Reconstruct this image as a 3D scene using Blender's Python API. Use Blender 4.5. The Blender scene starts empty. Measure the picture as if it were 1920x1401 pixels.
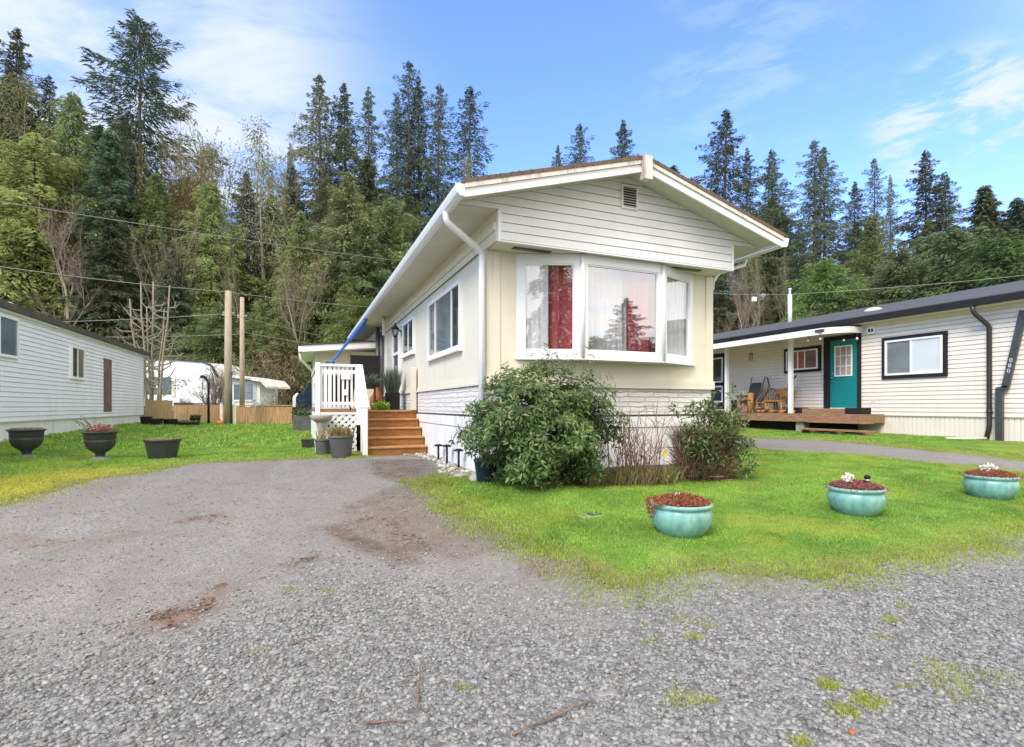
import bpy, math, random
import numpy as np
from mathutils import Vector, Matrix, noise as mnoise

random.seed(7)
RNG = np.random.default_rng(11)
scene = bpy.context.scene
EXPO = 1.22
COL = scene.collection
PI = math.pi

# ------------------------------------------------------------------ camera model
F, CX, HV, CAMZ = 978.0, 960.0, 762.0, 1.2
YAW = math.radians(22.25)
SY, CY = math.sin(YAW), math.cos(YAW)

def ray(u):
    t = (u - CX) / F
    return SY + CY * t, CY - SY * t

def at_d(u, v, d):
    dx, dy = ray(u)
    return Vector((dx * d, dy * d, CAMZ + (HV - v) / F * d))

def ss(t):
    t = np.clip(t, 0, 1)
    return t * t * (3 - 2 * t)

def G(x, y):
    """ground height"""
    x = np.asarray(x, float); y = np.asarray(y, float)
    z = .27 * ss((y - .3) / 8) + .13 * ss((y - 11) / 14)
    z = z + .14 * ss((x - 7) / 6) * ss((y + 2) / 8) + .09 * ss((-x - 3.2) / 2.5) * ss((y - 6) / 6)
    r = np.where(x > 0, y + .25 * x, y - .05 * x)
    z = z + 17 * ss((r - 31) / 44)
    return z

def g(x, y):
    return float(G(x, y))

def ong(u, v):
    d = .5
    while d < 200:
        p = at_d(u, v, d)
        if p.z <= g(p.x, p.y):
            return p
        d *= 1.004
    return p

# ------------------------------------------------------------------ helpers
def tag(o, label=None, cat=None, group=None, kind=None):
    if label: o['label'] = label
    if cat: o['category'] = cat
    if group: o['group'] = group
    if kind: o['kind'] = kind
    return o

def thing(name, label, cat, loc, group=None):
    o = bpy.data.objects.new(name, None)
    COL.objects.link(o)
    o.location = loc
    o.empty_display_size = .2
    return tag(o, label, cat, group)

def wloc(o):
    p = Vector((0, 0, 0))
    while o is not None:
        p += o.location
        o = o.parent
    return p

def link(name, me, parent=None):
    o = bpy.data.objects.new(name, me)
    COL.objects.link(o)
    if parent is not None:
        o.parent = parent
    return o

def np_mesh(name, V, Fc, mats, smooth=False):
    """V (n,3); Fc: array (m,k) of same-size faces, or a list of them"""
    me = bpy.data.meshes.new(name)
    if not isinstance(Fc, (list, tuple)): Fc = [Fc]
    Fc = [np.asarray(f, np.int32) for f in Fc if len(f)]
    nl = sum(f.size for f in Fc); npoly = sum(len(f) for f in Fc)
    me.vertices.add(len(V)); me.vertices.foreach_set('co', np.asarray(V, np.float32).ravel())
    me.loops.add(nl); me.loops.foreach_set('vertex_index', np.concatenate([f.ravel() for f in Fc]))
    me.polygons.add(npoly)
    starts = []; s = 0
    for f in Fc:
        starts.append(s + np.arange(len(f)) * f.shape[1]); s += f.size
    me.polygons.foreach_set('loop_start', np.concatenate(starts).astype(np.int32))
    if smooth: me.polygons.foreach_set('use_smooth', np.ones(npoly, bool))
    me.update(calc_edges=True)
    for m in (mats if isinstance(mats, (list, tuple)) else [mats]):
        me.materials.append(m)
    return me

def set_attr(me, name, vals):
    a = me.attributes.new(name, 'FLOAT', 'POINT')
    a.data.foreach_set('value', np.asarray(vals, np.float32))

class MB:
    """collects shapes (world coordinates) into one mesh object"""
    def __init__(s):
        s.v = []; s.f = []; s.sm = []
    def add(s, vs, fs, smooth=False):
        n = len(s.v)
        s.v += [tuple(p) for p in vs]
        for f in fs:
            s.f.append([i + n for i in f]); s.sm.append(smooth)
        return s
    def box(s, a, b, bev=0):
        x0, x1 = sorted((a[0], b[0])); y0, y1 = sorted((a[1], b[1])); z0, z1 = sorted((a[2], b[2]))
        if bev <= 0:
            vs = [(x, y, z) for z in (z0, z1) for y in (y0, y1) for x in (x0, x1)]
            return s.add(vs, [(0, 2, 3, 1), (4, 5, 7, 6), (0, 1, 5, 4), (2, 6, 7, 3), (0, 4, 6, 2), (1, 3, 7, 5)])
        import bmesh
        bm = bmesh.new(); bmesh.ops.create_cube(bm, size=1)
        for v in bm.verts:
            v.co = Vector(((x0 + x1) / 2 + v.co.x * (x1 - x0), (y0 + y1) / 2 + v.co.y * (y1 - y0), (z0 + z1) / 2 + v.co.z * (z1 - z0)))
        bmesh.ops.bevel(bm, geom=list(bm.edges), offset=min(bev, .3 * min(x1 - x0, y1 - y0, z1 - z0)), segments=2, affect='EDGES', profile=.5)
        bm.verts.index_update()
        s.add([v.co.copy() for v in bm.verts], [[v.index for v in f.verts] for f in bm.faces])
        bm.free()
        return s
    def bar(s, p, q, w, h, up=(0, 0, 1)):
        """box beam from p to q, w sideways, h along up"""
        p, q, up = Vector(p), Vector(q), Vector(up)
        d = (q - p).normalized(); r = d.cross(up)
        if r.length < 1e-5: r = Vector((1, 0, 0))
        r.normalize(); u2 = r.cross(d).normalized()
        vs = []
        for c in (p, q):
            for a, b in ((-1, -1), (1, -1), (1, 1), (-1, 1)):
                vs.append(c + r * (a * w / 2) + u2 * (b * h / 2))
        return s.add(vs, [(3, 2, 1, 0), (4, 5, 6, 7), (0, 1, 5, 4), (1, 2, 6, 5), (2, 3, 7, 6), (3, 0, 4, 7)])
    def tube(s, pts, rad, n=8, caps=True, smooth=True):
        pts = [Vector(p) for p in pts]
        if not isinstance(rad, (list, tuple)): rad = [rad] * len(pts)
        vs = []; ref = None
        for i, p in enumerate(pts):
            d = (pts[min(i + 1, len(pts) - 1)] - pts[max(i - 1, 0)])
            d = d.normalized() if d.length > 1e-9 else Vector((0, 0, 1))
            if ref is None:
                ref = Vector((1, 0, 0)) if abs(d.x) < .8 else Vector((0, 1, 0))
            a = (ref - d * ref.dot(d)).normalized(); ref = a
            b = d.cross(a)
            for k in range(n):
                t = 2 * PI * k / n
                vs.append(p + (a * math.cos(t) + b * math.sin(t)) * rad[i])
        fs = []
        for i in range(len(pts) - 1):
            for k in range(n):
                k2 = (k + 1) % n
                fs.append((i * n + k, i * n + k2, (i + 1) * n + k2, (i + 1) * n + k))
        s.add(vs, fs, smooth)
        if caps:
            m = len(s.v) - len(vs)
            s.f.append([m + k for k in range(n)][::-1]); s.sm.append(False)
            s.f.append([m + (len(pts) - 1) * n + k for k in range(n)]); s.sm.append(False)
        return s
    def lathe(s, c, prof, n=32, close=False):
        c = Vector(c); vs = []
        for r, z in prof:
            for k in range(n):
                t = 2 * PI * k / n
                vs.append((c.x + r * math.cos(t), c.y + r * math.sin(t), c.z + z))
        fs = []
        for i in range(len(prof) - 1):
            for k in range(n):
                k2 = (k + 1) % n
                fs.append((i * n + k, i * n + k2, (i + 1) * n + k2, (i + 1) * n + k))
        s.add(vs, fs, True)
        return s
    def prism(s, poly, ext):
        """poly: list of 3-D points (planar), extruded by vector ext"""
        n = len(poly); e = Vector(ext)
        vs = [Vector(p) for p in poly] + [Vector(p) + e for p in poly]
        fs = [list(range(n))[::-1], list(range(n, 2 * n))]
        for i in range(n):
            j = (i + 1) % n
            fs.append((i, j, n + j, n + i))
        return s.add(vs, fs)
    def build(s, name, mat, parent=None, loc=None, bevel=0):
        off = wloc(parent) if parent is not None else Vector(loc or (0, 0, 0))
        me = bpy.data.meshes.new(name)
        me.from_pydata([(p[0] - off.x, p[1] - off.y, p[2] - off.z) for p in s.v], [], s.f)
        me.polygons.foreach_set('use_smooth', s.sm)
        me.materials.append(mat)
        me.validate()
        import bmesh
        bm = bmesh.new(); bm.from_mesh(me); bmesh.ops.recalc_face_normals(bm, faces=list(bm.faces)); bm.to_mesh(me); bm.free()
        o = link(name, me, parent)
        if parent is None: o.location = off
        if bevel:
            b = o.modifiers.new('bevel', 'BEVEL'); b.width = bevel; b.segments = 2; b.limit_method = 'ANGLE'
        return o

def clip(poly, a, b, c):
    """keep a*x+b*y<=c"""
    out = []
    for i in range(len(poly)):
        p, q = poly[i], poly[(i + 1) % len(poly)]
        fp, fq = a * p[0] + b * p[1] - c, a * q[0] + b * q[1] - c
        if fp <= 0: out.append(p)
        if (fp < 0 < fq) or (fq < 0 < fp):
            t = fp / (fp - fq); out.append((p[0] + t * (q[0] - p[0]), p[1] + t * (q[1] - p[1])))
    return out

# ------------------------------------------------------------------ materials
class NT:
    def __init__(s, tree):
        s.t = tree; s.n = tree.nodes; s.l = tree.links
    def node(s, typ, **kw):
        n = s.n.new(typ)
        for k, v in kw.items():
            setattr(n, k, v)
        return n
    def put(s, sock, v):
        if hasattr(v, 'is_output'): s.l.new(v, sock)
        elif isinstance(v, (tuple, list)) and len(v) == 3 and sock.type == 'RGBA': sock.default_value = (*v, 1)
        else: sock.default_value = v
    def math(s, op, a, b=None, c=None, clamp=False):
        n = s.node('ShaderNodeMath', operation=op, use_clamp=clamp)
        s.put(n.inputs[0], a)
        if b is not None: s.put(n.inputs[1], b)
        if c is not None: s.put(n.inputs[2], c)
        return n.outputs[0]
    def mix(s, f, a, b, blend='MIX'):
        n = s.node('ShaderNodeMix', data_type='RGBA', blend_type=blend)
        s.put(n.inputs[0], f); s.put(n.inputs[6], a); s.put(n.inputs[7], b)
        return n.outputs[2]
    def noise(s, vec, scale, detail=4, rough=.55, dist=0):
        n = s.node('ShaderNodeTexNoise')
        if vec is not None: s.l.new(vec, n.inputs['Vector'])
        n.inputs['Scale'].default_value = scale; n.inputs['Detail'].default_value = detail
        n.inputs['Roughness'].default_value = rough; n.inputs['Distortion'].default_value = dist
        return n.outputs['Fac']
    def voro(s, vec, scale, feature='F1'):
        n = s.node('ShaderNodeTexVoronoi', feature=feature)
        if vec is not None: s.l.new(vec, n.inputs['Vector'])
        n.inputs['Scale'].default_value = scale
        return n
    def ramp(s, f, stops):
        n = s.node('ShaderNodeValToRGB')
        e = n.color_ramp.elements
        while len(e) < len(stops): e.new(.5)
        for k, (p, c) in enumerate(stops):
            e[k].position = p; e[k].color = (*c, 1) if len(c) == 3 else c
        s.put(n.inputs[0], f)
        return n.outputs[0]
    def rng(s, f, a, b, c=0., d=1., smooth=False):
        n = s.node('ShaderNodeMapRange')
        if smooth: n.interpolation_type = 'SMOOTHSTEP'
        s.put(n.inputs[0], f)
        for k, v in enumerate((a, b, c, d)): n.inputs[k + 1].default_value = v
        return n.outputs[0]
    def bump(s, h, strength=.3, dist=.01, normal=None):
        n = s.node('ShaderNodeBump')
        n.inputs['Strength'].default_value = strength; n.inputs['Distance'].default_value = dist
        s.l.new(h, n.inputs['Height'])
        if normal is not None: s.l.new(normal, n.inputs['Normal'])
        return n.outputs[0]
    def scale(s, vec, sc):
        n = s.node('ShaderNodeMapping'); s.l.new(vec, n.inputs[0]); n.inputs['Scale'].default_value = sc
        return n.outputs[0]

def new_mat(name):
    m = bpy.data.materials.new(name); m.use_nodes = True
    nt = NT(m.node_tree); nt.n.clear()
    out = nt.node('ShaderNodeOutputMaterial')
    bsdf = nt.node('ShaderNodeBsdfPrincipled')
    nt.l.new(bsdf.outputs[0], out.inputs[0])
    nt.pos = nt.node('ShaderNodeTexCoord').outputs['Object']
    nt.wp = nt.node('ShaderNodeNewGeometry').outputs['Position']
    nt.b = bsdf; nt.out = out
    return m, nt

def simple(name, c, rough=.6, var=.15, scale=6, bump=.0, bscale=40, metal=0, c2=None, stretch=None, spec=.5, dirt=0, dirtc=(.2, .18, .13), streak=0):
    """surface with its own slow colour variation, fine grain and optional blotchy dirt"""
    m, nt = new_mat(name)
    vec = nt.scale(nt.pos, stretch) if stretch else nt.pos
    n1 = nt.noise(vec, scale, 5, .6)
    c2 = c2 or tuple(max(0, k * (1 - var * 1.6)) for k in c)
    c1 = tuple(min(1, k * (1 + var * .5)) for k in c)
    col = nt.ramp(n1, [(.3, c2), (.7, c1)])
    if dirt:
        n2 = nt.noise(nt.scale(nt.pos, (1.3, 1.3, .5)), 2.7, 7, .68)
        n3 = nt.rng(n2, .52, .78, 0, dirt, True)
        col = nt.mix(n3, col, dirtc)
    if streak:
        n4 = nt.math('MULTIPLY', nt.noise(nt.scale(nt.pos, (11, 11, .45)), 1, 5, .7), nt.noise(nt.pos, 1.1, 3, .6))
        col = nt.mix(nt.rng(n4, .24, .42, 0, streak, True), col, dirtc)
    nt.put(nt.b.inputs['Base Color'], col)
    nt.b.inputs['Roughness'].default_value = rough; nt.b.inputs['Metallic'].default_value = metal
    nt.b.inputs['Specular IOR Level'].default_value = spec
    if bump:
        nt.l.new(nt.bump(nt.noise(vec, bscale, 4), bump, .006), nt.b.inputs['Normal'])
    return m

def leafy(name, stops, trans=.3, rough=.55, spec=.3, objvar=.35, tint=None, huevar=None):
    if huevar is None: huevar = .024 if objvar > .3 else 0.
    """foliage: colour differs from leaf to leaf and plant to plant"""
    m, nt = new_mat(name)
    geo = nt.node('ShaderNodeNewGeometry'); oi = nt.node('ShaderNodeObjectInfo')
    r = nt.math('FRACT', nt.math('ADD', geo.outputs['Random Per Island'], nt.math('MULTIPLY', nt.noise(nt.pos, .7, 3), .6)))
    col = nt.ramp(geo.outputs['Random Per Island'], stops)
    k = nt.rng(nt.noise(nt.pos, .55 if tint is None else 2.3, 3 if tint is None else 6, .6), .3, .7, .72 if tint is None else .58, 1.25 if tint is None else 1.4)
    k2 = nt.rng(oi.outputs['Random'], 0, 1, 1 - objvar, 1 + objvar)
    kk = nt.math('MULTIPLY', k, k2)
    mul = nt.node('ShaderNodeVectorMath', operation='SCALE')
    nt.l.new(col, mul.inputs[0]); nt.l.new(kk, mul.inputs['Scale'])
    hs = nt.node('ShaderNodeHueSaturation'); nt.l.new(mul.outputs[0], hs.inputs['Color'])
    nt.put(hs.inputs['Hue'], nt.rng(nt.math('FRACT', nt.math('MULTIPLY', oi.outputs['Random'], 7.31)), 0, 1, .5 - huevar, .5 + huevar))
    nt.put(hs.inputs['Saturation'], nt.rng(nt.math('FRACT', nt.math('MULTIPLY', oi.outputs['Random'], 13.7)), 0, 1, 1 - 6 * huevar, 1 + huevar))
    col = hs.outputs[0]
    if tint is not None:
        a = nt.node('ShaderNodeAttribute', attribute_name='tint')
        col = nt.mix(a.outputs['Fac'], col, tint)
    nt.put(nt.b.inputs['Base Color'], col)
    nt.b.inputs['Roughness'].default_value = rough; nt.b.inputs['Specular IOR Level'].default_value = spec
    if trans:
        tr = nt.node('ShaderNodeBsdfTranslucent'); nt.put(tr.inputs[0], col)
        mx = nt.node('ShaderNodeMixShader'); mx.inputs[0].default_value = trans
        nt.l.new(nt.b.outputs[0], mx.inputs[1]); nt.l.new(tr.outputs[0], mx.inputs[2]); nt.l.new(mx.outputs[0], nt.out.inputs[0])
    return m

def glassy(name, refl, tint=(1, 1, 1)):
    m, nt = new_mat(name)
    t = nt.node('ShaderNodeBsdfTransparent'); t.inputs[0].default_value = (*tint, 1)
    gl = nt.node('ShaderNodeBsdfGlossy'); gl.inputs['Roughness'].default_value = .008
    fr = nt.node('ShaderNodeFresnel'); fr.inputs[0].default_value = 1.5
    bf = nt.node('ShaderNodeNewGeometry').outputs['Backfacing']
    fac = nt.math('MULTIPLY', nt.math('ADD', fr.outputs[0], refl, clamp=True), nt.math('SUBTRACT', 1., bf), clamp=True)
    nt.l.new(nt.bump(nt.noise(nt.pos, 1.2, 2), .02, .05), gl.inputs['Normal'])
    mx = nt.node('ShaderNodeMixShader'); nt.l.new(fac, mx.inputs[0]); nt.l.new(t.outputs[0], mx.inputs[1]); nt.l.new(gl.outputs[0], mx.inputs[2])
    nt.l.new(mx.outputs[0], nt.out.inputs[0])
    return m

M = {}
M['cream'] = simple('cream_paint', (.73, .68, .53), .55, .05, 1.5, .12, 120, dirt=.12, dirtc=(.5, .46, .33), streak=.2)
M['cream2'] = simple('pale_cream_paint', (.70, .67, .55), .6, .06, 1.5, .1, 90, dirt=.12, dirtc=(.4, .37, .25))
M['white'] = simple('white_paint', (.80, .79, .75), .5, .05, 2, .08, 90, dirt=.10, dirtc=(.5, .47, .38))
M['white_clean'] = simple('white_vinyl', (.83, .83, .82), .4, .03, 2, dirt=.06, dirtc=(.55, .53, .46))
M['white_old'] = simple('weathered_white_paint', (.74, .69, .60), .7, .1, 5, .3, 60, dirt=.95, dirtc=(.26, .15, .10), streak=.8)
M['skirt'] = simple('white_skirting', (.78, .78, .75), .6, .05, 2, .1, 60, dirt=.3, dirtc=(.42, .38, .29), streak=.45)
M['siding_white'] = simple('white_lap_siding', (.80, .79, .76), .5, .04, 2, .05, 150, dirt=.12, dirtc=(.55, .52, .44), streak=.14)
M['siding_blue'] = simple('pale_blue_white_siding', (.80, .82, .855), .5, .04, 1, .06, 120, dirt=.16, dirtc=(.5, .52, .5), streak=.3)
M['siding_tan'] = simple('tan_vinyl_siding', (.80, .715, .59), .55, .05, 1, .06, 120, dirt=.14, dirtc=(.5, .43, .33), streak=.25)
M['soffit'] = simple('soffit_panel', (.62, .60, .50), .7, .06, 2, .1, 60, dirt=.15, dirtc=(.35, .32, .22))
M['black'] = simple('black_trim', (.020, .019, .019), .65, .2, 5, .1, 60, spec=.25)
M['brownblack'] = simple('dark_brown_metal', (.045, .036, .030), .4, .2, 5)
M['darkpost'] = simple('dark_grey_metal', (.06, .06, .062), .4, .2, 5)
M['dark'] = simple('painted_shade', (.012, .012, .012), .9, .2)  # flat near-black that stands for shade in openings and under decks
M['charcoal'] = simple('charcoal_plastic_pot', (.045, .045, .048), .5, .25, 4, .1, 80, dirt=.35, dirtc=(.14, .13, .11))
M['greypot'] = simple('grey_plastic_pot', (.11, .11, .115), .55, .2, 4, .1, 80, dirt=.3, dirtc=(.2, .19, .16))
M['stonebase'] = simple('grey_stone_base', (.22, .22, .24), .7, .2, 6, .2, 50, dirt=.3)
M['navy'] = simple('dark_blue_glaze', (.012, .03, .055), .25, .3, 4)
M['soil'] = simple('potting_soil', (.06, .045, .03), .95, .4, 20, .8, 40)
M['teal'] = simple('teal_door_paint', (.0, .20, .20), .45, .08, 2, .04, 80)
M['wood_step'] = simple('stained_timber', (.36, .155, .038), .5, .35, 5, .2, 30, c2=(.18, .065, .013), stretch=(1.2, 9, 9), dirt=.2, dirtc=(.10, .045, .015))
M['wood_tread'] = simple('worn_stained_tread', (.52, .29, .12), .55, .25, 5, .2, 30, c2=(.34, .16, .055), stretch=(1.2, 9, 9))
M['wood_deck'] = simple('deck_timber', (.33, .20, .11), .7, .3, 4, .25, 30, c2=(.20, .10, .05), stretch=(9, 1.2, 9), dirt=.3, dirtc=(.12, .07, .04))
M['wood_fence'] = simple('cedar_fence', (.42, .27, .13), .8, .3, 3, .2, 30, c2=(.24, .13, .06), stretch=(6, 6, .8), dirt=.3, dirtc=(.14, .09, .05))
M['wood_panel'] = simple('pale_plywood', (.55, .38, .17), .8, .12, 3, .1, 30, stretch=(4, 4, .6))
M['wood_pole'] = simple('weathered_pole', (.42, .34, .24), .85, .2, 4, .3, 30, c2=(.26, .21, .15), stretch=(8, 8, .6))
M['log'] = simple('old_log', (.26, .16, .10), .9, .3, 5, .8, 25, c2=(.12, .075, .05), stretch=(2, 8, 8))
M['logwarm'] = simple('orange_log', (.42, .20, .06), .8, .3, 5, .4, 25)
M['concrete'] = simple('mossy_concrete', (.38, .36, .31), .9, .2, 6, .5, 40, dirt=.5, dirtc=(.16, .15, .09))
M['lattice'] = simple('white_lattice', (.80, .79, .77), .6, .05, 3, dirt=.25, dirtc=(.42, .40, .30))
M['rail'] = simple('white_railing', (.84, .83, .82), .5, .05, 3, .1, 60, dirt=.2, dirtc=(.46, .43, .33))
M['bluetarp'] = simple('blue_tarp', (.03, .14, .40), .45, .25, 6, .3, 20)
M['pipe_white'] = simple('white_aluminium', (.80, .80, .79), .35, .05, 3, dirt=.14, dirtc=(.5, .47, .4))
M['gutter'] = simple('white_gutter', (.80, .80, .79), .35, .05, 3, dirt=.2, dirtc=(.45, .45, .38), stretch=(1, .3, 1))
M['wire'] = simple('grey_cable', (.30, .30, .25), .6, .1)
M['bark'] = simple('fir_bark', (.16, .13, .10), .9, .3, 6, .5, 20, c2=(.07, .055, .045), stretch=(3, 3, .6))
M['barkpale'] = simple('alder_bark', (.28, .25, .185), .9, .25, 5, .4, 20, c2=(.16, .135, .09), stretch=(3, 3, .6))
M['barkmoss'] = simple('mossy_bark', (.13, .11, .03), .95, .4, 3, .5, 20, c2=(.05, .04, .02))
M['twig'] = simple('brown_twigs', (.24, .17, .11), .9, .3, 5)
M['terracotta'] = simple('orange_terracotta', (.40, .13, .035), .7, .2, 5)
M['pumpkin'] = simple('orange_rind', (.60, .17, .02), .5, .15, 5)
M['lime'] = leafy('lime_leaves', [(0, (.28, .45, .02)), (1, (.45, .62, .05))], .3)
M['carwhite'] = simple('white_car_paint', (.75, .75, .76), .25, .03)
M['carglass'] = simple('car_glass', (.03, .04, .055), .05, .2)
M['tyre'] = simple('tyre_rubber', (.02, .02, .02), .8, .2)
M['chrome'] = simple('bright_metal', (.5, .5, .5), .25, .1, metal=1)
M['red'] = simple('red_curtain', (.52, .085, .11), .85, .15, 4, stretch=(8, 8, .5))
M['sheer'] = simple('white_curtain', (.88, .88, .88), .85, .1, 4, stretch=(8, 8, .5))
M['inside'] = simple('room_wall', (.45, .42, .38), .9, .1)
M['blind'] = simple('window_blind', (.62, .64, .62), .35, .05, 2)
M['pane_dark'] = simple('dark_window_pane', (.05, .06, .065), .04, .3, 1.5, spec=.9)
M['pane_grey'] = simple('curtained_window_pane', (.20, .23, .23), .04, .2, 1.2, spec=.9, c2=(.12, .14, .14))
M['pane_blue'] = simple('blue_grey_window_pane', (.16, .20, .25), .04, .2, 1.2, spec=.9)
M['pane_beige'] = simple('beige_lined_window_pane', (.42, .34, .28), .08, .2, 3, spec=.8)
M['pane_red'] = simple('red_lined_window_pane', (.33, .09, .08), .06, .4, 1.5, spec=.8, c2=(.10, .09, .08))
M['screen'] = simple('screen_mesh', (.07, .075, .085), .5, .15, 2)
M['taupe'] = simple('taupe_numeral', (.30, .27, .21), .6, .2)
M['ghost'] = simple('faded_numeral', (.62, .57, .45), .6, .1)
M['lead_white'] = simple('reflective_numeral', (.52, .52, .48), .5, .05)
M['yellow'] = simple('daffodil_yellow', (.75, .50, .02), .5, .1)
M['flower'] = simple('white_petals', (.80, .78, .66), .6, .1, 9)
M['rust'] = simple('rusty_brown_board', (.20, .14, .12), .8, .25, 4, .2)
M['glassbay'] = glassy('window_glass', .25)
M['glassfront'] = glassy('front_window_glass', .40)
M['lampglass'] = glassy('lamp_glass', .15, (.8, .8, .75))

# foliage
M['fir'] = leafy('fir_needles', [(0, (.075, .100, .046)), (.6, (.125, .158, .070)), (1, (.19, .215, .095))], .35)
M['firblue'] = leafy('blue_green_needles', [(0, (.060, .095, .058)), (.6, (.096, .140, .078)), (1, (.150, .190, .100))], .35)
M['cedar'] = leafy('cedar_sprays', [(0, (.14, .185, .052)), (.5, (.22, .27, .08)), (1, (.33, .365, .115))], .45)
M['alder'] = leafy('alder_catkins', [(0, (.17, .175, .07)), (.5, (.25, .25, .11)), (1, (.36, .34, .16))], .4)
M['moss'] = leafy('moss_tufts', [(0, (.15, .125, .03)), (.5, (.23, .185, .05)), (1, (.31, .25, .075))], .3)
M['evergreen'] = leafy('evergreen_leaves', [(0, (.095, .135, .048)), (.5, (.16, .205, .072)), (1, (.26, .30, .12))], .4)
M['brownleaf'] = leafy('brown_twig_mass', [(0, (.18, .13, .08)), (.5, (.28, .21, .13)), (1, (.38, .29, .18))], .2)
M['shrub'] = leafy('undergrowth_leaves', [(0, (.080, .135, .032)), (.5, (.14, .21, .052)), (1, (.23, .29, .08))], .4)
M['rhodo'] = leafy('laurel_leaves', [(0, (.045, .088, .020)), (.5, (.086, .150, .034)), (.85, (.155, .22, .062)), (1, (.30, .32, .11))], .15, .42, .35, .1)
M['bushleaf'] = leafy('small_bush_leaves', [(0, (.080, .125, .04)), (.5, (.14, .20, .07)), (1, (.30, .34, .16))], .3, .45, .4, .1)
M['drytwig'] = leafy('dry_twigs', [(0, (.11, .06, .04)), (.5, (.20, .12, .085)), (1, (.30, .20, .14))], .0, .9, .1, .05)
M['sedum'] = leafy('russet_sedum', [(0, (.20, .055, .025)), (.5, (.34, .10, .045)), (1, (.46, .19, .07))], .2, .6, .3, .1)
M['sedumpink'] = leafy('pink_sedum', [(0, (.24, .06, .05)), (.5, (.36, .11, .10)), (1, (.45, .22, .14))], .2, .6, .3, .1)
M['heather'] = leafy('dry_flower_heads', [(0, (.30, .10, .09)), (.5, (.45, .18, .16)), (1, (.62, .45, .38))], .2, .7, .2, .1)
M['reed'] = leafy('grey_green_reed', [(0, (.10, .15, .09)), (.5, (.18, .25, .16)), (1, (.30, .36, .24))], .25)
M['drygrass'] = leafy('dry_stalks', [(0, (.24, .17, .06)), (.5, (.38, .28, .10)), (1, (.50, .40, .17))], .25)
M['pots_moss'] = leafy('dry_moss', [(0, (.22, .20, .08)), (.5, (.33, .30, .14)), (1, (.42, .38, .18))], .2)
M['grass'] = leafy('grass_blades', [(0, (.13, .26, .03)), (.45, (.215, .395, .05)), (.85, (.32, .50, .09)), (1, (.52, .52, .20))], .35, .5, .3, 0, tint=(.44, .42, .075))
M['drygreen'] = leafy('olive_grass', [(0, (.10, .12, .03)), (.5, (.18, .19, .06)), (1, (.30, .28, .10))], .25, objvar=.1)
M['needle'] = leafy('fallen_needles', [(0, (.10, .045, .022)), (.5, (.17, .08, .04)), (1, (.26, .15, .08))], 0, .9, .1, 0)

def aqua():
    m, nt = new_mat('aqua_glaze')
    oi = nt.node('ShaderNodeObjectInfo').outputs['Random']
    off = nt.node('ShaderNodeVectorMath', operation='ADD'); nt.l.new(nt.pos, off.inputs[0]); nt.l.new(nt.math('MULTIPLY', oi, 30.), off.inputs[1])
    n = nt.math('ADD', nt.math('MULTIPLY', nt.noise(off.outputs[0], 9, 5, .65), .5), nt.math('MULTIPLY', nt.noise(nt.scale(off.outputs[0], (16, 16, 3)), 1, 5, .65), .5))
    col = nt.ramp(n, [(.32, (.10, .25, .215)), (.5, (.20, .40, .35)), (.66, (.30, .50, .44))])
    col = nt.mix(nt.rng(nt.noise(off.outputs[0], 21, 6, .75), .60, .74, 0, .6), col, (.16, .15, .10))
    nt.put(nt.b.inputs['Base Color'], col)
    nt.b.inputs['Roughness'].default_value = .28
    nt.l.new(nt.bump(nt.noise(nt.pos, 30, 3), .08, .004), nt.b.inputs['Normal'])
    return m
M['aqua'] = aqua()

def stone_band():
    m, nt = new_mat('white_painted_stone')
    tc = nt.node('ShaderNodeTexCoord').outputs['Object']
    sep = nt.node('ShaderNodeSeparateXYZ'); nt.l.new(tc, sep.inputs[0])
    cm = nt.node('ShaderNodeCombineXYZ')
    nt.l.new(nt.math('ADD', sep.outputs[0], sep.outputs[1]), cm.inputs[0]); nt.l.new(sep.outputs[2], cm.inputs[1])
    wob = nt.node('ShaderNodeVectorMath', operation='ADD')
    ns = nt.node('ShaderNodeTexNoise'); ns.inputs['Scale'].default_value = 6; nt.l.new(cm.outputs[0], ns.inputs['Vector'])
    sc = nt.node('ShaderNodeVectorMath', operation='SCALE'); sc.inputs['Scale'].default_value = .05
    nt.l.new(ns.outputs['Color'], sc.inputs[0]); nt.l.new(cm.outputs[0], wob.inputs[0]); nt.l.new(sc.outputs[0], wob.inputs[1])
    br = nt.node('ShaderNodeTexBrick'); nt.l.new(wob.outputs[0], br.inputs['Vector'])
    br.inputs['Scale'].default_value = 1; br.inputs['Brick Width'].default_value = .46; br.inputs['Row Height'].default_value = .075
    br.inputs['Mortar Size'].default_value = .007; br.inputs['Mortar Smooth'].default_value = .6
    br.offset = .37
    br.inputs['Color1'].default_value = (.80, .77, .71, 1); br.inputs['Color2'].default_value = (.70, .67, .61, 1); br.inputs['Mortar'].default_value = (.50, .47, .40, 1)
    n2 = nt.noise(nt.scale(cm.outputs[0], (.5, 3, 1)), 7, 6, .65)
    col = nt.mix(nt.rng(n2, .48, .78, 0, .6), br.outputs['Color'], (.50, .46, .42))
    nt.put(nt.b.inputs['Base Color'], col); nt.b.inputs['Roughness'].default_value = .75
    h = nt.math('SUBTRACT', nt.math('MULTIPLY', n2, .8), br.outputs['Fac'])
    nt.l.new(nt.bump(h, .9, .03), nt.b.inputs['Normal'])
    return m
M['stone'] = stone_band()

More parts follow.
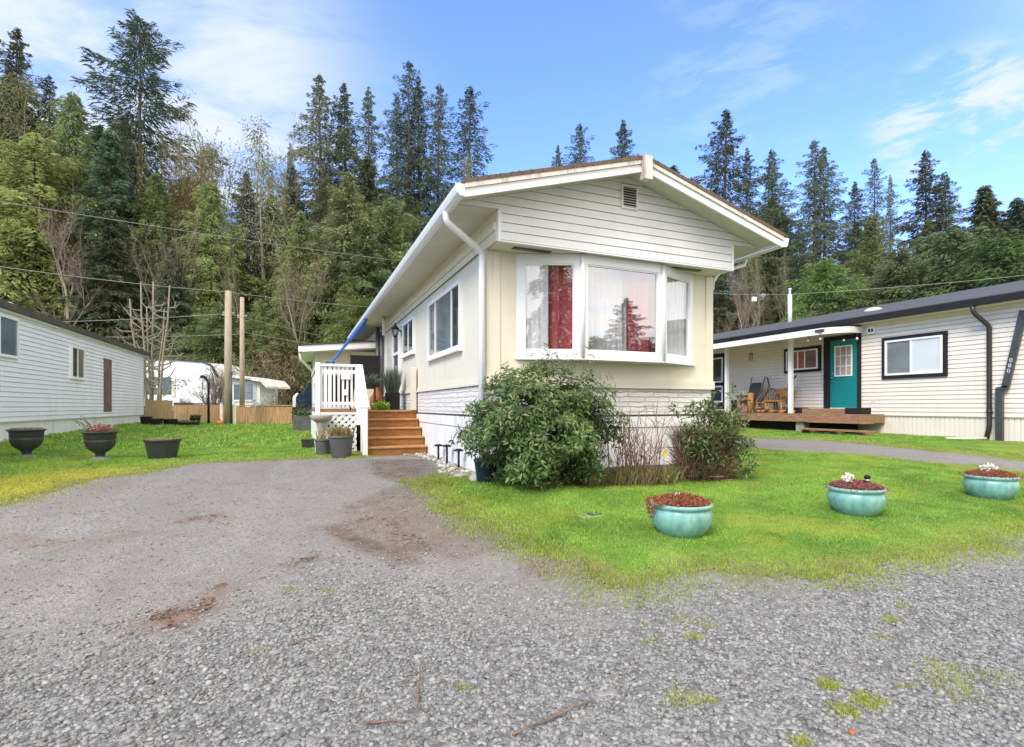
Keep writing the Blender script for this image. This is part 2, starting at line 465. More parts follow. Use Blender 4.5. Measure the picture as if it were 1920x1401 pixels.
def shingles(name, c1, c2, moss=0.):
    m, nt = new_mat(name)
    tc = nt.node('ShaderNodeTexCoord').outputs['Object']
    sep = nt.node('ShaderNodeSeparateXYZ'); nt.l.new(tc, sep.inputs[0])
    cm = nt.node('ShaderNodeCombineXYZ'); nt.l.new(sep.outputs[1], cm.inputs[0]); nt.l.new(sep.outputs[0], cm.inputs[1])
    br = nt.node('ShaderNodeTexBrick'); nt.l.new(cm.outputs[0], br.inputs['Vector'])
    br.inputs['Scale'].default_value = 1; br.inputs['Brick Width'].default_value = .3; br.inputs['Row Height'].default_value = .14
    br.inputs['Mortar Size'].default_value = .006
    br.inputs['Color1'].default_value = (*c1, 1); br.inputs['Color2'].default_value = (*c2, 1); br.inputs['Mortar'].default_value = (.02, .02, .02, 1)
    n = nt.noise(nt.pos, 60, 3)
    col = nt.mix(.35, br.outputs['Color'], nt.ramp(n, [(.3, (.02, .02, .022)), (.7, tuple(k * 1.8 for k in c1))]))
    if moss:
        k = nt.rng(nt.noise(nt.pos, 3.5, 7, .7), .45, .68, 0, moss, True)
        col = nt.mix(k, col, (.14, .10, .04))
    nt.put(nt.b.inputs['Base Color'], col); nt.b.inputs['Roughness'].default_value = .9
    nt.l.new(nt.bump(nt.math('SUBTRACT', n, br.outputs['Fac']), .6, .01), nt.b.inputs['Normal'])
    return m
M['roof_old'] = shingles('mossy_shingles', (.16, .10, .07), (.10, .07, .055), .8)
M['roof_grey'] = shingles('charcoal_shingles', (.082, .082, .086), (.055, .055, .06))
M['roof_moss'] = shingles('mossy_dark_roof', (.07, .065, .055), (.05, .05, .045), .9)

def ground_mat():
    m, nt = new_mat('gravel_ground')
    p = nt.wp
    at = lambda s: nt.node('ShaderNodeAttribute', attribute_name=s).outputs['Fac']
    v1 = nt.voro(p, 46); v2 = nt.voro(p, 120)
    sh = nt.node('ShaderNodeSeparateColor'); nt.l.new(v1.outputs['Color'], sh.inputs[0])
    sh2 = nt.node('ShaderNodeSeparateColor'); nt.l.new(v2.outputs['Color'], sh2.inputs[0])
    coarse = nt.ramp(sh.outputs[0], [(0, (.12, .116, .104)), (.55, (.212, .206, .188)), (.9, (.305, .295, .268)), (1, (.38, .37, .34))])
    fine = nt.ramp(sh2.outputs[0], [(0, (.165, .152, .13)), (.6, (.28, .262, .232)), (1, (.41, .388, .35))])
    big = nt.noise(p, .9, 6, .62)
    fine = nt.mix(nt.rng(big, .35, .7, 0, .5), fine, (.235, .205, .17))
    trk = nt.noise(nt.scale(p, (2.0, .30, 1)), 1, 5, .62)
    fine = nt.mix(nt.rng(trk, .40, .62, 0, .5), fine, (.195, .177, .15))
    fine = nt.mix(nt.rng(nt.noise(p, 2.6, 7, .72), .5, .72, 0, .55), fine, (.16, .14, .115))
    sp = nt.noise(p, 150, 3, .7)
    fine = nt.mix(nt.rng(sp, .52, .74, 0, .65), fine, (.105, .10, .092))
    fine = nt.mix(nt.rng(nt.noise(p, 70, 3, .7), .58, .74, 0, .7), fine, (.40, .385, .35))
    rust = nt.math('MULTIPLY', at('rust'), nt.rng(nt.noise(p, 26, 6, .75), .36, .66, .1, 1.), clamp=True)
    dirtc = nt.ramp(nt.noise(p, 7, 6, .7), [(.3, (.145, .11, .082)), (.7, (.255, .205, .16))])
    k = nt.math('ADD', at('coarse'), nt.rng(nt.noise(p, 2.2, 6, .65), .3, .7, -.35, .35), clamp=True)
    col = nt.mix(k, fine, coarse)
    damp = nt.math('MULTIPLY', at('damp'), nt.rng(nt.noise(p, 5, 6, .72), .34, .62, .1, 1.), clamp=True)
    kd = nt.math('MULTIPLY', at('dirt'), nt.rng(nt.noise(p, 3.1, 6, .7), .3, .62, .15, 1.), clamp=True)
    col = nt.mix(kd, col, dirtc)
    col = nt.mix(rust, col, (.225, .105, .06))
    col = nt.mix(damp, col, (.095, .072, .054))
    floor = nt.ramp(nt.noise(p, .8, 7, .7), [(.3, (.05, .032, .018)), (.55, (.10, .065, .035)), (.75, (.085, .095, .03))])
    col = nt.mix(at('forest'), col, floor)
    nt.put(nt.b.inputs['Base Color'], col); nt.b.inputs['Roughness'].default_value = .95
    nt.b.inputs['Specular IOR Level'].default_value = .15
    h = nt.math('SUBTRACT', 1., nt.math('ADD', nt.math('MULTIPLY', v1.outputs['Distance'], nt.math('MULTIPLY', k, 1.2)), nt.math('MULTIPLY', v2.outputs['Distance'], .45)))
    h = nt.math('ADD', h, nt.math('MULTIPLY', nt.noise(p, 9, 5), .5))
    nt.l.new(nt.bump(h, .75, .012), nt.b.inputs['Normal'])
    return m
M['ground'] = ground_mat()

def lawn_mat():
    m, nt = new_mat('lawn_turf')
    p = nt.wp
    n = nt.noise(p, 2.2, 7, .7)
    col = nt.ramp(n, [(.28, (.09, .175, .025)), (.5, (.165, .30, .04)), (.72, (.28, .37, .07))])
    fine = nt.noise(p, 60, 3)
    col = nt.mix(nt.rng(fine, .45, .75, 0, .6), col, (.055, .07, .02))
    a = nt.node('ShaderNodeAttribute', attribute_name='tint').outputs['Fac']
    col = nt.mix(a, col, (.40, .37, .05))
    e = nt.node('ShaderNodeAttribute', attribute_name='edge').outputs['Fac']
    col = nt.mix(nt.math('MULTIPLY', e, nt.rng(nt.noise(p, 14, 4), .3, .6, .3, 1.), clamp=True), col, (.20, .165, .12))
    nt.put(nt.b.inputs['Base Color'], col); nt.b.inputs['Roughness'].default_value = .95
    nt.b.inputs['Specular IOR Level'].default_value = .1
    nt.l.new(nt.bump(fine, .8, .03), nt.b.inputs['Normal'])
    return m
M['lawn'] = lawn_mat()

def stones_mat(name, stops):
    m, nt = new_mat(name)
    geo = nt.node('ShaderNodeNewGeometry')
    col = nt.ramp(geo.outputs['Random Per Island'], stops)
    n = nt.noise(nt.wp, 90, 4, .65)
    col = nt.mix(nt.rng(n, .4, .7, 0, .3), col, (.30, .29, .27))
    nt.put(nt.b.inputs['Base Color'], col); nt.b.inputs['Roughness'].default_value = .8
    nt.b.inputs['Specular IOR Level'].default_value = .3
    return m
M['pebbles'] = stones_mat('grey_pebbles', [(0, (.118, .115, .102)), (.35, (.190, .186, .168)), (.7, (.255, .248, .224)), (.92, (.30, .29, .262)), (.985, (.38, .365, .325)), (1, (.26, .19, .15))])
M['cobbles'] = stones_mat('pale_cobbles', [(0, (.16, .13, .10)), (.4, (.32, .28, .22)), (.8, (.46, .42, .35)), (1, (.60, .57, .51))])


# ------------------------------------------------------------------ camera, light, sky
cam = bpy.data.objects.new('camera', bpy.data.cameras.new('camera'))
COL.objects.link(cam)
cam.data.sensor_width = 36; cam.data.lens = F / 1920 * 36
cam.data.shift_y = (HV - 700.5) / 1920
cam.data.clip_start = .05; cam.data.clip_end = 1500
cam.location = (0, 0, CAMZ); cam.rotation_euler = (PI / 2, 0, -YAW)
scene.camera = cam

SUN_EL, SUN_AZ = math.radians(44), math.radians(236)   # azimuth from +y clockwise: behind the camera, a little left
sd = Vector((math.sin(SUN_AZ) * math.cos(SUN_EL), math.cos(SUN_AZ) * math.cos(SUN_EL), math.sin(SUN_EL)))
sl = bpy.data.lights.new('sun', 'SUN'); sl.energy = 1.6; sl.angle = math.radians(24); sl.color = (1, .95, .87)
so = bpy.data.objects.new('sun', sl); COL.objects.link(so)
so.rotation_euler = (-sd).to_track_quat('-Z', 'Y').to_euler()

def make_world():
    w = bpy.data.worlds.new('World'); scene.world = w; w.use_nodes = True
    nt = NT(w.node_tree); nt.n.clear()
    out = nt.node('ShaderNodeOutputWorld'); bg = nt.node('ShaderNodeBackground')
    nt.l.new(bg.outputs[0], out.inputs[0])
    sky = nt.node('ShaderNodeTexSky', sky_type='NISHITA')
    sky.sun_disc = False; sky.sun_elevation = SUN_EL; sky.sun_rotation = SUN_AZ
    sky.air_density = 1.0; sky.dust_density = .3; sky.ozone_density = 2.2
    tc = nt.node('ShaderNodeTexCoord').outputs['Generated']
    nrm = nt.node('ShaderNodeVectorMath', operation='NORMALIZE'); nt.l.new(tc, nrm.inputs[0])
    sep = nt.node('ShaderNodeSeparateXYZ'); nt.l.new(nrm.outputs[0], sep.inputs[0])
    # project onto a cloud layer overhead
    zz = nt.math('ADD', nt.math('MAXIMUM', sep.outputs[2], 0), .12)
    cm = nt.node('ShaderNodeCombineXYZ')
    nt.l.new(nt.math('DIVIDE', sep.outputs[0], zz), cm.inputs[0]); nt.l.new(nt.math('DIVIDE', sep.outputs[1], zz), cm.inputs[1])
    vec = nt.scale(cm.outputs[0], (.75, 1.5, 1))
    n_wisp = nt.noise(vec, 1.5, 9, .6, .35)
    n_small = nt.noise(nt.scale(nrm.outputs[0], (1, 1, 3.2)), 9, 8, .62, .3)
    def lobe(u, v, inner, outer):
        dx, dy = ray(u); c = Vector((dx, dy, (HV - v) / F)).normalized()
        d = nt.node('ShaderNodeVectorMath', operation='DOT_PRODUCT')
        nt.l.new(nrm.outputs[0], d.inputs[0]); d.inputs[1].default_value = c
        return nt.rng(d.outputs['Value'], math.cos(math.radians(outer)), math.cos(math.radians(inner)), 0, 1, True)
    left = nt.math('ADD', nt.math('MULTIPLY', lobe(-60, 60, 4, 30), .95), nt.math('MULTIPLY', lobe(430, 330, 2, 24), .35), clamp=True)
    cl = nt.math('MULTIPLY', left, nt.rng(n_wisp, .36, .60, .10, 1, True))
    right = nt.math('MULTIPLY', nt.math('MAXIMUM', lobe(1790, 245, 2.5, 7.0), nt.math('MULTIPLY', lobe(1400, 130, 1, 11), .26)), nt.rng(n_small, .46, .66, 0, .95, True))
    d2 = nt.node('ShaderNodeVectorMath', operation='DOT_PRODUCT')
    nt.l.new(nrm.outputs[0], d2.inputs[0]); d2.inputs[1].default_value = Vector((.3, -.85, .45)).normalized()
    back = nt.math('MULTIPLY', nt.rng(d2.outputs['Value'], .08, .55, 0, 1, True), nt.rng(n_wisp, .2, .55, .45, 1, True))  # unseen clouds behind the camera, turned sideways to brighten the left home
    low = nt.rng(sep.outputs[2], 0., .38, .55, 0., True)
    mask = nt.math('MAXIMUM', nt.math('MAXIMUM', cl, right), low, clamp=True)
    gain = nt.node('ShaderNodeVectorMath', operation='MULTIPLY'); nt.l.new(sky.outputs[0], gain.inputs[0])
    gain.inputs[1].default_value = SKY_GAIN
    col = nt.mix(back, nt.mix(mask, gain.outputs[0], CLOUD), CLOUD_BACK)
    nt.l.new(col, bg.inputs[0]); bg.inputs[1].default_value = .15
SKY_GAIN = (.80, .93, 1.28)
CLOUD = (2.5, 2.75, 3.1)
CLOUD_BACK = (5.9, 5.7, 5.5)  # out-of-view cloud bank mirrored in the bay, boosted and warmed as fill light
make_world()

vs = scene.view_settings
vs.view_transform = 'Standard'; vs.look = 'None'; vs.gamma = 1; vs.use_curve_mapping = False; vs.exposure = EXPO
cy = scene.cycles
cy.max_bounces = 8; cy.diffuse_bounces = 4; cy.glossy_bounces = 3; cy.transparent_max_bounces = 8; cy.transmission_bounces = 3
cy.caustics_reflective = False; cy.caustics_refractive = False
cy.use_denoising = True

# ------------------------------------------------------------------ ground
def gpoly(pix):
    return [tuple(ong(u, v)[:2]) for u, v in pix]

def inside(poly, X, Y):
    r = np.zeros(X.shape, bool); n = len(poly); j = n - 1
    for i in range(n):
        xi, yi = poly[i]; xj, yj = poly[j]
        c = ((yi > Y) != (yj > Y)) & (X < (xj - xi) * (Y - yi) / ((yj - yi) or 1e-9) + xi)
        r ^= c; j = i
    return r

def edge_dist(poly, X, Y):
    D = np.full(X.shape, 1e9); n = len(poly)
    for i in range(n):
        ax, ay = poly[i]; bx, by = poly[(i + 1) % n]
        dx, dy = bx - ax, by - ay; L = dx * dx + dy * dy or 1e-9
        t = np.clip(((X - ax) * dx + (Y - ay) * dy) / L, 0, 1)
        D = np.minimum(D, np.hypot(X - ax - t * dx, Y - ay - t * dy))
    return D

def vnoise(X, Y, sc, seed=0):
    """smooth value noise, vectorised"""
    x = X * sc + 57.3 * seed + 1000; y = Y * sc + 31.7 * seed + 1000
    xi = np.floor(x).astype(np.int64); yi = np.floor(y).astype(np.int64)
    fx = x - xi; fy = y - yi; fx = fx * fx * (3 - 2 * fx); fy = fy * fy * (3 - 2 * fy)
    def h(a, b):
        k = (a * 374761393 + b * 668265263 + seed * 982451653) & 0x7fffffff
        k = ((k ^ (k >> 13)) * 1274126177) & 0x7fffffff
        return ((k ^ (k >> 16)) & 0xffff) / 65535.
    return (h(xi, yi) * (1 - fx) + h(xi + 1, yi) * fx) * (1 - fy) + (h(xi, yi + 1) * (1 - fx) + h(xi + 1, yi + 1) * fx) * fy

def fbm(X, Y, sc, seed=0):
    return vnoise(X, Y, sc, seed) * .55 + vnoise(X, Y, sc * 2.3, seed + 1) * .3 + vnoise(X, Y, sc * 5.1, seed + 2) * .15

HX0, HX1, HY0, HY1 = 2.33, 6.20, 6.60, 20.0    # the cream home's footprint
P_RIGHT = gpoly([(797, 906), (812, 925), (850, 955), (905, 978), (958, 1000), (965, 1030), (1045, 1047), (1112, 1076), (1130, 1104),
                 (1200, 1108), (1262, 1094), (1380, 1079), (1560, 1064), (1700, 1044), (1920, 1008), (2350, 950)]) + \
    [(16.0, 3.4)] + gpoly([(1950, 893), (1700, 866), (1560, 853), (1400, 842)]) + [(6.9, 10.5), (6.25, 10.5), (6.25, 6.5), (2.4, 6.5), (2.25, 7.0)]
P_LEFT = [(-14, 2.2)] + gpoly([(-260, 1010), (0, 946), (150, 906), (250, 888), (345, 871), (460, 865), (580, 859), (700, 858)]) + \
    [(1.2, 10.6), (1.2, 17), (2.0, 21.), (2.0, 31), (-14, 31), (-14, 10)]
P_STRIP = gpoly([(1400, 822), (1540, 826), (1640, 834), (1760, 846), (1920, 862)]) + [(16.5, 6.2), (15.2, 6.6), (15.2, 21), (13.9, 21)]
P_BED = gpoly([(905, 905), (960, 908), (1100, 914), (1240, 902), (1370, 887), (1395, 868)]) + [(6.5, 6.7), (2.4, 6.7)]
LAWNS = [('lawn', P_RIGHT), ('lawn', P_LEFT), ('lawn', P_STRIP)]

def lawn_sd(X, Y):
    """signed distance into the nearest lawn, edge made ragged"""
    s = np.full(X.shape, -1e9)
    for _, P in LAWNS:
        d = edge_dist(P, X, Y)
        s = np.maximum(s, np.where(inside(P, X, Y), d, -d))
    d = edge_dist(P_BED, X, Y); s = np.minimum(s, np.where(inside(P_BED, X, Y), -d, d) + .16)
    return s + (fbm(X, Y, 1.6, 3) - .5) * .5 + (vnoise(X, Y, 9, 9) - .5) * .16 + (vnoise(X, Y, 23, 10) - .5) * .08

def pix_of(X, Y):
    """where ground points fall in the photograph: used only to read off where its coarse gravel and bare earth lie"""
    Z = G(X, Y); d = np.maximum(X * SY + Y * CY, .05); r = X * CY - Y * SY
    return CX + F * r / d, HV + F * (CAMZ - Z) / d

def interp_line(pts, u):
    return np.interp(u, [p[0] for p in pts], [p[1] for p in pts])

def coarse_mask(X, Y):
    U, V = pix_of(X, Y)
    line = interp_line([(-400, 1320), (0, 1235), (250, 1175), (420, 1120), (560, 1062), (800, 1075), (960, 1105), (1130, 1150), (1400, 1100), (1700, 1060), (1920, 1030), (2400, 980)], U)
    m = ss((V - line + 70) / 170. + (fbm(X, Y, 1.7, 51) - .5) * .9)
    return np.where((X * SY + Y * CY) < .2, 1., m)

EARTH = [gpoly(p) for p in (
    [(235, 1180), (330, 1185), (400, 1150), (440, 1096), (400, 1098), (330, 1140)],
    [(320, 985), (440, 972), (420, 962), (340, 972)],
    [(20, 1030), (110, 1025), (250, 1010), (280, 996), (150, 1012), (60, 1000), (0, 1004)],
    [(592, 985), (640, 983), (700, 1012), (770, 1042), (800, 1062), (745, 1062), (690, 1040), (640, 1015)],
    [(830, 925), (960, 1002), (968, 1035), (860, 1050), (720, 1040), (640, 985), (640, 950), (760, 905)],
    [(690, 862), (800, 862), (840, 900), (800, 925), (700, 890)],
    [(960, 1040), (1120, 1050), (1130, 1100), (980, 1090)],
    [(530, 1058), (590, 1045), (600, 1050), (545, 1066)])]
EARTH_W = [.8, .5, .45, .8, .85, .95, .65, .75]

RUST_W = [.85, .42, .3, .2, 0, 0, .1, .1]

def dirt_mask(X, Y, W=None):
    m = np.zeros(X.shape)
    for P, w in zip(EARTH, W or EARTH_W):
        if not w: continue
        d = edge_dist(P, X, Y); s = np.where(inside(P, X, Y), d, -d)
        m = np.maximum(m, w * ss((s + .10) / .22))
    return m

def axis(lo, f0, f1, hi, step, gr=1.16):
    a = list(np.arange(f0, f1 + 1e-6, step)); s = step
    while a[-1] < hi: s *= gr; a.append(a[-1] + s)
    s = step; b = [f0]
    while b[-1] > lo: s *= gr; b.append(b[-1] - s)
    return np.array(b[:0:-1] + a)

def rough(X, Y):
    return (fbm(X, Y, 1.3, 21) - .5) * .042 * ss((12 - Y) / 4) * (1 - .0 * X)

def make_ground():
    xs = axis(-260, -9, 11, 300, .06); ys = axis(-70, .6, 12, 330, .06)
    X, Y = np.meshgrid(xs, ys); Z = G(X, Y) + rough(X, Y)
    V = np.stack([X, Y, Z], -1).reshape(-1, 3)
    nx, ny = len(xs), len(ys)
    i = (np.arange(ny - 1)[:, None] * nx + np.arange(nx - 1)[None, :]).ravel()
    me = np_mesh('ground', V, np.stack([i, i + 1, i + nx + 1, i + nx], -1), M['ground'], True)
    set_attr(me, 'coarse', coarse_mask(X, Y).ravel()); set_attr(me, 'dirt', dirt_mask(X, Y).ravel()); set_attr(me, 'rust', dirt_mask(X, Y, RUST_W).ravel()); set_attr(me, 'damp', dirt_mask(X, Y, [.01, .01, .01, .95, .30, .75, .15, .7]).ravel())
    r = np.where(X > 0, Y + .25 * X, Y - .05 * X)
    set_attr(me, 'forest', ss((r - 29) / 4).ravel())
    tag(link('ground', me), kind='structure')
make_ground()

def tint_at(X, Y, sd):
    """yellow mossy edges and thin patches of the lawns"""
    t = ss((.42 - sd) / .5) * (.35 + .65 * fbm(X, Y, 1.9, 5))
    left_edge = ss((Y - 3) / 2) * ss((9.6 - Y - .25 * X) / 2.2) * (X < -1)
    t = np.maximum(t, left_edge * ss((1.9 - sd) / 1.5) * 1.1)
    t = np.maximum(t, ss((fbm(X, Y, 1.2, 14) - .56) / .12) * .38)
    return np.clip(t, 0, 1)

def make_lawns():
    st = .08
    for name, P in LAWNS:
        px = [p[0] for p in P]; py = [p[1] for p in P]
        s = .05 if P is P_RIGHT else .09
        xs = np.arange(min(px) - .3, max(px) + .3, s); ys = np.arange(min(py) - .3, max(py) + .3, s)
        X, Y = np.meshgrid(xs, ys)
        sd = lawn_sd(X, Y)
        keep = (sd[:-1, :-1] + sd[1:, 1:]) / 2 > 0
        own = edge_dist(P, X, Y); own = np.where(inside(P, X, Y), own, -own)
        keep &= (own[:-1, :-1] > -.4)
        home = (X[:-1, :-1] > HX0) & (X[:-1, :-1] < HX1) & (Y[:-1, :-1] > HY0)
        keep &= ~home
        Z = G(X, Y) + rough(X, Y) + .003 + .029 * ss(sd / .4) + .012 * fbm(X, Y, 5, 2) * ss(sd / .2)
        nx = len(xs)
        ii, jj = np.nonzero(keep); i = ii * nx + jj
        faces = np.stack([i, i + 1, i + nx + 1, i + nx], -1)
        used, inv = np.unique(faces, return_inverse=True)
        V = np.stack([X, Y, Z], -1).reshape(-1, 3)[used]
        me = np_mesh(name, V, inv.reshape(faces.shape), M['lawn'], True)
        set_attr(me, 'edge', (1 - ss((sd - .02) / .30)).ravel()[used])
        set_attr(me, 'tint', tint_at(X, Y, sd).ravel()[used])
        tag(link(name, me), kind='structure')
make_lawns()

def blades(P, T, hgt, wid, mat, name):
    """P (n,3) roots; three-point bent blades"""
    n = len(P)
    a = RNG.uniform(0, 2 * PI, n); h = hgt * RNG.uniform(.55, 1.3, n); w = wid * RNG.uniform(.7, 1.3, n)
    la = RNG.uniform(0, 2 * PI, n); lean = h * RNG.uniform(.15, 1.0, n)
    wx, wy = np.cos(a) * w / 2, np.sin(a) * w / 2
    lx, ly = np.cos(la) * lean, np.sin(la) * lean
    z0 = P[:, 2] - .008
    V = np.empty((n, 5, 3))
    V[:, 0] = np.stack([P[:, 0] - wx, P[:, 1] - wy, z0], -1); V[:, 1] = np.stack([P[:, 0] + wx, P[:, 1] + wy, z0], -1)
    V[:, 2] = np.stack([P[:, 0] + wx * .8 + lx * .35, P[:, 1] + wy * .8 + ly * .35, P[:, 2] + h * .6], -1)
    V[:, 3] = np.stack([P[:, 0] - wx * .8 + lx * .35, P[:, 1] - wy * .8 + ly * .35, P[:, 2] + h * .6], -1)
    V[:, 4] = np.stack([P[:, 0] + lx, P[:, 1] + ly, P[:, 2] + h * np.where(lean > h * .7, .75, 1)], -1)
    b = np.arange(n) * 5
    me = np_mesh(name, V.reshape(-1, 3), [np.stack([b, b + 1, b + 2, b + 3], -1), np.stack([b + 3, b + 2, b + 4], -1)], mat)
    set_attr(me, 'tint', np.repeat(T, 5))
    return me

def make_grass():
    Ps = []; Ts = []; Hs = []; Ws = []
    def scatter(x0, x1, y0, y1, dens, h, w, cond=None, edge=0.):
        n = int((x1 - x0) * (y1 - y0) * dens)
        X = RNG.uniform(x0, x1, n); Y = RNG.uniform(y0, y1, n)
        sd = lawn_sd(X, Y)
        ok = sd > -edge * RNG.uniform(0, 1, n) ** 2
        ok &= ~((X > HX0) & (X < HX1) & (Y > HY0))
        ok &= RNG.uniform(0, 1, n) < np.clip(.45 + .9 * fbm(X, Y, 3.1, 30), 0, 1)
        U, Vv = pix_of(X, Y)
        ok &= (U > -1100) & (U < 2700) & (X * SY + Y * CY > 1)
        X, Y, sd = X[ok], Y[ok], sd[ok]
        big = .55 + .9 * fbm(X, Y, 1.7, 40)
        Ps.append(np.stack([X, Y, G(X, Y) + rough(X, Y) + .012 + .02 * ss(sd / .5)], -1)); Ts.append(tint_at(X, Y, sd) * RNG.uniform(.3, 1.2, len(X)))
        Hs.append(h * big * (.45 + .55 * ss((sd + .1) / .4))); Ws.append(np.full(len(X), w))
    scatter(1.2, 12, 2.0, 7.2, 8500, .026, .0046, edge=.45)
    scatter(6.1, 18, 7.0, 14, 1300, .034, .010, edge=.3)
    scatter(-12, 2, 3.5, 13, 2000, .034, .008, edge=.45)
    scatter(-12, 2, 13, 31, 260, .06, .02)
    # weeds in the gravel
    for (u, v, r, n) in ((1553, 1290, .055, 300), (1630, 1320, .085, 420), (1583, 1338, .07, 300), (1278, 1314, .10, 240), (1330, 1317, .04, 70), (1675, 1163, .08, 170), (1692, 1138, .05, 70),
                         (1768, 1258, .13, 240), (1790, 1292, .14, 260), (1870, 1272, .12, 110), (1300, 1200, .06, 110), (1225, 1205, .05, 70), (1282, 1168, .12, 120), (1330, 1178, .06, 50),
                         (1500, 1392, .05, 140), (1695, 1286, .04, 40), (545, 1105, .06, 60), (615, 1110, .06, 50), (480, 1226, .05, 40), (870, 1290, .05, 40), (1650, 1195, .1, 60), (1205, 1175, .05, 30)):
        p = ong(u, v)
        rr = r * np.sqrt(RNG.uniform(0, 1, n)) * RNG.uniform(.5, 1.2, n); a = RNG.uniform(0, 2 * PI, n)
        X = p.x + rr * np.cos(a); Y = p.y + rr * np.sin(a) * .8
        Ps.append(np.stack([X, Y, G(X, Y) + rough(X, Y)], -1)); Ts.append(RNG.uniform(.4, 1.0, n)); Hs.append(np.full(n, .019)); Ws.append(np.full(n, .0035))
    P = np.concatenate(Ps); T = np.concatenate(Ts)
    me = blades(P, T, np.concatenate(Hs), np.concatenate(Ws), M['grass'], 'grass')
    tag(link('grass', me), 'short bright green grass of the lawns with yellow mossy edges', 'grass', kind='stuff')
make_grass()

def ico():
    t = (1 + 5 ** .5) / 2
    v = np.array([(-1, t, 0), (1, t, 0), (-1, -t, 0), (1, -t, 0), (0, -1, t), (0, 1, t), (0, -1, -t), (0, 1, -t), (t, 0, -1), (t, 0, 1), (-t, 0, -1), (-t, 0, 1)], float)
    v /= np.linalg.norm(v[0])
    f = np.array([(0, 11, 5), (0, 5, 1), (0, 1, 7), (0, 7, 10), (0, 10, 11), (1, 5, 9), (5, 11, 4), (11, 10, 2), (10, 7, 6), (7, 1, 8), (3, 9, 4), (3, 4, 2), (3, 2, 6), (3, 6, 8), (3, 8, 9), (4, 9, 5), (2, 4, 11), (6, 2, 10), (8, 6, 7), (9, 8, 1)])
    return v, f

def stones(X, Y, Z, R, mat, name, flat=.62, smooth=True, sub=False):
    v, f = ico()
    if sub:
        vs_ = [tuple(p) for p in v]; cache = {}; nf = []
        def mid(a, b):
            k = (min(a, b), max(a, b))
            if k not in cache:
                q = (np.array(vs_[a]) + np.array(vs_[b])) / 2; q /= np.linalg.norm(q); vs_.append(tuple(q)); cache[k] = len(vs_) - 1
            return cache[k]
        for a, b, c in f:
            ab, bc, ca = mid(a, b), mid(b, c), mid(c, a)
            nf += [(a, ab, ca), (b, bc, ab), (c, ca, bc), (ab, bc, ca)]
        v = np.array(vs_); f = np.array(nf)
    n = len(X); k = len(v)
    S = np.stack([RNG.uniform(.75, 1.3, n), RNG.uniform(.7, 1.1, n), flat * RNG.uniform(.7, 1.25, n)], -1) * R[:, None]
    V = v[None] * (1 + RNG.uniform(-.22, .22, (n, k, 1)) * (0.7 if sub else 1)) * S[:, None]
    a = RNG.uniform(0, 2 * PI, n); ca, sa = np.cos(a)[:, None], np.sin(a)[:, None]
    tl = RNG.normal(0, .25, n)[:, None]
    x = V[..., 0]; y = V[..., 1]; z = V[..., 2] + x * tl
    V = np.stack([x * ca - y * sa + X[:, None], x * sa + y * ca + Y[:, None], z + Z[:, None]], -1)
    Fc = (f[None] + (np.arange(n) * k)[:, None, None]).reshape(-1, 3)
    return np_mesh(name, V.reshape(-1, 3), Fc, mat, smooth)

def make_gravel():
    Xs = []; Ys = []; Rs = []
    def sc(d0, d1, dens, r0, r1):
        # sample along the view fan, a little wider than the frame
        n = int((d1 * d1 - d0 * d0) * 1.25 * dens)
        d = np.sqrt(RNG.uniform(d0 * d0, d1 * d1, n)); t = RNG.uniform(-1.25, 1.25, n)
        X = d * (SY + CY * t); Y = d * (CY - SY * t)
        c = coarse_mask(X, Y) * (1 - .8 * dirt_mask(X, Y))
        c = np.clip(c + (fbm(X, Y, 1.6, 8) - .5) * .9 * (c > .02) * (c < .98), 0, 1)
        patch = fbm(X, Y, .8, 17)
        keep = RNG.uniform(0, 1, n) < c * np.clip(.55 + 1.0 * patch, 0, 1)
        keep &= lawn_sd(X, Y) < .02
        X, Y = X[keep], Y[keep]
        Xs.append(X); Ys.append(Y); Rs.append(r0 + (r1 - r0) * RNG.uniform(0, 1, len(X)) ** 1.9)
    sc(1.35, 2.6, 3900, .0045, .0145)
    sc(2.6, 3.6, 3000, .0055, .0145)
    sc(3.6, 5.5, 1500, .0065, .0145)
    # sparse stones over the packed driveway
    n = 34000
    d = np.sqrt(RNG.uniform(4, 90, n)); t = RNG.uniform(-1.25, .35, n)
    X = d * (SY + CY * t); Y = d * (CY - SY * t); k = lawn_sd(X, Y) < 0
    Xs.append(X[k]); Ys.append(Y[k]); Rs.append(.0035 + .0065 * RNG.uniform(0, 1, k.sum()) ** 3)
    X, Y, R = map(np.concatenate, (Xs, Ys, Rs))
    Z = G(X, Y) + rough(X, Y) + R * RNG.uniform(-.1, .35, len(X))
    me = stones(X, Y, Z, R, M['pebbles'], 'gravel')
    tag(link('gravel', me), 'loose grey gravel stones on the road in front', 'gravel', kind='stuff')
make_gravel()

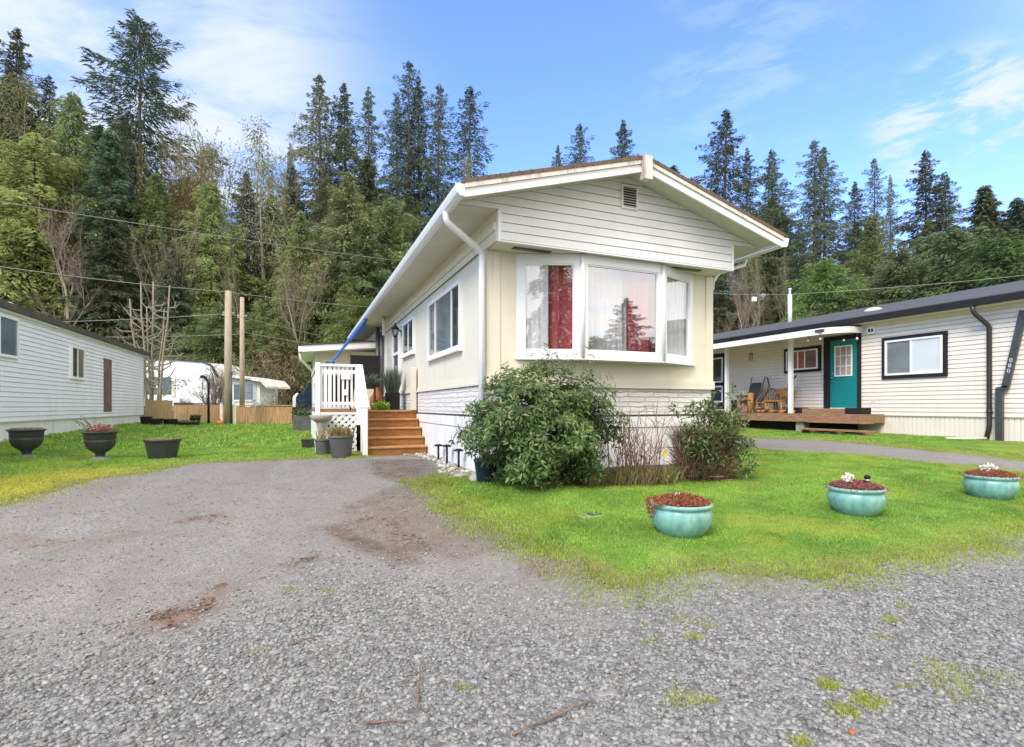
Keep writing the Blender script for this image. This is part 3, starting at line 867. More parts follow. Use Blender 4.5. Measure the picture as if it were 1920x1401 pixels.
def make_litter():
    """rust-brown fallen needles drifted on the driveway"""
    Xs = []; Ys = []
    for P, n in zip(EARTH, (7000, 1200, 900, 1500, 900, 300, 600, 400)):
        px = [p[0] for p in P]; py = [p[1] for p in P]
        X = RNG.uniform(min(px) - .1, max(px) + .1, n * 3); Y = RNG.uniform(min(py) - .1, max(py) + .1, n * 3)
        k = dirt_mask(X, Y) * (.2 + 1.3 * (fbm(X, Y, 4, 3) - .3)) > RNG.uniform(.1, 1, n * 3)
        Xs.append(X[k][:n]); Ys.append(Y[k][:n])
    n = 1500
    d = np.sqrt(RNG.uniform(2, 40, n)); t = RNG.uniform(-1.2, 1.0, n)
    X = d * (SY + CY * t); Y = d * (CY - SY * t); k = lawn_sd(X, Y) < 0
    Xs.append(X[k]); Ys.append(Y[k])
    X, Y = map(np.concatenate, (Xs, Ys)); n = len(X)
    L = RNG.uniform(.008, .034, n); a = RNG.normal(.55, .8, n); w = RNG.uniform(.0010, .0024, n)
    Z = G(X, Y) + rough(X, Y) + RNG.uniform(.004, .016, n)
    cx, cy_ = np.cos(a), np.sin(a)
    V = np.empty((n, 4, 3))
    for q, (sx, sw) in enumerate(((-1, -1), (1, -1), (1, 1), (-1, 1))):
        V[:, q] = np.stack([X + cx * L / 2 * sx - cy_ * w * sw / 2, Y + cy_ * L / 2 * sx + cx * w * sw / 2, Z + sx * RNG.uniform(-.004, .004, n)], -1)
    me = np_mesh('needle_litter', V.reshape(-1, 3), np.arange(n * 4).reshape(-1, 4), M['needle'])
    tag(link('needle_litter', me), 'rust brown fallen needles drifted on the driveway', 'needles', kind='stuff')
make_litter()
# ------------------------------------------------------------------ generic building bits
def siding(mb, origin, axis, length, z0, z1, lap, out, depth=.03, gap=.013):
    """overlapping boards along `axis` from origin, facing `out`"""
    o = Vector(origin); a = Vector(axis); n = Vector(out)
    z = z0
    while z < z1 - 1e-4:
        zt = min(z + lap, z1)
        p = []
        for zz, k in ((z + gap, depth), (zt, depth * .6)):
            for s in (0, length):
                q = o + a * s + n * k; p.append((q.x, q.y, zz))
        b0 = o + n * .0; b1 = o + a * length
        p += [(b0.x, b0.y, z + gap), (b1.x, b1.y, z + gap), (b0.x, b0.y, zt), (b1.x, b1.y, zt)]
        mb.add(p, [(0, 1, 3, 2), (4, 5, 1, 0), (2, 3, 7, 6)])
        z = zt
    return mb

def wbox(mb, o, a, n, s0, s1, z0, z1, d0, d1, bev=0):
    """box on a wall: s along the wall, z up, d out of the wall"""
    o, a, n = Vector(o), Vector(a), Vector(n)
    vs = []
    for z in (z0, z1):
        for d in (d0, d1):
            for s in (s0, s1):
                p = o + a * s + n * d; vs.append((p.x, p.y, z))
    return mb.add(vs, [(0, 2, 3, 1), (4, 5, 7, 6), (0, 1, 5, 4), (2, 6, 7, 3), (0, 4, 6, 2), (1, 3, 7, 5)])

def window(parent, o, a, n, s0, s1, z0, z1, fw, frame_mat, pane_mats, bars=(), outer=None, proud=.05, sill=False):
    """window > frame (trim), pane ...; bars are mullion positions along s"""
    fr = MB()
    for (p, q, r, t) in ((s0, s1, z1 - fw, z1), (s0, s1, z0, z0 + fw), (s0, s0 + fw, z0 + fw, z1 - fw), (s1 - fw, s1, z0 + fw, z1 - fw)):
        wbox(fr, o, a, n, p, q, r, t, -.01, proud)
    for b in bars:
        wbox(fr, o, a, n, b - fw * .4, b + fw * .4, z0 + fw, z1 - fw, -.01, proud - .012)
    if sill: wbox(fr, o, a, n, s0 - .03, s1 + .03, z0 - .035, z0, -.01, proud + .03)
    w = fr.build('window', frame_mat, parent)
    if outer:
        ow, om = outer; tr = MB()
        for (p, q, r, t) in ((s0 - ow, s1 + ow, z1, z1 + ow), (s0 - ow, s1 + ow, z0 - ow, z0), (s0 - ow, s0, z0, z1), (s1, s1 + ow, z0, z1)):
            wbox(tr, o, a, n, p, q, r, t, -.01, proud - .015)
        tr.build('trim', om, w)
    edges = [s0 + fw] + list(bars) + [s1 - fw]
    for k in range(len(edges) - 1):
        pm = pane_mats[k % len(pane_mats)]
        pb = MB(); wbox(pb, o, a, n, edges[k] + .001, edges[k + 1] - .001, z0 + fw * .9, z1 - fw * .9, -.012, max(proud * .35, proud - .026))
        pb.build('pane', pm, w)
    return w

def sheet(mb, pts_bottom, z0, z1, amp, wl, dirv, taper=0):
    """a hanging pleated curtain between two points"""
    p, q = Vector(pts_bottom[0]), Vector(pts_bottom[1]); L = (q - p).length
    n = max(8, int(L / wl * 10)); d = Vector(dirv); vs = []
    for i in range(n + 1):
        s = i / n
        off = amp * math.sin(s * L / wl * 2 * PI + .9 * math.sin(s * 5)) + amp * .4 * math.sin(s * L / wl * 4.6 + 1)
        for z, k in ((z0, 1 + taper), (z1, 1)):
            c = p + (q - p) * s + d * off * k
            vs.append((c.x, c.y, z))
    for i in range(n + 1):
        for j in (0, 1):
            v = Vector(vs[i * 2 + j]) + d * .006; vs.append(tuple(v))
    m = (n + 1) * 2; fs = []
    for i in range(n):
        fs += [(2 * i, 2 * i + 2, 2 * i + 3, 2 * i + 1), (m + 2 * i, m + 2 * i + 1, m + 2 * i + 3, m + 2 * i + 2)]
    mb.add(vs, fs, True)

FONT_SEG = {'0': [(0, 0, 1, 0), (1, 0, 1, 2), (1, 2, 0, 2), (0, 2, 0, 0)], '8': [(0, 0, 1, 0), (1, 0, 1, 2), (1, 2, 0, 2), (0, 2, 0, 0), (0, 1, 1, 1)]}

def numeral(name, ch, size, loc, rot, mat, parent):
    cu = bpy.data.curves.new(name, 'FONT'); cu.body = ch; cu.size = size; cu.extrude = .004; cu.align_x = 'CENTER'; cu.align_y = 'CENTER'; cu.offset = size * .012
    tmp = bpy.data.objects.new('tmp', cu); COL.objects.link(tmp)
    dg = bpy.context.evaluated_depsgraph_get()
    me = bpy.data.meshes.new_from_object(tmp.evaluated_get(dg))
    bpy.data.objects.remove(tmp); me.name = name
    me.transform(Matrix.Translation(Vector(loc) - wloc(parent)) @ rot)
    me.materials.clear(); me.materials.append(mat)
    return link(name, me, parent)

X0, X1, Y0, Y1 = HX0, HX1, HY0, HY1
XC = (X0 + X1) / 2
YP, YF = 6.17, 5.744            # gable panel plane, front edge of the roof
EX0, EX1 = 1.76, 2 * XC - 1.76  # eaves
def zs(x): return 4.41 - .288 * abs(x - XC)      # underside of the roof

# ------------------------------------------------------------------ the cream mobile home
def main_home():
    H = thing('mobile_home', 'cream single-wide mobile home with white gabled front and three-sided bay window, in the middle', 'mobile home', (X0, Y0, g(X0, Y0)))
    L0, N0 = (X0, Y0, 0), (-1, 0, 0)
    # cream walls: left, right, back, and the front round the bay opening
    zb, zt, T = 1.50, 3.69, .09
    bx0, bx1, bz0, bz1 = 2.80, 5.79, 1.90, 3.27
    w = MB()
    w.box((X0, Y0 + T, zb), (X0 + T, Y1, zt)); w.box((X1 - T, Y0 + T, zb), (X1, Y1, zt)); w.box((X0 + T, Y1 - T, zb), (X1 - T, Y1, zt))
    w.box((X0, Y0, zb), (bx0, Y0 + T, zt)); w.box((bx1, Y0, zb), (X1, Y0 + T, zt))
    w.box((bx0, Y0, zb), (bx1, Y0 + T, bz0)); w.box((bx0, Y0, bz1), (bx1, Y0 + T, zt))
    # a slightly proud lower ledge above the stone, seams between wall panels
    w.box((X0 - .012, Y0 - .05, 1.47), (X1 + .012, Y0 - .001, 1.535)); w.box((X0 - .02, Y0 - .051, 1.536), (X1 + .012, Y0 - .002, 1.60))
    w.box((X0 - .03, Y0 - .0, 1.495), (X0 - .001, Y1, 1.53)); w.box((X0 - .018, Y0 - .0, 1.531), (X0 - .001, Y1, 1.59))
    w.box((X0 + .09, Y0 - .014, 1.60), (X0 + .19, Y0 - .001, 3.29)); w.box((X1 - .13, Y0 - .016, 1.60), (X1 + .012, Y0 - .001, 3.29))
    for y in (8.75, 11.0, 14.9, 17.3):
        w.box((X0 - .007, y, 1.59), (X0 - .001, y + .03, 3.3))
    # upper side band under the eaves, and the boxed front overhang
    w.box((X0 - .022, YP + .02, 3.30), (X0 - .001, Y1, 3.43)); w.box((X0 - .045, YP + .02, 3.432), (X0 - .001, Y1, 3.53)); w.box((X0 - .014, YP + .02, 3.532), (X0 - .001, Y1, 3.68))
    w.box((X0, YP + .022, 3.31), (X0 + .02, Y0, 3.68)); w.box((X1 - .02, YP + .022, 3.31), (X1, Y0, 3.68))
    w.build('wall', M['cream'], H)
    wt = MB(); wt.box((X0 - .032, Y0 + .12, 3.30), (X0 - .024, Y1, 3.312)); wt.build('wall_trim', M['black'], H)
    # bottom of the overhang with two vents
    so = MB(); so.box((X0 + .02, YP + .02, 3.30), (X1 - .02, Y0, 3.318)); so.build('overhang_soffit', M['cream2'], H)
    for xa in (2.62, 5.20):
        v = MB(); v.box((xa, YP + .16, 3.288), (xa + .55, YP + .25, 3.3)); v.build('soffit_vent', M['brownblack'], H)
    # stone band, boards and skirting
    st = MB(); st.box((X0 + .004, Y0 + .004, 1.075), (X1 - .004, Y0 + T, 1.47)); st.box((X0 + .004, Y0 + T, 1.075), (X0 + T, Y1, 1.495)); st.box((X1 - T, Y0 + T, 1.075), (X1 - .004, Y1, 1.495))
    st.build('stone_band', M['stone'], H)
    sk = MB()
    sk.box((X0 - .014, Y0 - .012, .885), (X1 + .012, Y0 + T, 1.045)); sk.box((X0 - .014, Y0 + T, .885), (X0 + T, Y1, 1.045)); sk.box((X1 - T, Y0 + T, .885), (X1 + .012, Y1, 1.045))
    sk.box((X0, Y0, -.1), (X1, Y0 + T, .875)); sk.box((X0, Y0 + T, -.1), (X0 + T, Y1, .875)); sk.box((X1 - T, Y0 + T, -.1), (X1, Y1, .875))
    sk.build('skirting', M['skirt'], H)
    sj = MB(); sj.box((X0 + .008, Y0 + .008, 1.045), (X1 - .008, Y0 + T, 1.075)); sj.box((X0 + .008, Y0 + T, 1.045), (X0 + T, Y1, 1.075)); sj.box((X0 + .008, Y0 + .01, .875), (X1 - .01, Y0 + T, .885)); sj.box((X0 + .008, Y0 + T, .875), (X0 + T, Y1, .885)); sj.build('floor_joint', M['brownblack'], H)
    # gable of lapped white boards
    outline = [(X0, 3.30), (X1, 3.30), (X1, 3.69), (EX1 - .02, 3.69), (XC, zs(XC)), (EX0 + .02, 3.69), (X0, 3.69)]
    gb = MB(); lap = .113; z = 3.30
    def cut(z0, z1):
        if z0 < 3.69 - 1e-6: return [(X0, z0), (X1, z0), (X1, z1), (X0, z1)]
        def half(zz): return max(0., (4.41 - zz) / .288)
        a0, a1 = half(z0), half(z1)
        return [(XC - a0, z0), (XC + a0, z0), (XC + a1, z1), (XC - a1, z1)]
    levels = [3.30 + lap * k for k in range(0, 10)]
    levels = sorted(set([l for l in levels if l < 4.40] + [3.69, 4.405]))
    bottom = 3.30
    for i in range(len(levels) - 1):
        a, b = levels[i], levels[i + 1]
        if abs(a - 3.69) > 1e-6: bottom = a
        def off(zz): return .008 * (1 - (zz - bottom) / lap) + .014
        P = cut(a + (.009 if abs(a - 3.69) > 1e-6 else 0), b); a2 = P[0][1]; pts = [(x, YP - off(zz), zz) for x, zz in P]
        gb.add(pts, [(0, 1, 2, 3)])
        if abs(a - 3.69) > 1e-6:
            gb.add([(P[0][0], YP - off(a2), a2), (P[1][0], YP - off(a2), a2), (P[1][0], YP, a2), (P[0][0], YP, a2)], [(0, 3, 2, 1)])
    gb.prism([(x, YP, zz) for x, zz in outline], (0, .018, 0))
    gb.build('gable', M['siding_white'], H)
    gt = MB()
    gt.box((X0 - .004, YP - .030, 3.285), (X0 + .035, YP + .02, 3.688)); gt.box((X1 - .035, YP - .030, 3.285), (X1 + .004, YP + .02, 3.688)); gt.box((X0 + .035, YP - .026, 3.283), (X1 - .035, YP + .018, 3.30))
    gt.build('gable_trim', M['white_clean'], H)
    # gable vent
    v = MB(); vx0, vx1, vz0, vz1 = 4.18, 4.40, 3.985, 4.265
    for a, b in (((vx0 - .025, YP - .045, vz0 - .025), (vx1 + .025, YP - .012, vz0)), ((vx0 - .025, YP - .045, vz1), (vx1 + .025, YP - .012, vz1 + .025)), ((vx0 - .025, YP - .045, vz0), (vx0, YP - .012, vz1)), ((vx1, YP - .045, vz0), (vx1 + .025, YP - .012, vz1))):
        v.box(a, b)
    for k in range(8):
        zz = vz0 + (vz1 - vz0) * (k + .15) / 8
        v.add([(vx0, YP - .044, zz), (vx1, YP - .044, zz), (vx1, YP - .027, zz + .018), (vx0, YP - .027, zz + .018)], [(0, 1, 2, 3)])
    vo = v.build('gable_vent', M['siding_white'], H)
    vd = MB(); vd.box((vx0, YP - .0265, vz0), (vx1, YP - .0235, vz1)); vd.build('vent_back', M['brownblack'], vo)
    # roof
    yb = Y1 + .35; th = .11
    rf = MB()
    for s in (-1, 1):
        xe = XC + s * (XC - EX0)
        rf.prism([(XC, YF - .03, zs(XC) + .07), (xe - s * .0 + s * .02, YF - .03, zs(xe) + .065), (xe + s * .02, YF - .03, zs(xe) + th), (XC, YF - .03, zs(XC) + th + .01)], (0, yb - YF + .03, 0))
    roof = rf.build('roof', M['roof_old'], H)
    so = MB()
    for s in (-1, 1):
        xe = XC + s * (XC - EX0 - .02); xw = XC + s * (XC - X0)
        so.prism([(XC, YF + .03, zs(XC) + .02), (xe, YF + .03, zs(xe) + .02), (xe, YF + .03, zs(xe)), (XC, YF + .03, zs(XC))], (0, YP - YF - .05, 0))
        so.prism([(xe, YP + .02, 3.672), (xw, YP + .02, 3.672), (xw, YP + .02, 3.69), (xe, YP + .02, 3.69)], (0, Y1 - YP - .02, 0))
    so.build('soffit', M['soffit'], H)
    fb = MB(); fo = MB(); eav = MB()
    for s in (-1, 1):
        xe = XC + s * (XC - EX0)
        def rake(mb, y, dz0, dz1, t):
            mb.prism([(XC, y, zs(XC) + dz0), (xe, y, zs(xe) + dz0), (xe, y, zs(xe) + dz1), (XC, y, zs(XC) + dz1)], (0, t, 0))
        rake(fb, YF, -.085, .012, .03)
        rake(fo, YF - .022, .014, .085, .05)
        eav.box((xe - s * .02, YF + .031, zs(xe) - .03), (xe, Y1, zs(xe) + .06))
    fb.build('fascia', M['white_clean'], H); fo.build('rake_board', M['white_old'], H); eav.build('eave_board', M['white_clean'], H)
    rb = MB()
    rb.prism([(XC - .065, YF - .07, 4.20), (XC + .065, YF - .07, 4.20), (XC + .065, YF - .07, 4.508), (XC - .065, YF - .07, 4.508)], (0, .10, 0))
    rb.add([(XC - .004, YF - .072, 4.235), (XC + .012, YF - .072, 4.235), (XC + .012, YF - .072, 4.40), (XC - .004, YF - .072, 4.40)], [(0, 1, 2, 3)])
    rb.build('ridge_beam', M['white_old'], H)
    # moss and fir litter on the roof edge
    n = 2600
    s = RNG.uniform(0, 1, n); side = np.where(RNG.uniform(0, 1, n) < .45, -1, 1)
    X = XC + side * s * (XC - EX0); Y = YF - .02 + RNG.exponential(.22, n)
    keep = vnoise(X, Y, 3.2, 4) > .42
    X, Y = X[keep], Y[keep]
    me = stones(X, Y, 4.41 - .288 * abs(X - XC) + .118, RNG.uniform(.006, .022, len(X)), M['moss'], 'roof_moss', .6)
    mo = link('roof_moss', me, roof); 
    me.transform(Matrix.Translation(-wloc(roof))); 
    mo['kind'] = 'stuff'
    # gutters and downspout
    for s in (-1, 1):
        xe = XC + s * (XC - EX0)
        gz = zs(xe)
        prof = [(0, -.075), (.05, -.075), (.085, -.045), (.10, .0), (.105, .045), (.095, .05), (.085, .005), (.065, -.04), (.012, -.055), (.0, -.05)]
        gu = MB(); gu.prism([(xe + s * a, YF - .0, gz + b) for a, b in prof], (0, Y1 - YF, 0))
        gu.prism([(xe, YF - .016, gz - .08), (xe + s * .055, YF - .016, gz - .08), (xe + s * .09, YF - .016, gz - .045), (xe + s * .112, YF - .016, gz + .056), (xe, YF - .016, gz + .056)], (0, .015, 0))
        go = gu.build('gutter', M['gutter'], H)
        if s < 0:
            xd = X0 - .075
            dp = MB(); dp.tube([(xe - .05, 6.36, gz - .06), (xe - .05, 6.36, gz - .13), (xe - .035, 6.365, gz - .17), (xe + .02, 6.38, gz - .21), (xd - .05, 6.54, 3.27), (xd - .012, 6.56, 3.235), (xd, 6.57, 3.18), (xd, 6.575, 3.0), (xd, 6.575, g(xd, 6.5) + .1)], .043, 10)
            dp.build('downspout', M['pipe_white'], go)
        else:
            dp = MB(); xd = X1 + .07
            dp.tube([(xe + .05, 6.5, gz - .06), (xe + .03, 6.5, gz - .16), (xd + .1, 6.62, 3.38), (xd, 6.64, 3.25), (xd, 6.64, 3.12), (xd - .2, 6.9, 3.05)], .03, 8)
            dp.build('downspout', M['pipe_white'], go)
    # gable wall filler between panel and wall, ceiling and floor of the room
    rm = MB(); rm.box((X0 + T, Y0 + T, 1.08), (X1 - T, 9.6, 1.12)); rm.box((X0 + T, Y0 + T, 3.32), (X1 - T, 9.6, 3.35)); rm.box((X0 + T, 9.6, 1.08), (X1 - T, 9.64, 3.35))
    rm.build('room', M['inside'], H)
    # bay window
    xa, xb, ya = 3.613, 4.971, 6.273
    B = [(2.764, Y0 - .002), (xa, ya), (xb, ya), (5.82, Y0 - .002)]
    zb0, zb1 = 1.86, 3.285
    bay = None
    for i in range(3):
        p, q = Vector((*B[i], 0)), Vector((*B[i + 1], 0)); L = (q - p).length; a = (q - p) / L; n = Vector((a.y, -a.x, 0))
        fw = .115 if i != 1 else .085
        e0, e1 = (0, 0)
        fr = MB()
        for (s0, s1, z0, z1) in ((0, L, zb1 - .12, zb1), (0, L, zb0, zb0 + .11), (0, fw, zb0 + .11, zb1 - .12), (L - fw, L, zb0 + .11, zb1 - .12)):
            wbox(fr, p, a, n, s0, s1, z0, z1, -.06, .0)
        # slim inner sash
        for (s0, s1, z0, z1) in ((fw, L - fw, zb1 - .14, zb1 - .12), (fw, L - fw, zb0 + .11, zb0 + .13), (fw, fw + .018, zb0 + .13, zb1 - .14), (L - fw - .018, L - fw, zb0 + .13, zb1 - .14)):
            wbox(fr, p, a, n, s0, s1, z0, z1, -.05, -.014)
        wdw = fr.build('bay_window', M['white_clean'], H)
        pb = MB(); wbox(pb, p, a, n, fw + .0185, L - fw - .0185, zb0 + .1305, zb1 - .1405, -.036, -.03); pb.build('pane', M['glassfront' if i == 1 else 'glassbay'], wdw)
        if i < 2:
            pass
    for (x, y) in (B[1], B[2]):
        posts = MB(); posts.tube([(x, y - .004, zb0 + .0), (x, y - .004, zb1 - .0)], .034, 8); posts.build('bay_post', M['white_clean'], H)
    cap = MB()
    cap.prism([(x, y, 3.285) for x, y in B], (0, 0, .012)); cap.build('bay_top', M['cream2'], H)
    cap = MB(); cap.prism([(B[0][0] - .02, Y0 - .001, 1.842)] + [(B[0][0] - .02, Y0 - .03, 1.842), (xa - .01, ya - .03, 1.842), (xb + .01, ya - .03, 1.842), (B[3][0] + .02, Y0 - .03, 1.842), (B[3][0] + .02, Y0 - .001, 1.842)], (0, 0, .017)); cap.build('bay_sill', M['white_clean'], H)
    # curtains inside the bay
    for name, mat, p, q, amp, wl in (('curtain', 'sheer', (2.86, 6.645, 0), (3.20, 6.50, 0), .022, .12), ('curtain', 'red', (3.20, 6.56, 0), (3.60, 6.41, 0), .04, .2),
                                     ('curtain', 'sheer', (3.66, 6.56, 0), (4.94, 6.56, 0), .02, .10), ('curtain', 'red', (3.63, 6.44, 0), (3.80, 6.44, 0), .03, .12),
                                     ('curtain', 'red', (4.46, 6.44, 0), (4.93, 6.44, 0), .03, .18), ('curtain', 'sheer', (5.0, 6.40, 0), (5.74, 6.66, 0), .022, .10)):
        c = MB(); sheet(c, (p, q), 1.93, 3.26, amp, wl, (0, 1, 0), .2); c.build(name, M[mat], H)
    # side windows, door
    window(H, L0, (0, 1, 0), N0, 7.72 - Y0, 9.88 - Y0, 2.09, 3.16, .065, M['white_clean'], [M['pane_dark'], M['pane_grey'], M['pane_grey']], (7.72 - Y0 + .52, 9.88 - Y0 - .55), proud=.045, sill=True)
    window(H, L0, (0, 1, 0), N0, 11.25 - Y0, 12.55 - Y0, 2.37, 3.16, .065, M['white_clean'], [M['pane_dark']], (11.25 - Y0 + .62,), proud=.045, sill=True)
    # screen door of the entrance
    d0, d1 = 12.98 - Y0, 13.88 - Y0
    fr = MB()
    for (s0, s1, z0, z1) in ((d0, d1, 3.03, 3.13), (d0, d0 + .09, 1.13, 3.03), (d1 - .09, d1, 1.13, 3.03), (d0 + .09, d1 - .09, 1.13, 1.22), (d0 + .09, d1 - .09, 1.80, 1.88), (d0 + .09, d1 - .09, 2.50, 2.57)):
        wbox(fr, L0, (0, 1, 0), N0, s0, s1, z0, z1, -.01, .05)
    door = fr.build('screen_door', M['white_clean'], H)
    sc = MB(); wbox(sc, L0, (0, 1, 0), N0, d0 + .09, d1 - .09, 1.88, 3.03, -.01, .02); sc.build('screen', M['screen'], door)
    kp = MB(); wbox(kp, L0, (0, 1, 0), N0, d0 + .09, d1 - .09, 1.22, 1.80, -.01, .022); kp.build('kick_panel', M['cream2'], door)
    hd = MB(); hd.tube([(X0 - .055, Y0 + d0 + .06, 2.1), (X0 - .10, Y0 + d0 + .06, 2.1), (X0 - .10, Y0 + d0 + .06, 2.22)], .012, 6); hd.build('handle', M['chrome'], door)
    # far side window, meter pipe
    pp = MB(); pp.tube([(X0 - .06, 15.6, 1.2), (X0 - .06, 15.6, 3.55)], .045, 8); pp.tube([(X0 - .10, 16.2, 1.2), (X0 - .10, 16.2, 3.6)], .07, 8); pp.build('conduit', M['darkpost'], H)
    vp = MB(); vp.tube([(X0 - .16, 14.6, 3.15), (X0 - .16, 14.6, 3.66)], .05, 8); vp.build('vent_pipe', M['pipe_white'], H)
    # house number: one taupe 2 and the ghost of a second
    zc = 1.2 + (HV - 694.5) / F * (Y0 / ray(931)[1]); xc = Y0 * ray(930.5)[0] / ray(930.5)[1]
    R = Matrix.Rotation(PI / 2, 4, 'X')
    numeral('house_number', '2', .125, (xc + .02, Y0 - .004, zc), R, M['taupe'], H)
    numeral('house_number', '2', .125, (xc + .095, Y0 - .0035, zc), R, M['ghost'], H)
    return H
home = main_home()

# wall lantern by the door
lx, ly = X0 - .17, 12.72
t = thing('wall_lantern', 'black coach lantern on the cream wall beside the screen door', 'lantern', (X0, ly, 2.95))
m = MB(); m.lathe((lx, ly, 2.86), [(.0, 0), (.03, 0), (.05, .03), (.04, .04)], 6); m.lathe((lx, ly, 2.86), [(.085, .20), (.10, .21), (.05, .27), (.02, .31), (.012, .35), (0, .36)], 6)
for k in range(6):
    a = 2 * PI * k / 6
    m.tube([(lx + .05 * math.cos(a), ly + .05 * math.sin(a), 2.89), (lx + .085 * math.cos(a), ly + .085 * math.sin(a), 3.06)], .006, 4)
m.build('lantern_frame', M['black'], t)
m = MB(); m.lathe((lx, ly, 2.86), [(.045, .035), (.078, .2)], 6); m.build('lantern_glass', M['lampglass'], t)
m = MB(); m.box((X0 - .03, ly - .06, 2.90), (X0 - .0505 + .05, ly + .06, 3.06)); m.tube([(X0 - .03, ly, 3.0), (X0 - .1, ly, 3.06), (lx, ly, 3.07)], .015, 6); m.build('bracket', M['black'], t)

# ------------------------------------------------------------------ porch, steps, railings
def porch():
    zt = 1.12; yf = 11.0; x0 = .35; x1 = X0 - .02; yb = 16.9; gz = g(1.8, 10)
    P = thing('entrance_porch', 'wooden entrance porch with stained steps and white railings beside the cream home', 'porch', (1.3, 11.0, gz))
    d = MB(); n = 34
    for k in range(n):
        y = yf + (yb - yf) * k / n
        d.box((x0, y, zt - .035), (x1, y + (yb - yf) / n - .008, zt))
    d.build('deck', M['wood_deck'], P)
    fr = MB(); fr.box((x0 + .02, yf + .03, zt - .09), (x1, yf + .07, zt - .036)); fr.box((x0 + .02, yf + .07, zt - .18), (x0 + .06, yb, zt - .036)); fr.build('deck_frame', M['rail'], P)
    sx0 = 1.20
    tot = zt - gz; rh = tot / 5
    for k in range(5):
        ya = 10.0 + .25 * k
        za = gz + rh * k
        s = MB()
        s.box((sx0, ya + .025, za + (.0 if k else -.1)), (x1 - .005, ya + .06, za + rh - .036))
        st = s.build('step', M['wood_step'], P)
        tr = MB(); tr.box((sx0 - .012, ya - .005, za + rh - .036), (x1 - .002, ya + .275 if k < 4 else ya + .14, za + rh + .0), .006)
        tr.build('tread', M['wood_tread'], st)
    st = MB()
    st.prism([(sx0 - .03, 10.0, gz - .05), (sx0 - .03, 10.06, gz + rh - .04), (sx0 - .03, 11.05, zt - .06), (sx0 - .03, 11.05, gz - .05)], (.028, 0, 0)); st.build('stringer', M['rail'], P)
    # stair rail: two newels and sloping solid-looking balusters
    r = MB()
    nx = sx0 - .06
    r.box((nx - .05, 9.93, gz - .05), (nx + .045, 10.02, gz + .88), .008)
    r.build('newel_post', M['rail'], P)
    r = MB(); r.box((nx - .05, yf - .02, zt - .3), (nx + .045, yf + .075, zt + .93), .008); r.build('newel_post', M['rail'], P)
    r = MB()
    r.bar((nx, 9.96, gz + .90), (nx, yf + .05, zt + .92), .14, .04); r.bar((nx, 10.02, gz + .20), (nx, yf, zt + .10), .045, .09); r.bar((nx, 10.02, gz + .78), (nx, yf, zt + .80), .03, .09)
    r.build('stair_rail', M['rail'], P)
    for k in range(8):
        y = 10.1 + k * .113; zl = gz + .2 + (zt + .10 - gz - .2) * (y - 10.0) / 1.0
        b = MB(); b.box((nx - .02, y - .028, zl), (nx + .02, y + .028, zl + .62)); b.build('baluster', M['rail'], P)
    # front railing left of the steps, and the railing down the left side
    r = MB(); r.box((x0 - .02, yf - .01, zt + .88), (nx - .05, yf + .09, zt + .93)); r.build('top_rail', M['rail'], P)
    r = MB(); r.box((x0 + .05, yf + .02, zt + .10), (nx - .05, yf + .06, zt + .17)); r.build('bottom_rail', M['rail'], P)
    r = MB(); r.box((x0 + .05, yf + .02, zt + .74), (nx - .05, yf + .06, zt + .81)); r.build('middle_rail', M['rail'], P)
    n = 9
    for k in range(n):
        x = x0 + .06 + (nx - .12 - x0) * k / (n - 1)
        wd = .020 if k > 2 else .032
        b = MB(); b.box((x - wd, yf + .022, zt + .06), (x + wd, yf + .05, zt + .9)); b.build('baluster', M['rail'], P)
    # cut-out ornaments on the railing
    o = MB()
    for (xx, zz) in ((nx - .30, zt + .68), (nx - .22, zt + .68), (nx - .26, zt + .36)):
        o.lathe((0, 0, 0), [(0, 0)], 3) if False else None
        o.box((xx - .05, yf - .006, zz - .06), (xx + .05, yf + .018, zz + .06), .01)
    o.build('rail_ornament', M['rail'], P)
    pst = MB(); pst.box((x0 - .045, yf - .02, gz - .05), (x0 + .045, yf + .07, zt + .95), .008); pst.build('corner_post', M['rail'], P)
    r = MB(); r.box((x0 - .03, yf + .09, zt + .88), (x0 + .05, 15.2, zt + .93)); r.build('top_rail', M['rail'], P)
    r = MB(); r.box((x0, yf + .09, zt + .10), (x0 + .03, 15.2, zt + .17)); r.build('bottom_rail', M['rail'], P)
    for k in range(20):
        y = yf + .2 + k * .205
        b = MB(); b.box((x0, y, zt + .06), (x0 + .03, y + .06, zt + .88)); b.build('baluster', M['rail'], P)
    # lattice under the deck
    lt = MB(); W = nx - .05 - x0; Hh = zt - .05 - gz
    sp = .135; sw = .058
    for sgn in (1, -1):
        for k in range(-14, 26):
            c = k * sp
            poly = [(-9, 0), (9, 0), (9, 0), (-9, 0)]
            # strip: |(x - sgn*z) - c| <= sw
            q = [(0, 0), (W, 0), (W, Hh), (0, Hh)]
            q = clip(q, 1, -sgn, c + sw * .7)
            q = clip(q, -1, sgn, -(c - sw * .7)) if q else q
            if len(q) >= 3:
                lt.prism([(x0 + x, yf + (.0 if sgn > 0 else .009), gz + .0 + z) for x, z in q], (0, .008, 0))
    for (a, b) in (((x0, yf - .012, zt - .085), (nx - .05, yf - .001, zt - .04)), ((x0, yf - .012, gz - .02), (nx - .05, yf - .001, gz + .05))):
        lt.box(a, b)
    lt.build('lattice', M['lattice'], P)
    # side lattice, in shade
    sd_ = MB(); sd_.box((x0 + .0, yf + .03, g(0, 13) - .1), (x0 + .012, yb, zt - .19)); sd_.build('side_panel', M['lattice'], P)
    bk = MB(); bk.box((x0 + .02, yf + .35, gz - .1), (nx - .05, yf + .37, zt - .2)); bk.build('crawl_space_shade', M['dark'], P)  # near-black sheet painted in for the shade behind the lattice
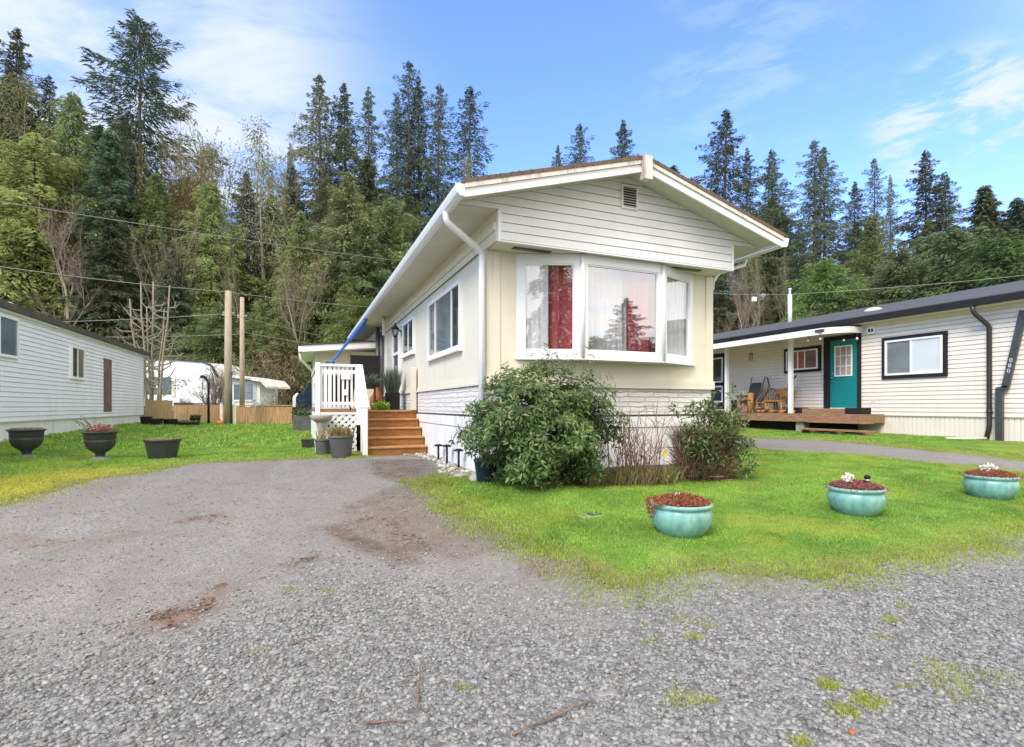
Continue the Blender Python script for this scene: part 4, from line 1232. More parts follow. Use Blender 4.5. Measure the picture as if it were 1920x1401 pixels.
    # cream half post against the home
    c = MB(); c.box((X0 - .14, 10.93, zt), (X0 - .034, 11.03, 2.02), .006); c.build('wall_post', M['cream2'], P)
porch()

# addition behind the porch
def addition():
    ya, x0, x1 = 17.0, .46, X0 - .001
    gz = g(1, 17)
    A = thing('lean_to_addition', 'white lean-to addition with a low roof behind the porch', 'addition', (.46, 17.0, gz))
    w = MB(); w.box((x0, ya, gz - .1), (x1, ya + .08, 2.92)); w.box((x0, ya + .08, gz - .1), (x0 + .08, 20.2, 2.92)); w.build('wall', M['cream2'], A)
    r = MB(); r.prism([(x0 - .36, ya - .55, 2.80), (x1, ya - .55, 3.02), (x1, ya - .55, 3.20), (x0 - .36, ya - .55, 2.98)], (0, 4.0, 0)); ro = r.build('roof', M['white_clean'], A)
    q = MB(); q.prism([(x0 - .40, ya - .58, 2.985), (x1, ya - .58, 3.205), (x1, ya - .58, 3.235), (x0 - .40, ya - .58, 3.015)], (0, 4.1, 0)); q.build('roof_sheet', M['roof_moss'], ro)
    gt = MB(); gt.box((x0 - .47, ya - .55, 2.80), (x0 - .365, 20.4, 2.96)); go = gt.build('gutter', M['gutter'], A)
    d = MB(); d.tube([(x0 - .42, ya - .35, 2.8), (x0 - .40, ya - .33, 2.6), (x0 - .1, ya - .1, 2.28), (x0 - .05, ya - .06, 2.2), (x0 - .05, ya - .06, gz)], .04, 8); d.build('downspout', M['cream2'], go)
    window(A, (x0, ya, 0), (1, 0, 0), (0, -1, 0), .25, .62, 2.28, 2.62, .04, M['white_clean'], [M['pane_dark']], proud=.03)
    for x in (x0 + .75, x0 + 1.0, x0 + 1.3):
        v = MB(); v.box((x, ya - .012, gz), (x + .02, ya - .001, 2.85)); v.build('batten', M['cream2'], A)
addition()
# ------------------------------------------------------------------ pale blue-white home on the left
def left_home():
    xw, ya, yb = -6.0, 6.0, 26.0
    gz = g(xw, 16)
    H = thing('mobile_home', 'pale blue-white sided mobile home with a mossy dark roof edge, at the left', 'mobile home', (xw, 16, gz))
    O, A, N = (xw, ya, 0), (0, 1, 0), (1, 0, 0)
    z0, zt = .845, 3.30
    w = MB(); w.box((xw - 3.7, ya, z0 - .02), (xw - .002, yb, zt)); siding(w, O, A, yb - ya, z0, zt, .112, N)
    siding(w, (xw - 3.7, ya, 0), (1, 0, 0), 3.7, z0, zt, .112, (0, -1, 0))
    w.build('wall', M['siding_blue'], H)
    s = MB(); s.box((xw - 3.7, ya + .03, gz - .5), (xw - .03, yb - .01, z0 - .02)); s.build('skirting', M['skirt'], H)
    for y in (14.2, 17.0, 20.0):
        b = MB(); b.box((xw - .03, y, gz - .2), (xw - .015, y + .03, z0 - .03)); b.build('skirting_batten', M['siding_blue'], H)
    c = MB(); c.box((xw - .04, yb - .06, gz - .1), (xw + .03, yb + .03, zt)); c.build('corner_trim', M['rust'], H)
    r = MB(); ridge = 3.62
    r.prism([(xw + .16, ya - .3, zt + .02), (xw + .16, ya - .3, zt + .17), (xw - 1.85, ya - .3, ridge + .17), (xw - 3.86, ya - .3, zt + .17), (xw - 3.86, ya - .3, zt + .02), (xw - 1.85, ya - .3, zt + .05)], (0, yb - ya + .5, 0))
    ro = r.build('roof', M['roof_moss'], H)
    e = MB(); e.box((xw, ya - .3, zt - .03), (xw + .10, yb + .2, zt + .018)); e.build('eave_board', M['white'], H)
    n = 1500; Y = RNG.uniform(9, yb, n); X = xw + RNG.uniform(-.7, .17, n); k = vnoise(X * 2, Y, 1.6, 6) > .5; X, Y = X[k], Y[k]
    me = stones(X, Y, zt + .17 + (xw + .16 - X) * .16, RNG.uniform(.01, .035, len(X)), M['shrub'], 'roof_moss', .6); me.transform(Matrix.Translation(-wloc(ro)))
    link('roof_moss', me, ro)['kind'] = 'stuff'
    window(H, O, A, N, 13.2 - ya, 15.36 - ya, 2.28, 3.20, .06, M['white_clean'], [M['pane_blue']], (14.55 - ya,), proud=.075)
    window(H, O, A, N, 18.35 - ya, 19.35 - ya, 1.98, 2.94, .07, M['white_clean'], [M['pane_dark']], (18.83 - ya,), proud=.075)
    d = MB(); wbox(d, O, A, N, 21.1 - ya, 21.85 - ya, 1.02, 2.80, -.01, .045)
    for k in range(7): wbox(d, O, A, N, 21.13 - ya + k * .1, 21.19 - ya + k * .1, 1.05, 2.77, .045, .055)
    d.build('slatted_panel', M['rust'], H)
    p = at_d(14, 566, 12.6); v = MB(); v.lathe((xw - .5, p.y, 3.40), [(.09, 0), (.09, .2), (.16, .2), (.16, .26), (.05, .32), (0, .33)], 12); v.build('roof_vent', M['white'], ro)
    v = MB(); v.box((xw - .9, p.y - .9, 3.5), (xw - .35, p.y - .2, 3.62), .02); v.build('roof_box', M['white'], ro)
left_home()

# ------------------------------------------------------------------ tan home on the right
def right_home():
    xw, ya, yb = 14.8, 3.5, 24.0
    gz = g(xw, 9)
    H = thing('mobile_home', 'tan sided mobile home with teal door, black trim and charcoal roof, at the right', 'mobile home', (xw, 9, gz))
    O, A, N = (xw, ya, 0), (0, 1, 0), (-1, 0, 0)
    z0, zt = .94, 3.50
    w = MB(); w.box((xw + .002, ya, z0 - .02), (xw + 4, yb, zt)); siding(w, O, A, yb - ya, z0, zt, .107, N); w.build('wall', M['siding_tan'], H)
    s = MB()
    y = ya
    s.box((xw + .03, ya, gz - .4), (xw + 3.9, yb, z0 - .02))
    while y < yb:
        s.box((xw + .012, y, gz - .4), (xw + .031, y + .085, z0 - .018)); y += .105
    s.build('skirting', M['siding_tan'], H)
    # roof
    xe, xr = xw - .35, xw + 2.0
    r = MB(); r.prism([(xe - .03, ya - .4, 3.62), (xr, ya - .4, 4.28), (xr, ya - .4, 4.36), (xe - .03, ya - .4, 3.70)], (0, yb - ya + .8, 0)); r.prism([(2 * xr - xe, ya - .4, 3.62), (xr, ya - .4, 4.28), (xr, ya - .4, 4.36), (2 * xr - xe, ya - .4, 3.70)], (0, yb - ya + .8, 0))
    ro = r.build('roof', M['roof_grey'], H)
    f = MB(); f.box((xe - .11, ya - .4, 3.515), (xe, yb + .3, 3.665)); f.build('gutter', M['black'], H)
    f = MB(); f.box((xe, ya - .4, 3.50), (xw, yb, 3.53)); f.build('soffit', M['siding_tan'], H)
    v = MB(); v.lathe((xw + .75, 10.1, 3.93), [(.2, 0), (.24, .04), (.24, .08), (.15, .13), (0, .15)], 16); v.build('roof_vent', M['white'], ro)
    # windows and doors
    window(H, O, A, N, 7.9 - ya, 9.27 - ya, 2.03, 2.97, .05, M['white_clean'], [M['blind'], M['pane_grey']], (8.63 - ya,), outer=(.09, M['black']), proud=.085)
    window(H, O, A, N, 11.25 - ya, 12.37 - ya, 2.36, 2.98, .045, M['white_clean'], [M['pane_red']], (11.7 - ya, 11.95 - ya), outer=(.085, M['black']), proud=.085)
    d0, d1 = 10.05 - ya, 10.87 - ya; zd = 1.16
    D = MB(); wbox(D, O, A, N, d0, d1, zd, zd + 1.98, -.01, .037)
    wbox(D, O, A, N, d0 + .12, d1 - .12, zd + .12, zd + .75, .037, .042)
    door = D.build('door', M['teal'], H)
    tr = MB()
    for (p, q, z, zz) in ((d0 - .11, d1 + .2, zd + 1.99, zd + 2.12), (d0 - .11, d0 - .005, zd - .02, zd + 1.99), (d1 + .005, d1 + .2, zd - .02, zd + 1.99)): wbox(tr, O, A, N, p, q, z, zz, -.01, .06)
    tr.build('trim', M['black'], door)
    lf = MB(); a0, a1, b0, b1 = d0 + .14, d1 - .14, zd + .92, zd + 1.82
    for (p, q, z, zz) in ((a0, a1, b1 - .035, b1), (a0, a1, b0, b0 + .035), (a0, a0 + .035, b0 + .035, b1 - .035), (a1 - .035, a1, b0 + .035, b1 - .035)): wbox(lf, O, A, N, p, q, z, zz, .037, .056)
    for k in (1, 2):
        s_ = a0 + (a1 - a0) * k / 3; wbox(lf, O, A, N, s_ - .01, s_ + .01, b0 + .035, b1 - .035, .038, .052)
        z_ = b0 + (b1 - b0) * k / 3; wbox(lf, O, A, N, a0 + .035, a1 - .035, z_ - .01, z_ + .01, .039, .050)
    lf.build('door_light', M['white_clean'], door)
    pn = MB(); wbox(pn, O, A, N, a0 + .03, a1 - .03, b0 + .03, b1 - .03, .037, .041); pn.build('pane', M['pane_beige'], door)
    hd = MB(); hd.lathe((xw - .055, ya + d1 - .07, zd + .86), [(0, 0), (.03, .01), (.035, .03), (.03, .05), (0, .06)], 10); hd.lathe((xw - .04, ya + d1 - .07, zd + 1.0), [(0, 0), (.025, 0), (.025, .05), (0, .05)], 10); hd.build('handle', M['chrome'], door)
    sw = MB(); wbox(sw, O, A, N, d0, d1, zd - .04, zd - .005, -.01, .05); sw.build('threshold', M['white_clean'], door)
    # far glazed door at the end of the porch
    fr = MB(); e0, e1 = 15.0 - ya, 16.2 - ya
    wbox(fr, O, A, N, e0, e1, 1.1, 3.2, -.01, .044); fd = fr.build('door', M['black'], H)
    fw = MB(); wbox(fw, O, A, N, e0 + .14, e1 - .3, 2.1, 3.05, .044, .06); wbox(fw, O, A, N, e0 + .14, e1 - .3, 1.35, 1.98, .044, .06); fw.build('door_light', M['white_clean'], fd)
    fp = MB(); wbox(fp, O, A, N, e0 + .2, e1 - .36, 2.16, 2.99, .06, .064); wbox(fp, O, A, N, e0 + .2, e1 - .36, 1.41, 1.92, .06, .064); fp.build('pane', M['pane_dark'], fd)
    # electrical box, outlet
    b = MB(); wbox(b, O, A, N, 9.54 - ya, 9.75 - ya, 3.21, 3.41, 0, .08, ); bo = b.build('vent_hood', M['white'], H)
    for y in (9.60, 9.68):
        b = MB(); wbox(b, O, A, N, y - ya - .02, y - ya + .03, 3.27, 3.35, .08, .088); b.build('vent_hole', M['dark'], bo)
    b = MB(); wbox(b, O, A, N, 9.55 - ya, 9.68 - ya, 1.28, 1.36, 0, .03); b.build('outlet_cover', M['cream2'], H)
    # downspouts
    yd = 6.98
    t = MB(); t.tube([(xe - .06, yd + .13, 3.52), (xe - .06, yd + .13, 3.40), (xe - .02, yd + .11, 3.33), (xw - .1, yd, 3.08), (xw - .07, yd - .02, 3.02), (xw - .065, yd - .02, .75), (xw - .075, yd + .03, gz + .04)], .05, 8)
    t.tube([(xw - .065, yd - .02, 1.05), (xw - .065, yd - .02, 1.10)], .062, 8)
    t.build('downspout', M['brownblack'], H)
    t = MB(); t.tube([(xw - .1, yd + .02, gz + .05), (xw - .5, yd + .35, gz + .03), (xw - .75, yd + .5, gz + .03)], .035, 8); t.build('drain_pipe', M['cream2'], H)
    # leaning dark downspout with the house number in pale figures
    t = MB()
    pa = Vector((xw - .12, 6.32, 3.30)); pb_ = Vector((xw - .12, 6.64, 1.62))
    t.bar(pa, pb_, .13, .07, (1, 0, 0)); t.bar((xw - .12, 6.60, 1.62), (xw - .12, 6.80, 1.58), .07, .09); t.bar((xw - .12, 6.745, 1.60), (xw - .12, 6.745, gz), .13, .08, (1, 0, 0))
    dn = t.build('downspout', M['darkpost'], H)
    R = Matrix.Rotation(-PI / 2, 4, 'Z') @ Matrix.Rotation(PI / 2, 4, 'X')
    for k, ch in enumerate('080'):
        p = pa + (pb_ - pa) * ((3.30 - (2.22 - k * .115)) / (3.30 - 1.62))
        numeral('house_number', ch, .125, (xw - .12 - .038, p.y, p.z), R, M['lead_white'], H)
    return xw, gz
RX, RGZ = right_home()

def right_porch():
    xw, gz = RX - .016, RGZ
    xf, y0, y1 = 13.75, 9.35, 19.0
    zt = .985
    P = thing('porch', 'timber porch with white posts along the tan home', 'porch', (13.9, 11, gz))
    d = MB(); n = 8
    for k in range(n):
        a = xf + (xw - xf) * k / n; d.box((a, y0, zt - .035), (a + (xw - xf) / n - .006, y1, zt))
    d.build('deck', M['wood_deck'], P)
    f = MB(); f.box((xf - .04, y0, zt - .24), (xf - .002, y1, zt - .005)); f.box((xf, y0 - .04, zt - .24), (xw, y0 - .002, zt - .005)); f.build('deck_fascia', M['wood_deck'], P)
    s = MB(); s.box((xf + .30, 9.9, zt + .002), (xw, 11.25, zt + .15)); s.build('door_step', M['wood_deck'], P)
    for (a, b) in ((9.4, 9.88), (11.27, 11.75)):
        s = MB(); s.box((xf + .25, a, zt + .001), (xf + .62, b, zt + .17), .01); s.build('planter_block', M['black'], P)
    bk = MB(); bk.box((xf + .3, y0 + .2, gz - .1), (xf + .32, y1, zt - .24)); bk.build('crawl_space_shade', M['dark'], P)  # dark sheet standing in for the shade below the deck
    pr = MB(); pr.box((xf + .05, 11.0, gz - .1), (xf + .3, 11.25, zt - .24)); pr.build('pier', M['concrete'], P)
    for k, (xa, xb, z) in enumerate(((xf - .36, xf - .045, zt - .20), (xf - .70, xf - .37, zt - .40))):
        s = MB(); s.box((xa, 8.9 - .35 * k, z - .04), (xb, 10.55, z)); s.build('step', M['wood_deck'], P)
    s = MB()
    for y in (8.95, 9.7, 10.5): s.box((xf - .6, y, gz - .1), (xf - .05, y + .04, zt - .245 - .2))
    s.build('stringer', M['wood_deck'], P)
    # roof over the porch with a white fascia that turns back to the wall
    xr = 13.15
    r = MB(); r.prism([(xr, 9.95, 3.22), (xw, 9.95, 3.44), (xw, 9.95, 3.50), (xr, 9.95, 3.30)], (0, 12, 0)); r.build('porch_roof', M['roof_grey'], P)
    f = MB()
    pts = [(xw - .0, 9.90, 3.36), (14.2, 9.86, 3.34), (13.5, 9.88, 3.28), (13.22, 10.0, 3.25), (13.11, 10.3, 3.235), (13.10, 22, 3.235)]
    for i in range(len(pts) - 1): f.bar(pts[i], pts[i + 1], .035, .17)
    f.build('fascia', M['white'], P)
    c = MB(); c.prism([(xr + .03, 9.98, 3.19), (xw, 9.98, 3.36), (xw, 9.98, 3.372), (xr + .03, 9.98, 3.202)], (0, 12, 0)); c.build('ceiling', M['white'], P)
    for y in (11.45, 14.0, 17.0):
        p = MB(); p.box((xf + .02, y - .055, zt), (xf + .13, y + .055, 3.26), .006); p.build('post', M['white'], P)
    return xf, zt
PXF, PZT = right_porch()

def bent(mb, p, q, sag, r, n=10, seg=6):
    p, q = Vector(p), Vector(q)
    mb.tube([p + (q - p) * (i / n) + Vector((0, 0, sag * 4 * (i / n) * (1 - i / n))) for i in range(n + 1)], r, seg)

# ------------------------------------------------------------------ things on the tan home's porch
def porch_things():
    z = PZT + .001
    x = 14.35
    def pt(u): return x * ray(u)[1] / ray(u)[0]
    y = pt(1414)
    t = thing('folding_chair', 'dark folding chair leaning back on the tan home porch', 'chair', (x, y, z))
    m = MB(); m.add([(x - .1, y - .25, z + .45), (x - .1, y + .25, z + .45), (x + .12, y + .2, z + 1.02), (x + .12, y - .2, z + 1.02), (x - .08, y - .25, z + .45), (x - .08, y + .25, z + .45), (x + .14, y + .2, z + 1.02), (x + .14, y - .2, z + 1.02)], [(0, 1, 2, 3), (7, 6, 5, 4), (0, 4, 5, 1), (1, 5, 6, 2), (2, 6, 7, 3), (3, 7, 4, 0)]); m.build('backrest', M['brownblack'], t)
    m = MB(); m.box((x - .45, y - .25, z + .40), (x - .08, y + .25, z + .44)); m.build('seat', M['brownblack'], t)
    for s in (-.25, .25):
        m = MB(); m.tube([(x - .45, y + s, z), (x + .05, y + s, z + .75), (x + .2, y + s * 1.1, z + 1.22)], .016, 6); m.build('leg', M['brownblack'], t)
        m = MB(); m.tube([(x + .1, y + s, z), (x - .4, y + s, z + .42)], .016, 6); m.build('leg', M['brownblack'], t)
    y = pt(1420) - .05
    t = thing('log_stump', 'upright orange-brown log beside the dark folding chair', 'log', (14.0, y, z))
    m = MB(); m.tube([(14.0, y, z), (14.0, y + .01, z + .3), (13.99, y, z + .66)], [.11, .10, .10], 12); m.build('log_body', M['logwarm'], t)
    y = pt(1460)
    t = thing('rustic_chair', 'rustic branch armchair with curved bent-wood arms on the porch', 'chair', (x, y, z))
    m = MB(); m.box((x - .28, y - .34, z + .36), (x + .2, y + .34, z + .41)); m.build('seat', M['logwarm'], t)
    m = MB()
    for k in range(7): m.tube([(x + .18, y - .3 + k * .1, z + .41), (x + .27, y - .3 + k * .1, z + .80 + .05 * math.sin(k))], .022, 6)
    m.box((x + .21, y - .33, z + .55), (x + .27, y + .33, z + .78)); m.build('backrest', M['logwarm'], t)
    for s in (-1, 1):
        m = MB(); m.tube([(x - .25, y + s * .5, z + .30), (x - .1, y + s * .42, z + .62), (x + .0, y + s * .36, z + .9), (x + .12, y + s * .55, z + 1.18)], .024, 6); m.build('arm', M['brownblack'], t)
        for xx in (-.24, .16):
            m = MB(); m.tube([(x + xx, y + s * .3, z), (x + xx, y + s * .3, z + .37)], .03, 6); m.build('leg', M['logwarm'], t)
    y = pt(1440)
    t = thing('rustic_chair', 'smaller rustic branch chair between the orange log and the bent-arm armchair', 'chair', (14.3, y, z))
    m = MB()
    for k in range(6): m.tube([(14.1, y - .22 + k * .088, z + .33), (14.5, y - .22 + k * .088, z + .35)], .022, 6)
    m.build('seat', M['logwarm'], t)
    m = MB()
    for k in range(6): m.tube([(14.5, y - .22 + k * .088, z + .34), (14.56, y - .25 + k * .1, z + .72 + .09 * math.sin(k * .63))], .018, 6)
    bent(m, (14.54, y - .26, z + .6), (14.54, y + .26, z + .6), .2, .024); m.build('backrest', M['twig'], t)
    for s in (-.23, .23):
        for xx in (14.12, 14.48):
            m = MB(); m.tube([(xx, y + s * 1.1, z), (xx, y + s, z + .36)], .026, 6); m.build('leg', M['logwarm'], t)
        m = MB(); bent(m, (14.08, y + s * 1.1, z + .34), (14.54, y + s * 1.15, z + .58), .12, .02); m.build('arm', M['twig'], t)
    y = pt(1386)
    t = tag(MB().lathe((14.2, y, z), [(0, 0), (.13, 0), (.16, .42), (.165, .44), (.15, .44), (.14, .38), (0, .37)], 16).build('bucket', M['black'], None, (14.2, y, z)), 'black bucket beside the far white porch post', 'bucket')
    y = pt(1403)
    t = thing('side_table', 'small patterned side table between black bucket and orange log', 'table', (14.25, y, z))
    m = MB(); m.box((14.05, y - .22, z + .03), (14.45, y + .22, z + .56), .01); m.build('cabinet', M['heather'], t)
    m = MB(); m.box((14.0, y - .3, z + .561), (14.5, y + .3, z + .59)); m.build('tabletop', M['brownblack'], t)
    # firewood heap: countable logs
    for k in range(8):
        yy = pt(1432) - .1 - (k % 6) * .25 + random.uniform(-.07, .07); zz = z + .06 + (k // 6) * .10; r = .035 + .022 * random.random()
        a = random.uniform(-.9, .9)
        m = MB(); m.tube([(13.9, yy - a * .2, zz), (14.2, yy + a * .2, zz)], r, 9)
        tag(m.build('firewood_log', M[random.choice(['logwarm', 'log', 'wood_deck'])], None, (13.9, yy, zz)), 'split firewood log in the low heap under the rustic chair', 'log', 'firewood logs on the tan home porch')
    y = pt(1427)
    t = thing('wind_chime', 'pale pink wind chime hanging under the porch ceiling', 'wind chime', (13.9, y, 3.2))
    m = MB(); m.tube([(13.9, y, 3.19), (13.9, y, 2.98)], .006, 5); m.lathe((13.9, y, 2.93), [(0, .05), (.06, .03), (.07, 0), (0, 0)], 10); m.build('hanger', M['terracotta'], t)
    for k in range(5):
        a = 2 * PI * k / 5
        m = MB(); m.tube([(13.9 + .05 * math.cos(a), y + .05 * math.sin(a), 2.93), (13.9 + .05 * math.cos(a), y + .05 * math.sin(a), 2.68 + .02 * k)], .012, 6); m.build('chime', M['heather'], t)
    y = 16.3
    t = thing('wicker_plant_stand', 'round brown wicker stand beside the far porch door', 'stand', (14.3, y, z))
    m = MB(); bent(m, (14.3, y - .22, z), (14.3, y + .22, z), .85, .02); bent(m, (14.2, y - .2, z), (14.4, y + .2, z), .8, .02); m.build('hoop', M['twig'], t)
    # festoon bulbs under the fascia
    for k, u in enumerate((1515, 1538, 1582, 1607)):
        xx = 13.3 if k < 2 else 14.2
        yy = xx * ray(u)[1] / ray(u)[0]
        zz = 3.12
        t = thing('string_light_bulb', ['white bulb under the porch fascia, left of the others', 'white bulb under the porch fascia, second from the left', 'white bulb over the left half of the teal door', 'white bulb over the right half of the teal door'][k], 'bulb', (xx, yy, zz), 'festoon bulbs under the tan porch roof')
        m = MB(); m.lathe((xx, yy, zz - .1), [(0, 0), (.025, .015), (.03, .04), (.015, .075), (.0, .075)], 8); m.build('bulb', M['white_clean'], t)
        m = MB(); m.tube([(xx, yy, zz - .03), (xx, yy, zz + .10)], .01, 5); m.build('cord', M['black'], t)
porch_things()

# ------------------------------------------------------------------ foliage builders (arrays)
def leaf_cards(P, D, U, L, W, fold=.25, curl=.2):
    """pointed leaves: root P, direction D, up U -> V, faces (6 verts, 4 tris each)"""
    n = len(P)
    D = D / np.linalg.norm(D, axis=1, keepdims=True)
    S = np.cross(D, U); S /= np.linalg.norm(S, axis=1, keepdims=True) + 1e-9
    Nn = np.cross(S, D)
    L = L[:, None]; W = W[:, None]
    V = np.empty((n, 5, 3))
    V[:, 0] = P; V[:, 1] = P + D * L * .5 + S * W / 2 + Nn * L * fold * .3; V[:, 2] = P + D * L - Nn * L * curl
    V[:, 3] = P + D * L * .5 - S * W / 2 + Nn * L * fold * .3; V[:, 4] = P + D * L * .52
    b = (np.arange(n) * 5)[:, None]
    Fc = np.concatenate([b + np.array([[0, 1, 4]]), b + np.array([[1, 2, 4]]), b + np.array([[4, 2, 3]]), b + np.array([[0, 4, 3]])])
    return V.reshape(-1, 3), Fc

def blade_cards(P, D, L, W, droop=.2):
    """slim tapering slivers, random roll"""
    n = len(P)
    D = D / np.linalg.norm(D, axis=1, keepdims=True)
    R = RNG.normal(0, 1, (n, 3)); S = np.cross(D, R); S /= np.linalg.norm(S, axis=1, keepdims=True) + 1e-9
    L = L[:, None]; W = W[:, None]
    V = np.empty((n, 5, 3))
    M_ = P + D * L * .55; T = P + D * L; T = T - np.array([0, 0, 1]) * L * droop
    V[:, 0] = P - S * W * .25; V[:, 1] = P + S * W * .25; V[:, 2] = M_ + S * W * .5; V[:, 3] = M_ - S * W * .5; V[:, 4] = T
    b = (np.arange(n) * 5)[:, None]
    return V.reshape(-1, 3), b + np.array([[0, 1, 2, 3]]), b + np.array([[3, 2, 4]])

def cards_obj(name, V, Fs, mat, parent=None, loc=(0, 0, 0)):
    off = wloc(parent) if parent is not None else Vector(loc)
    o = link(name, np_mesh(name, V - np.array(off), Fs, mat), parent)
    if parent is None: o.location = off
    return o

def unit(n):
    v = RNG.normal(0, 1, (n, 3)); return v / np.linalg.norm(v, axis=1, keepdims=True)

# ------------------------------------------------------------------ planters
def pot_at(u, v): 
    p = ong(u, v); return Vector((p.x, p.y, g(p.x, p.y) + .01))

def aqua_pot(u, v, label, spill, seed, mat, flowers):
    p = pot_at(u, v); p.y = 3.53 if v > 900 else p.y; p.x = p.y * ray(u)[0] / ray(u)[1]; p.z = g(p.x, p.y) + .006
    r = .25
    T = thing('aqua_planter', label, 'planter', p, 'aqua glazed bowl planters in a row on the front lawn')
    prof = [(0, .0), (.13, .0), (.145, .012), (.19, .05), (.232, .11), (.25, .17), (.249, .205), (.238, .235), (.232, .245), (.236, .252), (.250, .262), (.255, .275), (.250, .288), (.236, .292), (.222, .286), (.215, .26), (.21, .24)]
    MB().lathe(p, prof, 48).build('bowl', M['aqua'], T)
    MB().lathe(p, [(.216, .268), (.12, .278), (0, .283)], 24).build('soil', M['soil'], T)
    n = 2600
    rr = .235 * np.sqrt(RNG.uniform(0, 1, n)); a = RNG.uniform(0, 2 * PI, n)
    P = np.stack([p.x + rr * np.cos(a), p.y + rr * np.sin(a), p.z + .285 + .05 * (1 - (rr / .24) ** 2) + RNG.uniform(-.01, .02, n)], -1)
    m = 420 if spill else 160   # spilling over the rim
    a2 = RNG.normal(2.85, .42, m) if spill else RNG.uniform(0, 2 * PI, m)
    P2 = np.stack([p.x + (.25 + .04 * RNG.uniform(0, 1, m)) * np.cos(a2), p.y + (.25 + .04 * RNG.uniform(0, 1, m)) * np.sin(a2), p.z + .30 - (RNG.uniform(0, .15, m) * np.exp(-((a2 - 2.85) / .33) ** 2) if spill else RNG.uniform(0, .03, m))], -1)
    P = np.concatenate([P, P2]); D = unit(len(P)); D[:, 2] = np.abs(D[:, 2]) * .8 + .1
    V, Fc = leaf_cards(P, D, unit(len(P)), RNG.uniform(.012, .024, len(P)), RNG.uniform(.007, .013, len(P)))
    cards_obj('sedum', V, [Fc], M[mat], T)
    for (dx, dy, h, rad, k) in flowers:
        c = np.array([p.x + dx, p.y + dy, p.z + .28 + h])
        Pq = c + unit(k) * rad * RNG.uniform(.3, 1, (k, 1)) * np.array([1, 1, .8]); Dq = unit(k); Dq[:, 2] += .3
        V, Fc = leaf_cards(Pq, Dq, unit(k), np.full(k, .028), np.full(k, .024)); cards_obj('flower', V, [Fc], M['flower'], T)
        m_ = MB()
        for q in range(5): m_.tube([(p.x + dx * .6 + .01 * q - .02, p.y + dy * .6, p.z + .27), (c[0] + (q - 2) * rad * .3, c[1], c[2])], .003, 4)
        m_.build('stem', M['reed'], T)
    return T
aqua_pot(1277, 998, 'aqua bowl planter nearest the camera with russet sedum spilling over its left rim', True, 1, 'sedum', [(.0, .05, .06, .02, 14)])
aqua_pot(1605, 970, 'aqua bowl planter with pink sedum, white blooms and a solar light', False, 2, 'sedumpink', [(-.06, .05, .09, .055, 110), (-.0, .06, .10, .04, 50)])
aqua_pot(1857, 934, 'aqua bowl planter with rust plants and tall white blooms, at the far right', False, 3, 'sedum', [(-.04, .02, .09, .06, 70), (.05, .0, .10, .06, 70), (.1, .0, .08, .03, 30)])

p = Vector((5.20, 3.44, 0)); p.z = g(p.x, p.y) + .285
t = thing('solar_light', 'small black-topped solar light stuck in the pink sedum planter', 'solar light', p)
MB().tube([p, p + Vector((0, 0, .07))], .006, 6).build('spike', M['black'], t)
MB().lathe(p, [(.014, .065), (.02, .07), (.02, .105), (.014, .11)], 12).build('lens', M['chrome'], t)
MB().lathe(p, [(0, .108), (.028, .108), (.028, .135), (.012, .145), (0, .146)], 14).build('cap', M['black'], t)

def urn(u, v, label, fill):
    p = pot_at(u, v); d = 8.9
    q = at_d(u, v, d); p = Vector((q.x, q.y, g(q.x, q.y) + .01))
    T = thing('garden_urn', label, 'urn', p, 'black garden urns on the left lawn')
    MB().lathe(p, [(0, 0), (.17, 0), (.175, .015), (.14, .04), (.08, .065), (.0, .07)], 28).build('foot', M['stonebase'], T)
    MB().lathe(p, [(.07, .05), (.065, .09), (.08, .13), (.15, .18), (.20, .24), (.222, .32), (.223, .34), (.216, .35), (.222, .36), (.225, .44), (.235, .46), (.258, .475), (.262, .485), (.25, .495), (.22, .49), (.21, .45)], 36).build('bowl', M['charcoal'], T)
    MB().lathe(p, [(.215, .465), (.1, .48), (0, .485)], 24).build('soil', M['soil'], T)
    if fill == 'moss':
        n = 900; rr = .21 * np.sqrt(RNG.uniform(0, 1, n)); a = RNG.uniform(0, 2 * PI, n)
        P = np.stack([p.x + rr * np.cos(a), p.y + rr * np.sin(a), p.z + .48 + .02 * RNG.uniform(0, 1, n)], -1); D = unit(n); D[:, 2] = abs(D[:, 2]) + .4
        V, Fa, Fb = blade_cards(P, D, RNG.uniform(.02, .05, n), np.full(n, .01)); cards_obj('moss', V, [Fa, Fb], M['pots_moss'], T)
    else:
        n = 700; P = np.array([p.x, p.y, p.z + .53]) + unit(n) * np.array([.17, .17, .085]) * RNG.uniform(.4, 1, (n, 1))
        V, Fc = leaf_cards(P, unit(n), unit(n), RNG.uniform(.03, .05, n), RNG.uniform(.02, .035, n)); cards_obj('flower_heads', V, [Fc], M['heather'], T)
        m = MB(); Pl = []
        for k in range(6):
            e = Vector((p.x - .12 - .05 * k, p.y, p.z + .5 + .16 + .018 * k)) + Vector((random.uniform(-.03, .03), random.uniform(-.06, .06), random.uniform(-.1, .06)))
            bent(m, (p.x - .08, p.y, p.z + .47), e, .03, .004, 6, 4)
            for q in range(12): Pl.append(Vector((p.x - .08, p.y, p.z + .47)).lerp(e, .3 + .06 * q))
        m.build('stem', M['twig'], T)
        Pl = np.array([tuple(q) for q in Pl]); n = len(Pl)
        V, Fc = leaf_cards(Pl, unit(n), unit(n), np.full(n, .035), np.full(n, .016)); cards_obj('leaves', V, [Fc], M['reed'], T)
urn(50, 866, 'black garden urn filled only with dry moss, nearest the left edge', 'moss')
urn(188, 861, 'black garden urn holding dried pink flower heads', 'heads')

